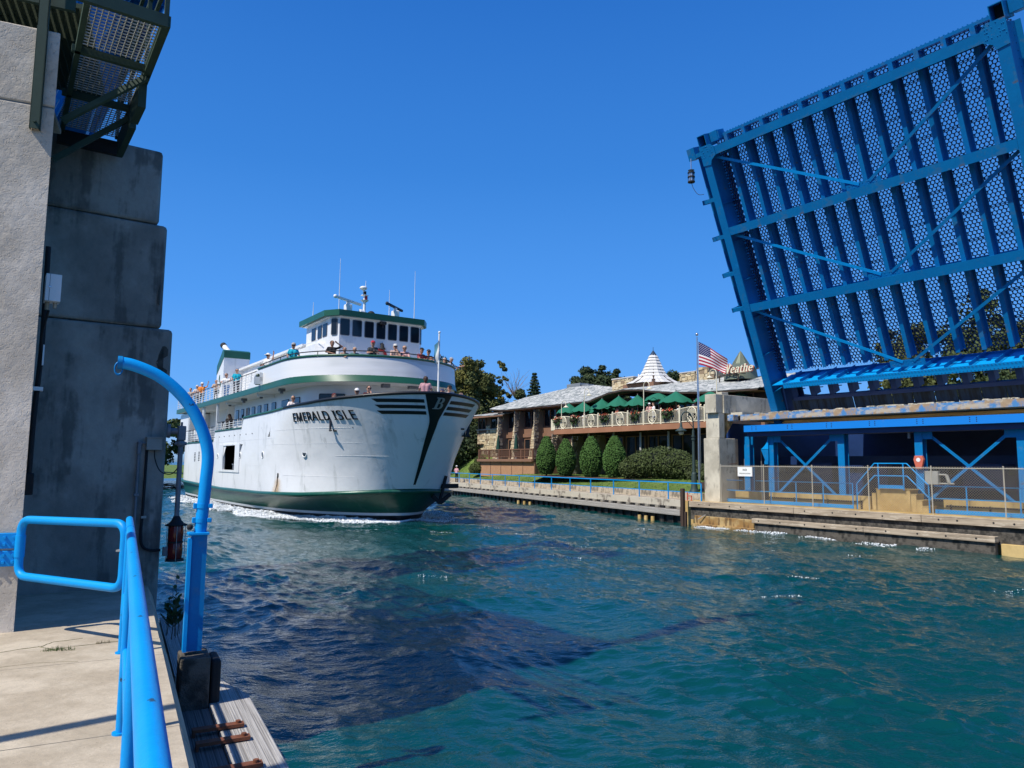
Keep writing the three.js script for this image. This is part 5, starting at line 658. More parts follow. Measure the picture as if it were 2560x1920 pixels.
const stoneM = [[.56, .44, .26], [.46, .37, .23], [.64, .54, .36], [.30, .22, .14]].map(c => S({ map: tex(256 * 2, i => mix3(c.map(x => x * .75), c.map(x => x * 1.15), F2[i]), .7), roughness: .95, ...bumpF3(.4, .01) }));
const shadeStone = [[.30, .26, .20], [.24, .21, .165], [.38, .34, .27], [.17, .14, .11]].map(c => S({ color: lin(...c), roughness: .95 }));  // darker copy of the stones: shade put into the right-hand faces
function rubble(g, P, du, dv, nrm, w, h, mats = stoneM, sz = 1, clip) { // stones laid over a face: P + du*x + dv*y
  const L = [[], [], [], []]; let y = 0; while (y < h) { const rh = Math.min(h - y, rnd(.17, .34) * sz); let x = -rnd(.2); while (x < w) { const rw = rnd(.22, .58) * sz, a = Math.max(0, x), b = Math.min(w, x + rw); if (b - a > .06 && !(clip && clip((a + b) / 2, y + rh / 2))) { const q = new THREE.BoxGeometry(1, 1, 1); const p = q.attributes.position, sd = rnd(.03, .10), j = {}; for (let i = 0; i < p.count; i++) { const key = [p.getX(i), p.getY(i)].join(); j[key] ??= [rnd(-.025, .025), rnd(-.025, .025), rnd(-.012, .012)]; const X = lerp(a + .012, b - .012, p.getX(i) + .5) + j[key][0] * (p.getZ(i) > 0 ? 1.6 : .2), Y = lerp(y + .012, y + rh - .012, p.getY(i) + .5) + j[key][1] * (p.getZ(i) > 0 ? 1.6 : .2), Z = p.getZ(i) > 0 ? sd + j[key][2] : -.05; const r = P.clone().addScaledVector(du, X).addScaledVector(dv, Y).addScaledVector(nrm, Z); p.setXYZ(i, r.x, r.y, r.z); } q.computeVertexNormals(); L[rnd() * 3.4 | 0].push(q); } x += rw; } y += rh; }
  L.forEach((l, i) => { if (l.length) mesh('stonework', l, mats[i], g).userData.kind = 'stuff'; });
}
const spireM = S({ color: lin(.62, .61, .58), roughness: .9 }), roofM = [[.38, .39, .36], [.30, .315, .30], [.47, .47, .44], [.20, .22, .21]].map(c => S({ color: lin(...c), roughness: .95 }));
{
  const g = RS.group('restaurant');
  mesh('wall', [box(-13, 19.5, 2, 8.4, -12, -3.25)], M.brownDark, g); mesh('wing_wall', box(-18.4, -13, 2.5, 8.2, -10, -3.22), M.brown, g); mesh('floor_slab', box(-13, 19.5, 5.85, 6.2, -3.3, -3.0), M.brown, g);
  // window bays: frames with two panes each
  const win = (x0, x1, y0, y1, n, z = -3.2) => { const f = [box(x0, x1, y0, y0 + .08, z, z + .1), box(x0, x1, y1 - .08, y1, z, z + .1)]; for (let k = 0; k <= n; k++) { const x = lerp(x0, x1 - .09, k / n); f.push(box(x, x + .09, y0 + .08, y1 - .08, z, z + .1)); } const m = mesh('window', f, M.brown, g); for (let k = 0; k < n; k++) mesh('pane', box(lerp(x0, x1 - .09, k / n) + .09, lerp(x0, x1 - .09, (k + 1) / n), y0 + .08, y1 - .08, z + .02, z + .035), M.glass, m); };
  for (const [a, b] of [[-12.2, -10.25], [-9.3, -6.95], [-6.0, -4.0]]) { win(a, b, 6.8, 8.55, 2); mesh('spandrel', box(a - .05, b + .05, 5.82, 6.79, -3.2, -3.12), M.brown, g); win(a + .05, b - .3, 3.7, 5.72, 2); }
  mesh('spandrel', box(-3.2, .2, 5.82, 6.2, -3.2, -3.12), M.brown, g); mesh('header', box(-13, 19.5, 8.4, 8.7, -3.3, -2.9), M.brownDark, g);
  for (const [a, b] of [[-18.1, -16.6], [-15.6, -13.5]]) win(a, b, 6.92, 8.15, 2, -3.18);
  for (let k = 0; k < 7; k++) win(.6 + k * 2.6, 2.9 + k * 2.6, 6.3, 8.3, 2, -3.24); for (let k = 0; k < 7; k++) win(.3 + k * 2.6, 2.6 + k * 2.6, 3.1, 5.6, 2, -3.24);
  // left wing stone wall
  rubble(g, v(-18.4, 3.2, -3.2), v(1, 0, 0), v(0, 1, 0), v(0, 0, 1), 5.2, 3.65, stoneM, 1.05, (x, y) => y > 3.3 && (x < 1.9 && x > .4)); rubble(g, v(-16.55, 6.85, -3.2), v(1, 0, 0), v(0, 1, 0), v(0, 0, 1), .8, .45); mesh('sill', box(-18.45, -13.4, 6.84, 6.92, -3.2, -3.02), M.slate, g); mesh('ledge', box(-18.3, -17.0, 5.25, 5.33, -3.2, -2.9), M.brownDark, g);
  // battered stone pillars
  for (const [x, w, y0, y1] of [[-12.85, .9, 3.2, 8.45], [-9.8, .8, 3.2, 8.5], [-6.45, .8, 3.2, 8.5], [-3.6, .85, 2.4, 6.0], [-.6, .85, 2.4, 5.8], [2.4, .8, 2.4, 5.8]]) {
    const H = y1 - y0, out = .75, s = new THREE.Shape(); s.moveTo(-3.25, y0); s.lineTo(-2.6 + out, y0); s.lineTo(-2.75, y1); s.lineTo(-3.25, y1); s.closePath(); mesh('pillar', new THREE.ExtrudeGeometry(s, { depth: w, bevelEnabled: false }).rotateY(-Math.PI / 2).translate(x + w / 2, 0, 0), M.mortar ??= S({ color: lin(.24, .2, .14), roughness: 1 }), g);
    const dv = v(0, H, -(out + .15)); const L = dv.length(); dv.normalize(); rubble(g, v(x - w / 2, y0, -2.6 + out), v(1, 0, 0), dv, v(0, .17, 1).normalize(), w, L, stoneM, 1.0); rubble(g, v(x + w / 2, y0, -2.7 + out), v(0, 0, -1), v(0, 1, 0), v(1, 0, 0), .55, H, shadeStone, 1.0); rubble(g, v(x - w / 2, y0, -3.2), v(0, 0, 1), v(0, 1, 0), v(-1, 0, 0), .55, H, stoneM, 1.0);
  }
  // wavy main roof with its eave and shingles
  const eY = x => interp([[-13.5, 8.86], [-11, 8.66], [2.4, 8.68], [3.6, 8.95], [5, 9.22], [6.8, 9.34], [8.6, 9.22], [10.3, 8.95], [12.3, 8.72], [15.5, 8.5], [20, 8.4]], x), rY = x => interp([[-16, 10.58], [-11.7, 10.8], [-8, 11.06], [-4, 10.94], [-1.4, 10.54], [1, 10.19], [3.8, 9.97], [6.5, 10.36], [9, 10.31], [10.8, 10.42], [15, 10.04], [20, 10.0]], x);
  const rX0 = t => lerp(-13.4, -16, t), rp = (a, t) => { const x = lerp(rX0(t), 20, a); return v(x, lerp(eY(x), rY(x), Math.pow(t, .92)) - .1 * Math.sin(Math.PI * t), lerp(-1.7, -8, t)); };
  mesh('roof_deck', surf(80, 12, rp), M.brownDark, g); mesh('eave_fascia', surf(80, 1, (a, b) => { const p = rp(a, 0); p.y -= b * .12; p.z += .02; return p; }), M.brownDark, g); mesh('soffit', surf(80, 1, (a, b) => { const p = rp(a, 0); p.y -= .12; p.z = lerp(-1.7, -3.2, b); return p; }), M.brown, g);
  const tiles = [[], [], [], []]; const tile = (P, du, dvv, n, w, h, th) => { const q = new THREE.BoxGeometry(w, h, th); const m = new THREE.Matrix4().makeBasis(du, dvv, n).setPosition(P); return q.applyMatrix4(m); };
  const shingle = (f, rows, L, lo = .3, hi = .62) => { for (let r = 0; r < rows; r++) { let a = -rnd(.01); while (a < 1) { const w = rnd(lo, hi), da = w / L, am = Math.min(.999, Math.max(.001, a + da / 2)), t = (r + .5) / rows, P = f(am, t), du = f(Math.min(1, am + .01), t).sub(f(Math.max(0, am - .01), t)).normalize(), dvv = f(am, Math.min(1, t + .04)).sub(f(am, Math.max(0, t - .04))), H = dvv.length(); dvv.normalize(); const n = new V3().crossVectors(du, dvv).normalize(), len = f(am, (r + 1) / rows).distanceTo(f(am, r / rows)) * 1.35; const nn = n.clone().addScaledVector(dvv, -.10).normalize(), dd = new V3().crossVectors(nn, du).normalize(); tiles[Math.min(3, rnd() * 3.5 | 0)].push(tile(P.addScaledVector(n, .03 + rnd(.02)), du, dd, nn, w * .96, len, .035)); a += da; } } };
  shingle(rp, 24, 34);
  const wp = (a, t) => v(lerp(-18.9, -11.3, a), lerp(8.28, 8.95, t) + .05 * Math.sin(a * 6), lerp(-1.9, -6.5, t)); mesh('wing_roof', surf(10, 2, wp), M.brownDark, g); shingle(wp, 10, 7.6); mesh('wing_fascia', box(-18.9, -11.4, 8.08, 8.26, -1.95, -1.85), M.brown, g); mesh('wing_back', box(-18.3, -12, 8, 8.8, -9.5, -4), M.brownDark, g);
  tiles.forEach((t, i) => mesh('shingles', t, roofM[i], g).userData.kind = 'stuff');
  // shingled spire, in courses of tiles
  { const cx = 4.95, cz = -7, prof = [[2.45, 10.28], [1.75, 10.62], [1.28, 10.98], [1.05, 11.28], [.9, 11.57], [.76, 11.86], [.63, 12.14], [.5, 12.42], [.38, 12.68], [.3, 12.88]]; mesh('spire_base', box(cx - 1.9, cx + 1.9, 9.3, 10.25, cz - 1.9, cz + 1.9), M.brown, g); mesh('spire_core', new THREE.LatheGeometry(prof.map(q => new THREE.Vector2(q[0] * .96, q[1])), 8).translate(cx, 0, cz), M.brownDark, g);
    for (let k = 0; k < prof.length - 1; k++) { const L = [[], [], []]; const [r0, y0] = prof[k], [r1, y1] = prof[k + 1]; for (let f = 0; f < 8; f++) { const a0 = f / 8 * 6.2832 + .39, n = Math.max(1, Math.round(r0 * 2.2)); for (let i = 0; i < n; i++) { const pa = (t, r) => { const A = v(Math.cos(a0), 0, Math.sin(a0)), B = v(Math.cos(a0 + .7854), 0, Math.sin(a0 + .7854)); return A.lerp(B, t).multiplyScalar(r); }; const j = rnd(.03), A = pa(i / n + .004, r0 + .09 + j), B = pa((i + 1) / n - .004, r0 + .09 + j), Cc = pa((i + 1) / n - .004, r1), Dd = pa(i / n + .004, r1); [A, B].forEach(q => q.y = y0 - .03); [Cc, Dd].forEach(q => q.y = y1); const q = new THREE.BufferGeometry().setFromPoints([A, B, Cc, A, Cc, Dd, A.clone().multiplyScalar(.95).setY(y0 - .03), B, A, B, A.clone().multiplyScalar(.95).setY(y0 - .03), B.clone().multiplyScalar(.95).setY(y0 - .03)]); q.computeVertexNormals(); L[rnd() * 2.6 | 0].push(q.translate(cx, 0, cz)); } } const all = L.flat(); mesh('shingle_course', all, spireM, g); }
    mesh('spire_tip', [new THREE.ConeGeometry(.33, .5, 8).translate(cx, 13.1, cz), cyl(v(cx, 13.3, cz), v(cx, 13.6, cz), .02)], M.navyDark, g); }
  // copper spire with the lettering
  { const cx = 14.4, cz = -7; mesh('copper_spire', [new THREE.LatheGeometry([[0, 12.12], [.12, 11.95], [.62, 11.1], [.72, 11.0], [1.35, 10.75], [1.4, 10.7], [0, 10.68]].map(q => new THREE.Vector2(...q)), 10).translate(cx, 0, cz)], Object.assign(M.copper.clone(), { flatShading: true }), g); mesh('copper_drum', new THREE.CylinderGeometry(1.15, 1.3, .9, 16).translate(cx, 10.25, cz), M.copper, g); const seams = []; for (let i = 0; i < 10; i++) { const a = i / 10 * 6.283; seams.push(cyl(v(cx + .63 * Math.sin(a), 11.1, cz + .63 * Math.cos(a)), v(cx + .1 * Math.sin(a), 11.97, cz + .1 * Math.cos(a)), .025, .015, 5)); } mesh('spire_seam', seams, M.copper, g);
    const word = (sz, d) => { const q = new TextGeometry('Weathe', { font: serifBold, size: sz, depth: d, curveSegments: 4, bevelEnabled: false }); const p = q.attributes.position; for (let i = 0; i < p.count; i++) { const x = p.getX(i), k = x < .75 ? 1.35 : 1; p.setXYZ(i, x * .92 + p.getY(i) * .3, p.getY(i) * k, p.getZ(i)); } return q; };
    mesh('sign_letters', word(.58, .06).translate(13.75, 10.22, -5.55), M.cream, g); mesh('sign_outline', word(.58, .04).translate(13.79, 10.19, -5.6), M.redPaint, g); mesh('sign_frame', [box(13.2, 15.9, 10.08, 10.13, -5.68, -5.62), box(13.4, 13.45, 9.6, 10.1, -5.7, -5.62), box(15.2, 15.25, 9.6, 10.1, -5.7, -5.62)], M.brownDark, g); }
  // stone chimneys, roof unit
  const chim = (x0, x1, y0, y1, z0, z1) => { mesh('chimney', box(x0, x1, y0, y1, z0, z1), M.mortar, g); rubble(g, v(x0, y0, z1), v(1, 0, 0), v(0, 1, 0), v(0, 0, 1), x1 - x0, y1 - y0, stoneM, 1.0); rubble(g, v(x1, y0, z1), v(0, 0, -1), v(0, 1, 0), v(1, 0, 0), z1 - z0, y1 - y0, shadeStone, 1); rubble(g, v(x0, y0, z0), v(0, 0, 1), v(0, 1, 0), v(-1, 0, 0), z1 - z0, y1 - y0, stoneM, 1); };
  chim(-.3, 2.5, 10.0, 11.12, -8.4, -6.9); mesh('chimney_top', rbox(-.4, 2.6, 11.1, 11.24, -8.5, -6.8, .05), M.slate, g); chim(8.2, 9.85, 10.1, 10.92, -8, -6.9); mesh('chimney_top', rbox(8.1, 9.95, 10.9, 11.0, -8.1, -6.8, .04), M.slate, g); chim(10.0, 11.2, 10.1, 11.2, -8.2, -6.9); chim(11.2, 11.85, 10.0, 10.75, -8.2, -6.95); mesh('chimney_cap', new THREE.ConeGeometry(.36, .22, 8).translate(10.7, 11.5, -7.5), M.matteBlack, g);
  mesh('roof_unit', [rbox(-9.9, -7.7, 10.8, 11.65, -10.2, -9.0, .03), rbox(-7.69, -6.6, 10.8, 11.45, -10, -9.2, .03)], M.galv, g); mesh('vent_pipe', cyl(v(2.9, 10.3, -7.2), v(2.9, 11.4, -7.2), .07), M.whiteP, g);
  RS.place(g, 'stone and brown timber restaurant with a wavy shingled roof and spires', 'building');
}
{ // balcony
  // (own thing: it is bolted to the front)
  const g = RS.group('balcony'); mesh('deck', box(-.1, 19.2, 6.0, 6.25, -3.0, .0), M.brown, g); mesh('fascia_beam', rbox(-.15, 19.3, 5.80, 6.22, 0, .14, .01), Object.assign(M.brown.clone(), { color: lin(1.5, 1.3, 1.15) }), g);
  for (const x of [3.35, 6.5, 9.6, 12.55, 15.5, 18.2]) mesh('column', cyl(v(x, 2.2, -.9), v(x, 6.0, -.9), .085, .085, 10), M.slate, g); mesh('joist', Array.from({ length: 12 }, (_, i) => box(i * 1.6, i * 1.6 + .1, 5.72, 6.0, -2.9, -.05)), M.brownDark, g);
  const X = [-.05, 2.3, 3.95, 5.7, 7.45, 9.2, 10.95, 12.75, 14.6, 16.9, 19.1], oval = new Set([0, 2, 4, 6, 8]);
  X.forEach((x, k) => { mesh('post', [box(x - .06, x + .06, 6.12, 7.3, -.02, .1), ball(x, 7.34, .04, .07)], M.cream, g); if (k === X.length - 1) return; const x1 = X[k + 1], w = x1 - x, wave = t => 7.2 + .12 * Math.sin(Math.PI * t) * (oval.has(k) ? 1 : -.35); const P = []; for (let i = 0; i <= 10; i++) P.push(v(lerp(x, x1, i / 10), wave(i / 10), .04)); mesh('top_rail', tube(P, .035, 6, 24), M.cream, g); mesh('bottom_rail', box(x + .06, x1 - .06, 6.28, 6.34, .01, .07), M.cream, g);
    const B = [], c = (x + x1) / 2; for (let t = .06; t < .96; t += .115 / w) { const xx = lerp(x, x1, t); if (oval.has(k) && Math.abs(xx - c) < .36) continue; B.push(box(xx - .012, xx + .012, 6.34, wave(t), .03, .05)); } mesh('balusters', B, M.cream, g).userData.kind = 'stuff';
    if (oval.has(k)) { const q = [new THREE.TorusGeometry(.4, .04, 8, 32).scale(1, 1.28, 1).translate(c, 6.78, .06)]; for (let i = 0; i < 5; i++) { const y = 7.22 - i * .085, hw = .38 * Math.sqrt(1 - Math.pow((y - 6.78) / .52, 2)); q.push(box(c - hw, c + hw, y - .022, y + .022, .04, .07)); } for (const a of [-.9, -.45, 0, .45, .9]) q.push(bar(v(c, 6.42, .055), v(c + Math.sin(a) * .33, 6.42 + Math.cos(a) * .42, .055), .05, .03)); q.push(box(c - .22, c + .22, 6.36, 6.41, .04, .07), box(c - .3, c + .3, 6.47, 6.5, .04, .07)); mesh('oval_panel', q, M.cream, g); } });
  mesh('side_rail', [box(-.1, -.04, 7.2, 7.27, -3, 0), box(-.1, -.04, 6.28, 6.34, -3, 0), ...Array.from({ length: 22 }, (_, i) => box(-.08, -.06, 6.3, 7.22, -.13 * i - .1, -.13 * i - .08))], M.cream, g); mesh('corner_panel', rbox(-.7, -.1, 6.15, 7.15, -.1, .05, .04), M.cream, g);
  RS.place(g, 'long balcony with cream railings and oval panels across the restaurant front', 'balcony');
  // umbrellas
  const canopy = (r, h, flat) => { const n = 8, m = 5; return surf(n * 4, 6, (a, b) => { const an = a * 2 * Math.PI, k = (an / (2 * Math.PI) * n) % 1, sc = Math.cos(Math.PI / n) / Math.cos((k - .5) * 2 * Math.PI / n), sag = 1 - .03 * Math.sin(Math.PI * k); const R = r * b * sc * sag, y = h * (1 - Math.pow(b, flat ? 1.4 : .9)) - (b > .9 ? (b - .9) * 1.2 * (.5 + Math.abs(Math.cos(Math.PI * k))) : 0); return v(R * Math.cos(an), y, R * Math.sin(an)); }); };
  const mk = (r, h, flat) => { const q = new THREE.Group(); mesh('canopy', canopy(r, h, flat), M.greenCloth, q); mesh('pole', cyl(v(0, -1.7, 0), v(0, h + .02, 0), .03), M.slate, q); mesh('finial', ball(0, h + .06, 0, .05), M.brownDark, q); return q; };
  const kinds = [mk(1.16, .8), mk(1.2, .5, 1), mk(1.4, .8)];
  [[-.05, -1.5, 7.86, 0, 'leftmost green umbrella on the balcony, beside the stone wall'], [1.95, -1.5, 7.86, 0, 'second green umbrella from the left, behind the first tall lamp'], [1.0, -2.5, 7.95, 0, 'green umbrella peeping between the two leftmost umbrellas'], [3.1, -2.4, 7.75, 0, 'low green umbrella half hidden behind the third umbrella'], [4.4, -1.5, 7.95, 0, 'third green umbrella along the balcony front, left of the curved roof centre'], [6.48, -1.5, 8.05, 0, 'green umbrella under the left half of the curved roof edge'], [8.68, -1.5, 7.97, 0, 'green umbrella under the middle of the curved roof edge, left of the tall lamp'], [10.72, -1.8, 8.28, 1, 'flat topped green umbrella right of the tall curved lamp'], [12.8, -1.5, 7.95, 2, 'wide green umbrella over the right oval panel area, left of the flagpole'], [15.9, -1.9, 7.85, 2, 'large green umbrella behind the flagpole'], [17.8, -2.6, 7.6, 2, 'dark green umbrella hanging low beside the concrete pillar']].forEach(([x, z, y, k, l], i) => { const u = kinds[k].clone(); u.name = numbered('umbrella'); u.position.copy(RS.pt(x, y, z)); u.rotation.y = i * .7; u.scale.setScalar(1.06); scene.add(u); tag(u, l, 'umbrella', 'green umbrellas on the balcony'); });
  // tall cream lamps
  [[.85, 8.5, 'leftmost cream gooseneck lamp on the balcony railing'], [3.95, 9.3, 'cream gooseneck lamp on the balcony between the second and third umbrellas'], [10.97, 9.3, 'tall cream gooseneck lamp before the middle of the curved roof'], [18.0, 9.6, 'cream gooseneck lamp at the right, against the shingled roof']].forEach(([x, y, l]) => { const q = RS.group('balcony_lamp'), d = x > 17 ? -1 : 1; mesh('pole', cyl(v(x, 6.2, .05), v(x, y - .35, .05), .035), M.cream, q); mesh('arm', tube([v(x, y - .35, .05), v(x, y - .1, .05), v(x + .12 * d, y + .12, .05), v(x + .35 * d, y + .17, .05), v(x + .55 * d, y + .05, .05), v(x + .62 * d, y - .22, .05)], .03, 6, 30), M.cream, q); mesh('shade', new THREE.ConeGeometry(.24, .2, 14, 1, true).translate(x + .62 * d, y - .3, .05), S({ color: lin(.72, .66, .48), side: THREE.DoubleSide, roughness: .6 }), q); mesh('bulb', ball(x + .62 * d, y - .36, .05, .07), M.whiteP, q); RS.place(q, l, 'lamp', 'cream lamps on the balcony'); });
  // hanging flower baskets
  [[.35, 'left end of the balcony, on the corner panel'], [2.75, 'second panel from the left'], [6.55, 'panel under the middle umbrellas'], [10.1, 'panel left of the tall curved lamp'], [13.5, 'panel left of the flagpole']].forEach(([x, l], i) => { const q = RS.group('flower_basket'); const lv = [], r1 = [], r2 = []; for (let k = 0; k < 160; k++) { const a = rnd(6.3), rr = .42 * Math.sqrt(rnd()), y = 7.18 + rnd(-.25, .22) - rr * .3; const p = v(x + rr * Math.cos(a) * 1.4, y, .16 + rr * Math.sin(a) * .6), gq = new THREE.PlaneGeometry(rnd(.07, .13), rnd(.07, .13)).rotateX(rnd(6)).rotateY(rnd(6)).translate(p.x, p.y, p.z); (y > 7.12 && rnd() > .35 ? (rnd() > .5 ? r1 : r2) : lv).push(gq); } for (let k = 0; k < 40; k++) lv.push(new THREE.PlaneGeometry(.06, rnd(.2, .5)).rotateY(rnd(6)).translate(x + rnd(-.4, .4), 6.85 + rnd(-.15, .1), .2 + rnd(-.1, .15))); const D2 = { side: THREE.DoubleSide, roughness: .9 }; mesh('basket', new THREE.SphereGeometry(.3, 12, 6, 0, 6.3, 1.57, 1.57).translate(x, 7.0, .16), M.brownDark, q); mesh('foliage', lv, S({ color: lin(.05, .10, .03), ...D2 }), q).userData.kind = 'stuff'; mesh('flowers', r1, S({ color: lin(.55, .08, .03), ...D2 }), q).userData.kind = 'stuff'; mesh('flowers', r2, S({ color: lin(.62, .24, .15), ...D2 }), q).userData.kind = 'stuff'; RS.place(q, 'red flower basket on the balcony railing, ' + l, 'flower basket', 'flower baskets on the balcony railing'); });
}
{ // lower timber terrace at the left
  const g = RS.group('terrace'); mesh('floor', box(-11.2, -1.9, 3.45, 3.68, -3.2, 1.1), M.deckWood, g); mesh('fascia', rbox(-11.3, -2.0, 3.42, 3.66, 1.1, 1.2, .01), M.brown, g); for (let k = 0; k < 5; k++) mesh('brick_panel', box(-11.0 + k * 1.82, -9.26 + k * 1.82, 2.0, 3.42, .75, .9), M.brick ??= S({ map: tex(512, i => { const x = i % 512, y = i / 512 | 0, r = y / 32 | 0, m = (y % 32) < 4 || ((x + (r % 2) * 32) % 64) < 4; return m ? [.45, .36, .26] : mix3([.34, .14, .06], [.46, .24, .12], F2[i]); }, 1.7), roughness: .95 }), g); mesh('brick_post', [0, 1, 2, 3, 4, 5].map(k => box(-11.08 + k * 1.82, -11.0 + k * 1.82, 2.0, 3.42, .74, .93)), M.brown, g); mesh('side_wall', box(-2.0, -1.92, 2.1, 3.42, -3, .9), M.brown, g);
  mesh('top_rail', [box(-11.2, -1.9, 4.5, 4.58, 1.0, 1.12), box(-1.95, -1.85, 4.5, 4.58, -3, 1.1)], M.deckWood, g); mesh('bottom_rail', box(-11.2, -1.9, 3.82, 3.88, 1.03, 1.09), M.deckWood, g); for (let k = 0; k < 6; k++) mesh('post', box(-11.15 + k * 1.83, -11.02 + k * 1.83, 3.68, 4.55, 1.0, 1.12), M.deckWood, g); { const L = []; for (let x = -11; x < -2; x += .15) L.push(box(x, x + .05, 3.88, 4.5, 1.04, 1.08)); mesh('balusters', L, M.deckWood, g).userData.kind = 'stuff'; }
  RS.place(g, 'brown timber terrace with railing on a brick base, left of the shrubs', 'terrace');
  [[-9.0, 'left'], [-5.9, 'right']].forEach(([x, l]) => { const u = RS.group('closed_umbrella'); mesh('canopy', new THREE.LatheGeometry([[0, 6.0], [.05, 5.95], [.14, 5.4], [.2, 4.85], [.28, 4.3], [.12, 4.25], [0, 4.25]].map(q => new THREE.Vector2(...q)), 9).translate(x, 0, .2), S({ color: lin(.008, .05, .035), roughness: .9, flatShading: true }), u); mesh('pole', cyl(v(x, 3.68, .2), v(x, 6.08, .2), .03), M.slate, u); RS.place(u, `closed dark green umbrella on the brown terrace, ${l} one of the two`, 'umbrella', 'closed umbrellas on the terrace'); });
}
// ================= PEOPLE: one smooth body per pose, cut into skin, clothes and shoes
const poses = {};
function buildPose(name, o) {
  const N = 84, half = .98, cy = .93, B = []; // bones: a, b, ra, rb, kind (0 skin, 1 shirt, 2 trousers, 3 shoes)
  const L = o.lean || 0, ty = (y, x, z = 0) => { const d = y - .95; return y > .95 ? [x, .95 + d * Math.cos(L) - z * Math.sin(L) * .3, z + d * Math.sin(L)] : [x, y, z]; };
  const b = (a, c, r, r2, k) => B.push([...a, ...c, r, r2, k]);
  b(ty(1.575, 0, .0), ty(1.66, 0, .012), .082, .094, 0); b(ty(1.545, 0, .035), ty(1.56, 0, .045), .05, .05, 0); b(ty(1.62, 0, .095), ty(1.60, 0, .112), .012, .016, 0); b(ty(1.61, -.095, 0), ty(1.63, .095, 0), .018, .018, 0);
  b(ty(1.40, 0, -.015), ty(1.52, 0, 0), .058, .052, 0); b(ty(1.39, -.155, -.01), ty(1.39, .155, -.01), .066, .066, 1);
  for (const s of [-1, 1]) { b(ty(1.30, .085 * s, 0), ty(1.0, .07 * s, 0), .115, .105, 1); b([.08 * s, .95, 0], [.085 * s, .86, 0], .12, .105, 2); b([.09 * s, .88, 0], [.10 * s, .5, .015], .088, .06, 2); b([.10 * s, .5, .015], [.10 * s, .1, 0], .06, .045, 2); b([.10 * s, .05, -.03], [.115 * s, .04, .13], .048, .04, 3); }
  const fing = [];
  for (const [s, e, h] of [[1, o.re, o.rh], [-1, o.le, o.lh]]) { const sh = v(...ty(1.385, .185 * s, -.01)), el = v(...e), ha = v(...h), m = sh.clone().lerp(el, .62); b(sh.toArray(), m.toArray(), .056, .052, 1); b(m.toArray(), el.toArray(), .043, .04, 0); const d = ha.clone().sub(el).normalize(), w = ha.clone(); b(el.toArray(), w.toArray(), .04, .027, 0); b(w.toArray(), w.clone().addScaledVector(d, .07).toArray(), .03, .028, 0);
    const side = new V3().crossVectors(d, v(0, .3, 1)).normalize(), nn = new V3().crossVectors(side, d); for (let k = 0; k < 4; k++) { const p = w.clone().addScaledVector(d, .075).addScaledVector(side, (k - 1.5) * .019), l = [.062, .075, .07, .055][k], q = p.clone().addScaledVector(d, l * .6).addScaledVector(nn, .01); fing.push(cyl(p, q, .009, .0085, 6), cyl(q, q.clone().addScaledVector(d, l * .4).addScaledVector(nn, .02), .0085, .007, 6)); } const tp = w.clone().addScaledVector(d, .03).addScaledVector(side, .028); fing.push(cyl(tp, tp.clone().addScaledVector(side, .03).addScaledVector(d, .045), .011, .008, 6)); }
  const mc = new MarchingCubes(N, M.cream, false, false, 60000); mc.isolation = 0;
  const dist = (x, y, z, q) => { const ax = x - q[0], ay = y - q[1], az_ = z - q[2], bx = q[3] - q[0], by = q[4] - q[1], bz = q[5] - q[2]; const t = Math.min(1, Math.max(0, (ax * bx + ay * by + az_ * bz) / (bx * bx + by * by + bz * bz))); return Math.hypot(ax - bx * t, ay - by * t, az_ - bz * t) - lerp(q[6], q[7], t); };
  const k = .03; let n = 0;
  for (let iz = 0; iz < N; iz++) for (let iy = 0; iy < N; iy++) for (let ix = 0; ix < N; ix++, n++) { const x = (ix / N * 2 - 1) * half, y = (iy / N * 2 - 1) * half + cy, z = (iz / N * 2 - 1) * half; let d = .5; if (Math.abs(x) < .62 && Math.abs(z) < .72) for (const q of B) { const e = dist(x, y, z, q), h = Math.max(k - Math.abs(d - e), 0) / k; d = Math.min(d, e) - h * h * k * .25; } mc.field[n] = -d; }
  mc.update(); const cnt = mc.count, P = mc.positionArray, NN = mc.normalArray, out = [[], [], [], []], nor = [[], [], [], []];
  for (let i = 0; i < cnt; i += 3) { let cx = 0, cyy = 0, cz = 0; for (let j = 0; j < 3; j++) { cx += P[(i + j) * 3] * half / 3; cyy += (P[(i + j) * 3 + 1] * half + cy) / 3; cz += P[(i + j) * 3 + 2] * half / 3; } let best = 9, kind = 0; for (const q of B) { const e = dist(cx, cyy, cz, q); if (e < best) { best = e; kind = q[8]; } } for (let j = 0; j < 3; j++) { out[kind].push(P[(i + j) * 3] * half, P[(i + j) * 3 + 1] * half + cy, P[(i + j) * 3 + 2] * half); nor[kind].push(NN[(i + j) * 3], NN[(i + j) * 3 + 1], NN[(i + j) * 3 + 2]); } }
  const gs = out.map((a, i) => { const g = new THREE.BufferGeometry(); g.setAttribute('position', new THREE.Float32BufferAttribute(a, 3)); g.computeVertexNormals(); g.setAttribute('normal', new THREE.Float32BufferAttribute(nor[i], 3)); return g; });
  const hd = v(...ty(1.645, 0, .005)), at = g => g.translate(hd.x, hd.y, hd.z);
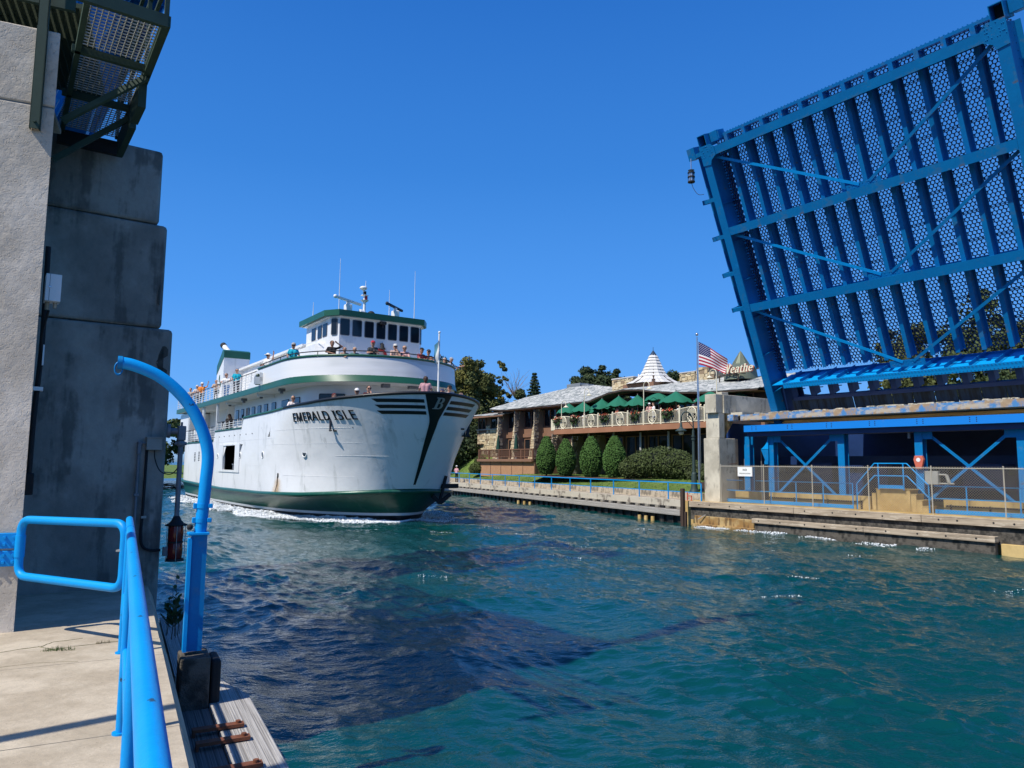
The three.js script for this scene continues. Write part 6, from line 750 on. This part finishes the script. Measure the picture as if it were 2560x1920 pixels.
  poses[name] = { skin: geo([gs[0], ...fing]), shirt: geo(gs[1]), trousers: geo(gs[2]), shoes: geo(gs[3]),
    short: geo(at(new THREE.SphereGeometry(.106, 16, 12, 0, 6.3, 0, 1.75).rotateX(-.5).translate(0, .012, -.008))), long: geo([at(new THREE.SphereGeometry(.112, 16, 12, 0, 6.3, 0, 1.7).rotateX(-.55)), at(new THREE.SphereGeometry(.1, 12, 10).scale(.95, 1.35, .6).translate(0, -.1, -.07))]),
    cap: geo([at(new THREE.SphereGeometry(.112, 16, 8, 0, 6.3, 0, 1.45).translate(0, .025, -.005)), at(new THREE.CylinderGeometry(.095, .1, .012, 16, 1, false, -1.4, 2.8).scale(1, 1, 1.25).rotateX(.12).translate(0, .035, .06))]),
    hat: geo([at(new THREE.SphereGeometry(.11, 16, 8, 0, 6.3, 0, 1.5).translate(0, .03, 0)), at(new THREE.CylinderGeometry(.19, .2, .014, 20).translate(0, .04, 0))]),
    glasses: geo([at(rbox(-.085, .085, -.035, .005, .075, .105, .012))]), eyes: geo([at(ball(-.034, -.012, .088, .011)), at(ball(.034, -.012, .088, .011))]), mouth: geo(at(rbox(-.024, .024, -.082, -.072, .082, .094, .004))), phone: o.phone && geo(rbox(-.04, .04, .02 + o.rh[1], .16 + o.rh[1], o.rh[2] + .05, o.rh[2] + .06, .004)) };
}
buildPose('lean', { lean: .22, re: [.25, 1.14, .32], rh: [.09, 1.17, .50], le: [-.25, 1.14, .32], lh: [-.08, 1.16, .50] });
buildPose('stand', { re: [.27, 1.16, -.03], rh: [.25, 1.05, .2], le: [-.27, 1.16, -.03], lh: [-.25, 1.05, .2] });
buildPose('wave', { re: [.36, 1.47, .10], rh: [.42, 1.72, .16], le: [-.27, 1.14, .05], lh: [-.2, 1.08, .28] });
buildPose('phone', { re: [.24, 1.18, .2], rh: [.06, 1.44, .33], le: [-.24, 1.18, .2], lh: [-.07, 1.44, .33], phone: true });
buildPose('visor', { re: [.44, 1.50, .12], rh: [.19, 1.64, .14], le: [-.3, 1.2, .05], lh: [-.08, 1.12, .26] });
buildPose('chin', { lean: .12, re: [.2, 1.14, .33], rh: [.07, 1.42, .22], le: [-.24, 1.13, .3], lh: [.03, 1.13, .42] });
buildPose('reach', { lean: .18, re: [.34, 1.24, .26], rh: [.46, 1.30, .5], le: [-.24, 1.15, .3], lh: [-.1, 1.14, .46] });
const skins = { fair: S({ color: lin(.52, .29, .2), roughness: .7 }), tan: S({ color: lin(.38, .2, .13), roughness: .7 }), dark: S({ color: lin(.07, .035, .022), roughness: .65 }) }, cloth = {};
const C = (r, g, b) => cloth[[r, g, b]] ??= S({ color: lin(r, g, b), roughness: .9 });
function person(pos, yaw, pose, o, label, scale = 1) {
  const p = poses[pose], g = new THREE.Group(); g.name = numbered('person'); const add = (n, k, m) => { if (!p[k]) return; const q = new THREE.Mesh(p[k], m); q.name = n; q.castShadow = q.receiveShadow = true; g.add(q); return q; };
  const body = add('body', 'skin', skins[o.skin || 'fair']); add('shirt', 'shirt', C(...o.shirt)); add('trousers', 'trousers', C(...(o.trousers || [.03, .035, .05]))); add('shoes', 'shoes', C(.04, .04, .04)); if (o.hair) add('hair', o.long ? 'long' : 'short', C(...o.hair)); if (o.cap) add('cap', 'cap', C(...o.cap)); if (o.hat) add('hat', 'hat', C(...o.hat)); if (o.glasses) add('sunglasses', 'glasses', C(.01, .01, .01)); else add('eyes', 'eyes', C(.02, .015, .01)); add('mouth', 'mouth', C(.25, .06, .05)); if (pose === 'phone') add('phone', 'phone', M.matteBlack);
  g.position.copy(pos); g.rotation.y = yaw; g.scale.setScalar(scale); scene.add(g); tag(g, label, 'person');
}
const W_ = [.75, .74, .72], K_ = [.012, .012, .013], BR_ = [.05, .028, .015], BL_ = [.45, .3, .13], GY_ = [.35, .34, .32], TEAL = [.0, .36, .48];
{
  const F = (x, y, s, yaw, pose, o, label, sc = 1) => person(FE.pt(x, y - (y < 7 ? .3 : .12), -s), FE.turn + (-20 + yaw) * D, pose, o, label, sc * 1.2);
  const U0 = 7.91;
  F(-5.0, U0 + .12, 12.2, -30, 'wave', { shirt: W_, hat: W_, hair: BR_, glasses: 1 }, 'person in a white hat waving from the upper deck rail, left of the teal shirt');
  F(-4.95, U0 + .15, 7.3, 0, 'stand', { shirt: TEAL, cap: GY_, glasses: 1, skin: 'tan' }, 'person in a teal shirt and grey cap at the upper deck rail near the wheelhouse');
  F(-3.55, U0 + .1, 4.85, 20, 'visor', { shirt: K_, hair: BR_, skin: 'tan' }, 'person in a black hooded top shading their eyes in front of the wheelhouse');
  F(-3.05, U0, 4.3, 10, 'lean', { shirt: [.45, .3, .22], hair: BR_ }, 'child peeping over the upper rail beside the person in black', .86);
  F(-2.45, U0, 4.25, 0, 'lean', { shirt: [.1, .2, .18], hair: BL_ }, 'blond child looking over the upper rail left of the red cap', .88);
  F(-1.5, U0 + .16, 3.95, 0, 'lean', { shirt: [.035, .04, .045], cap: [.42, .02, .04], skin: 'fair' }, 'person in a dark shirt and red cap leaning on the upper deck rail');
  F(-.15, U0 + .1, 3.9, 5, 'chin', { shirt: [.5, .36, .3], cap: [.6, .58, .52], glasses: 1 }, 'person in a cream cap with hand at the chin, right of the ship bell');
  F(.5, U0 + .08, 3.95, -10, 'lean', { shirt: [.62, .36, .36], hair: BL_, glasses: 1, trousers: W_ }, 'blond person in a pink top at the middle of the upper rail');
  F(1.6, U0 + .08, 4.15, 30, 'reach', { shirt: [.3, .04, .05], cap: K_, skin: 'tan' }, 'person in a red sleeve reaching forward right of the wheelhouse');
  F(2.2, U0 + .06, 4.35, 10, 'lean', { shirt: [.035, .045, .06], cap: [.03, .04, .06], glasses: 1 }, 'person in a navy jacket, dark cap and sunglasses on the upper deck');
  F(3.2, U0, 5.0, 20, 'lean', { shirt: [.65, .6, .3], hair: BR_ }, 'person in a pale yellow shirt at the right part of the upper rail');
  F(3.95, U0, 5.45, 20, 'stand', { shirt: W_, hair: GY_ }, 'grey haired person in white at the right part of the upper rail', .93);
  F(4.45, U0, 5.7, 40, 'reach', { shirt: [.7, .7, .72], cap: [.35, .36, .38] }, 'rightmost person on the upper deck, leaning out in white and a grey cap', .97);
  F(-4.75, 5.22, 7.6, 0, 'lean', { shirt: [.75, .68, .66], hair: [.3, .28, .26], glasses: 1 }, 'grey haired person in a pale shirt leaning over the rail above the ship name');
  F(-4.1, 5.12, 2.9, 25, 'chin', { shirt: [.6, .4, .33], hair: [.12, .02, .015], long: 1 }, 'red haired person behind the bow rail by the dark window', .97);
  F(-3.2, 5.28, 1.9, 0, 'lean', { shirt: [.3, .6, .72], cap: W_, glasses: 1, skin: 'tan' }, 'person in a white cap and light blue shirt near the bow');
  F(-2.72, 5.42, 1.5, 10, 'chin', { shirt: [.07, .008, .015], hair: BR_, glasses: 1 }, 'person in a dark red shirt with hand at the mouth near the bow');
  F(-1.85, 5.15, 1.0, 0, 'lean', { shirt: [.3, .35, .3], cap: W_ }, 'child in a white cap just showing over the bow rail', .93);
  F(-.25, 5.95, -.2, -10, 'stand', { shirt: [.5, .27, .29], hair: K_, skin: 'dark' }, 'person in a pink shirt standing high beside the bow staff');
  F(.95, 5.5, .35, 20, 'lean', { shirt: [.03, .04, .1], cap: [.03, .04, .1] }, 'person in navy half hidden right of the bow staff', .95);
  F(1.35, 5.6, .2, 10, 'lean', { shirt: [.6, .5, .48], cap: K_, glasses: 1 }, 'person in a black cap and light top right of the bow staff');
  F(2.45, 5.35, .75, 60, 'stand', { shirt: [.6, .34, .28], hair: [.15, .1, .08] }, 'person seen from the side at the right bow rail', .98);
  F(3.05, 5.0, 1.5, 30, 'lean', { shirt: W_, hair: [.6, .57, .5] }, 'white haired person low behind the right bow rail', .95);
  F(3.6, 5.0, 1.9, 60, 'wave', { shirt: W_, hair: BR_ }, 'person raising an arm at the far right of the bow rail', .92);
  F(-4.55, 4.97, 23.4, 20, 'phone', { shirt: K_, hair: K_, skin: 'dark' }, 'person in a black shirt filming from the open side deck');
  F(-4.65, U0 + .1, 21.4, 0, 'stand', { shirt: TEAL, hair: BR_, glasses: 1 }, 'person in a teal shirt standing below the funnel');
  F(-4.75, U0, 23.9, -20, 'reach', { shirt: W_, hair: BR_, glasses: 1, trousers: [.1, .2, .4] }, 'person in white leaning over the aft rail left of the teal shirt');
  F(-4.8, U0, 27.2, 0, 'lean', { shirt: [.5, .36, .25], hair: BR_ }, 'small dark haired child at the aft rail below the funnel', .9);
  F(-4.8, U0 + .05, 32.6, 0, 'wave', { shirt: [.75, .24, .04], cap: W_ }, 'person in an orange shirt raising an arm on the aft deck');
  F(-4.85, U0, 34.2, 0, 'lean', { shirt: [.6, .55, .5], cap: [.6, .55, .5] }, 'person in beige beside the orange shirt on the aft deck', .97);
  F(-4.85, U0, 37.2, -20, 'stand', { shirt: [.4, .33, .28], hair: K_ }, 'dark haired person farthest aft on the upper deck', .97);
  const R = (x, z, yaw, pose, o, label, sc, y = 6.26) => person(RS.pt(x, y, z), RS.turn + yaw * D, pose, o, label, sc);
  R(7.1, -.9, -60, 'chin', { shirt: [.55, .14, .07], hair: BR_ }, 'person in an orange top among the umbrellas on the balcony', .93);
  R(8.45, -1.0, 100, 'lean', { shirt: [.5, .42, .3], hair: K_ }, 'dark haired person on the balcony between two flower baskets', .9);
  R(10.95, -.55, 30, 'stand', { shirt: [.65, .35, .3], cap: W_ }, 'person in a salmon shirt and white cap standing at the balcony rail', 1.0);
  R(11.45, -.5, -30, 'stand', { shirt: W_, hair: BR_, trousers: [.35, .4, .5] }, 'person in a white shirt standing at the balcony rail under the tall lamp', 1.0);
  R(15.1, -1.0, 40, 'stand', { shirt: [.12, .1, .14], cap: GY_ }, 'person in a grey cap on the right part of the balcony', .97);
  R(15.85, -.8, -30, 'lean', { shirt: [.7, .6, .4], cap: [.02, .2, .12] }, 'person in a green cap behind the right oval balcony panel', .93);
  R(16.7, -.9, 0, 'lean', { shirt: [.5, .45, .4], hat: [.7, .66, .56] }, 'person in a pale hat near the concrete pillar on the balcony', .92);
  R(3.0, -.7, 60, 'lean', { shirt: W_, hair: BR_, trousers: W_ }, 'person in white sitting near the left end of the balcony', .8);
  R(13.9, -.7, 0, 'lean', { shirt: W_, hair: BL_ }, 'person in white low behind the balcony railing right of the flower basket', .8);
  person(v(-5.75, 1.26, -78.4), 150 * D, 'stand', { shirt: [.65, .35, .38], cap: W_, hair: BR_, trousers: K_ }, 'person in a pink top and white cap walking on the far quay', .98);
}
// ================= PLANTS
const leafMat = (r, g, b) => S({ color: lin(r, g, b), roughness: .85, side: THREE.DoubleSide });
function leafCloud(n, f, s0, s1, up = 0) { // n small leaves; f() -> [point, outward]
  const pos = new Float32Array(n * 12 * 1.0 | 0), nor = new Float32Array(n * 12), ix = new Uint32Array(n * 6), a = new V3(), b = new V3(), d = new V3();
  for (let i = 0; i < n; i++) { const [p, o] = f(i); d.set(rnd(-1, 1), rnd(-1, 1), rnd(-1, 1)).normalize().multiplyScalar(.9).addScaledVector(o, .8); d.y += up; d.normalize(); a.set(rnd(-1, 1), rnd(-1, 1), rnd(-1, 1)).cross(d).normalize(); b.crossVectors(d, a); const s = rnd(s0, s1), w = s * rnd(.5, .8); const q = [p.clone().addScaledVector(a, s), p.clone().addScaledVector(b, w), p.clone().addScaledVector(a, -s), p.clone().addScaledVector(b, -w)]; q.forEach((k, j) => { pos.set([k.x, k.y, k.z], i * 12 + j * 3); nor.set([d.x, d.y, d.z], i * 12 + j * 3); }); ix.set([0, 1, 2, 0, 2, 3].map(k => k + i * 4), i * 6); }
  const g = new THREE.BufferGeometry(); g.setAttribute('position', new THREE.BufferAttribute(pos, 3)); g.setAttribute('normal', new THREE.BufferAttribute(nor, 3)); g.setIndex(new THREE.BufferAttribute(ix, 1)); return g;
}
const onBall = () => { const z = rnd(-1, 1), a = rnd(6.2832), r = Math.sqrt(1 - z * z); return v(r * Math.cos(a), z, r * Math.sin(a)); };
const bark = S({ map: tex(512, i => mix3([.05, .04, .03], [.15, .125, .10], FS[i]), 1), roughness: 1 });
function tree(pos, o, label) {              // trunk, limbs, crown of leaf clumps; o.clumps = [x, y, z, r]
  const W = new Frame(pos.x, pos.z, 0), g = W.group(o.name || 'tree'), L = [cyl(v(0, pos.y - 1, 0), v(0, pos.y + o.h * .45, 0), o.r || .3, (o.r || .3) * .55, 8)];
  const clumps = o.clumps; clumps.slice(0, 14).forEach(([x, y, z, r]) => L.push(cyl(v(0, pos.y + Math.min(y - .5, o.h * .4) * .75, 0), v(x, pos.y + y, z), .12, .03, 5))); mesh('trunk', L, bark, g);
  if (o.fill) for (const [x, y, z, rx, ry] of o.fill) clumps.push([x, y, z, 0, rx, ry]); const parts = [[], []]; const tot = clumps.reduce((s, c) => s + c[3] * c[3], 0);
  clumps.forEach((c, k) => { if (!c[3]) { parts[k % 2].push(leafCloud(o.n * .35 | 0, () => { const d = onBall(), q = Math.cbrt(rnd()), w = 1 + .3 * noise.noise(d.x * 3, d.y * 3 + k, d.z * 3); return [v(c[0] + d.x * c[4] * q * w, pos.y + c[1] + d.y * c[5] * q * w, c[2] + d.z * c[4] * q * w), d]; }, o.s * .6, o.s * 1.2, .25)); return; } const n = Math.round(o.n * c[3] * c[3] / tot); parts[k % 2].push(leafCloud(n, () => { const d = onBall(), rr = c[3] * Math.pow(rnd(), .28) * (.8 + .3 * noise.noise(d.x * 2.5 + k * 3, d.y * 2.5, d.z * 2.5)); return [v(c[0] + d.x * rr, pos.y + c[1] + d.y * rr * (o.sq || .85), c[2] + d.z * rr), d]; }, o.s * .6, o.s * 1.2, .25)); });
  parts.forEach((q, i) => { if (q.length) mesh('crown', q, leafMat(...o.col[i]), g).userData.kind = 'stuff'; });
  if (o.bare) { const B = []; for (let i = 0; i < 26; i++) { let p = v(o.bare[0], pos.y + o.bare[1], o.bare[2]), d = v(rnd(-.7, .9), 1, rnd(-.6, .6)).normalize(); for (let k = 0; k < 4; k++) { const q = p.clone().addScaledVector(d, rnd(.6, 1.2)); B.push(cyl(p, q, .06 / (k + 1), .05 / (k + 2), 5)); p = q; d.add(v(rnd(-.5, .5), rnd(-.1, .2), rnd(-.5, .5))).normalize(); } } mesh('bare_twigs', B, S({ color: lin(.28, .22, .17), roughness: 1 }), g); }
  W.place(g, label, 'tree');
}
const cl = (n, x0, x1, y0, y1, r0, r1, shape) => { const out = []; let guard = 0; while (out.length < n && guard++ < n * 40) { const x = rnd(x0, x1), y = rnd(y0, y1), z = rnd(-1, 1) * (x1 - x0) * .4; if (shape && !shape(x, y)) continue; out.push([x, y, z, rnd(r0, r1)]); } return out; };
const olive = [[.13, .125, .022], [.075, .09, .02]], dark = [[.028, .05, .014], [.05, .07, .022]], mid = [[.06, .085, .02], [.035, .06, .016]];
tree(v(-5.4, 4, -96), { h: 13.5, n: 26000, s: .17, col: olive, fill: [[0, 5, 0, 4, 4.6], [-.3, 9, 0, 2.6, 3.2]], clumps: cl(95, -4.2, 4.2, 1.0, 12.8, .45, 1.15, (x, y) => Math.abs(x) < 4.3 - Math.max(0, y - 6.5) * .5) }, 'tall yellow green tree right behind the ferry bow');
tree(v(-.9, 4, -97), { h: 13.5, n: 15000, s: .15, col: [[.12, .12, .028], [.06, .08, .022]], fill: [[0, 4, 0, 3.2, 3.4]], clumps: [...cl(46, -2.8, 3.0, 1.0, 8.6, .35, .9), ...cl(26, -2.2, .7, 8.0, 13, .18, .5, (x, y) => Math.abs(x + .6) < 1.6 - (y - 8) * .26), ...cl(10, 1.5, 3.8, 5.0, 8, .18, .38)], bare: [1.2, 8, 0] }, 'thinning tree with bare twigs left of the restaurant');
tree(v(.6, 4, -93), { h: 7, n: 8000, s: .16, col: mid, fill: [[-.4, 2.5, 0, 2.4, 2.6]], clumps: cl(26, -2.3, 1.5, 1.5, 5.6, .7, 1.2) }, 'dense green tree low beside the restaurant wing');
tree(v(-7.2, 3.5, -88), { h: 6, n: 8000, s: .18, col: dark, fill: [[.6, 1.5, 0, 3, 2.6]], clumps: cl(24, -2, 3.2, 0, 4.5, .8, 1.4) }, 'dark shady bush mass beside the ferry bow');
tree(v(-9.5, 4, -104), { h: 14, n: 9000, s: .22, col: dark, clumps: cl(24, -3, 3, 3, 13.3, 1, 1.8, (x, y) => Math.abs(x) < 3.2 - Math.max(0, y - 9) * .4) }, 'dark tree rising behind the ferry upper deck rail');
tree(v(14, 5, -118), { h: 15, n: 26000, s: .24, r: .5, col: dark, sq: .75, fill: [[0, 9.6, 0, 4.3, 3.6]], clumps: cl(90, -4.6, 4.6, 6, 13.6, .7, 1.35, (x, y) => Math.hypot(x / 4.6, (y - 9.6) / 4.1) < 1) }, 'large round dark maple behind the restaurant roof');
tree(v(22.6, 5, -112), { h: 13, n: 9500, s: .22, col: dark, fill: [[-.2, 8.8, 0, 2.4, 3]], clumps: cl(30, -2.6, 2.2, 6, 11.6, .8, 1.4) }, 'dark tree just right of the shingled spire');
tree(v(25.5, 5, -113), { h: 13, n: 7000, s: .2, col: olive, fill: [[0, 9, 0, 1.6, 2.8]], clumps: cl(26, -1.8, 1.6, 6, 11.8, .6, 1.1) }, 'yellow green tree left of the stone chimneys');
{ // conifer: tiers of drooping sprays
  const W = new Frame(3.6, -118, 0), g = W.group('conifer'), y0 = 5, H = 12.8; mesh('trunk', cyl(v(0, 4, 0), v(0, y0 + H - .3, 0), .28, .03, 8), bark, g); const L = []; for (let k = 0; k < 26; k++) { const t = k / 25, R = 3.3 * Math.pow(1 - t, .9) + .2; const n = 9; for (let b = 0; b < n; b++) { const a = b / n * 6.283 + k * 1.1 + rnd(.3), len = R * rnd(.75, 1.1); L.push(leafCloud(34, () => { const u = Math.sqrt(rnd()); return [v(Math.cos(a) * len * u + rnd(-.18, .18), y0 + 1 + t * (H - 1.2) - u * len * .28 + rnd(-.12, .12), Math.sin(a) * len * u + rnd(-.18, .18)), v(Math.cos(a), .4, Math.sin(a))]; }, .1, .22)); } } mesh('crown', L, leafMat(.018, .042, .018), g).userData.kind = 'stuff'; W.place(g, 'dark pointed conifer behind the restaurant roof', 'tree'); }
[[44, -82, 15.5, 'left'], [49.5, -78, 18, 'tallest, central'], [55, -80, 16, 'right'], [62, -76, 17, 'rightmost']].forEach(([x, z, h, w], i) => tree(v(x, 5, z), { h, n: 9000, s: .26, col: i % 2 ? mid : [[.07, .085, .02], [.045, .06, .018]], fill: [[0, h * .5, 0, 3.6, h * .4]], clumps: cl(40, -3.4, 3.4, 2.5, h - 1.6, .8, 1.6, (a, y) => Math.abs(a) < 3.8 - Math.max(0, y - h * .55) * .4) }, `leafy tree seen through the raised leaf grating, the ${w} one`));
[[-52, -108, 10.5, 'nearest the pier edge'], [-46, -118, 12, 'behind the ferry funnel'], [-59, -110, 12, 'hidden mostly by the pier']].forEach(([x, z, h, w], i) => tree(v(x, 1.5, z), { h, n: 6500, s: .28, col: i ? olive : mid, clumps: cl(20, -4, 4, 1, h - 1.8, 1.1, 2) }, `green bank tree ${w}`));
{ // clipped conical shrubs: one built, three copies
  const shape = t => Math.pow(Math.sin(Math.PI * (t * .86 + .10)), .62) * (1 - .35 * t * t) * .98;
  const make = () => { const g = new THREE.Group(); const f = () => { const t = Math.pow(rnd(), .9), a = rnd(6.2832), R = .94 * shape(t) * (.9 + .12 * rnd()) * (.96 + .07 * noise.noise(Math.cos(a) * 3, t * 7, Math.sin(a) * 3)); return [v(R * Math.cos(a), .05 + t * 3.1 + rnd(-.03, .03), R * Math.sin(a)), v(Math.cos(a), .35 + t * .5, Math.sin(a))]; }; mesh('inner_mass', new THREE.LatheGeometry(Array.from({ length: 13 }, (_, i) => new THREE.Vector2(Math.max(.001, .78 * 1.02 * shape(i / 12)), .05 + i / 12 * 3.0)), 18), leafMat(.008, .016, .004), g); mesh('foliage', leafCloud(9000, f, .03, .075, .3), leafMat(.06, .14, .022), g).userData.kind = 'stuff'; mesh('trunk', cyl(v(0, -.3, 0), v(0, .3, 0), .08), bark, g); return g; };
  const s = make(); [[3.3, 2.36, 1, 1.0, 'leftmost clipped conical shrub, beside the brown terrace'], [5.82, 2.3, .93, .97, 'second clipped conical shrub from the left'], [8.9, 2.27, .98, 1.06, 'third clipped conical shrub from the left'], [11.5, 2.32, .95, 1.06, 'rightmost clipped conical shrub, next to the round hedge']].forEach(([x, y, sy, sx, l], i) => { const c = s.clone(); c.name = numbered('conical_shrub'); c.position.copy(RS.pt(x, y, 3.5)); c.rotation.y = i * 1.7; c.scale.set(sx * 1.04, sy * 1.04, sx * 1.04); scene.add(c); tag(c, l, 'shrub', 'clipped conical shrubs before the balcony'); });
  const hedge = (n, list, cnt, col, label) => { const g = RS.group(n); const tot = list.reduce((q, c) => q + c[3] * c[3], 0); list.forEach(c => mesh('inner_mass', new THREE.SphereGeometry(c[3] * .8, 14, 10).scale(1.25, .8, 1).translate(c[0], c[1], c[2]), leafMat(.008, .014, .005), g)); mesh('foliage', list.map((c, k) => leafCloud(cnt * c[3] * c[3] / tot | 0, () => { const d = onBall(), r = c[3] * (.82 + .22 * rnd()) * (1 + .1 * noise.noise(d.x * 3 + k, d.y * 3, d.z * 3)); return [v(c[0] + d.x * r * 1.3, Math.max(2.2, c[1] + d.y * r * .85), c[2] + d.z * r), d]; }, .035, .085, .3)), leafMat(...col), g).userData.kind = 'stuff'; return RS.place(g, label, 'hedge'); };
  hedge('round_hedge', [[14.2, 3.0, 4.0, 1.0], [15.4, 3.3, 4, 1.15], [16.7, 3.4, 4.1, 1.2], [18.0, 3.3, 4.2, 1.1], [19.0, 2.95, 4.2, .85]], 20000, [.06, .085, .02], 'broad rounded hedge of grey green leaves between the shrubs and the lamp');
  hedge('small_bush', [[20.3, 2.7, 4.4, .7], [21.1, 2.6, 4.6, .5]], 5000, [.065, .085, .028], 'small grey green bush beside the flagpole foot');
  hedge('small_bush', [[-11.9, 2.7, .8, .75], [-12.2, 3.5, .2, .6]], 4500, [.075, .10, .02], 'light green bush at the left corner of the brown terrace');
  hedge('small_bush', [[4.7, 2.7, 2.6, .5]], 2500, [.06, .055, .025], 'brownish bush between the first two conical shrubs');
  const m = RS.group('mulch_bed'); m.userData.kind = 'structure'; mesh('mulch', surf(24, 4, (a, b) => v(lerp(1.6, 22, a), 2.24 + .05 * noise.noise(a * 20, b * 4, 0) + .1 * b, lerp(4.6 + .8 * a, 1.6, b))), M.mulch, m); RS.place(m, 'brown mulch bed under the shrubs'); 
  const yl = []; for (let i = 0; i < 260; i++) { const x = 2.0 + rnd(-.6, .6), a = -.3 + rnd(-.7, .7), h = rnd(.25, .5), q = new THREE.BufferGeometry(), r = rnd(6.3), c = v(x, 1.62, -a); q.setAttribute('position', new THREE.Float32BufferAttribute([c.x - .03 * Math.cos(r), c.y, c.z - .03 * Math.sin(r), c.x + .03 * Math.cos(r), c.y, c.z + .03 * Math.sin(r), c.x + rnd(-.25, .25), c.y + h, c.z + rnd(-.25, .25)], 3)); yl.push(q); } const yb = FWK.lone('leafy_plants', yl, leafMat(.28, .32, .03), 'yellow green leafy plants at the near end of the far lawn', 'plants'); yb.userData.kind = 'stuff';
}
renderer.render(scene, camera);
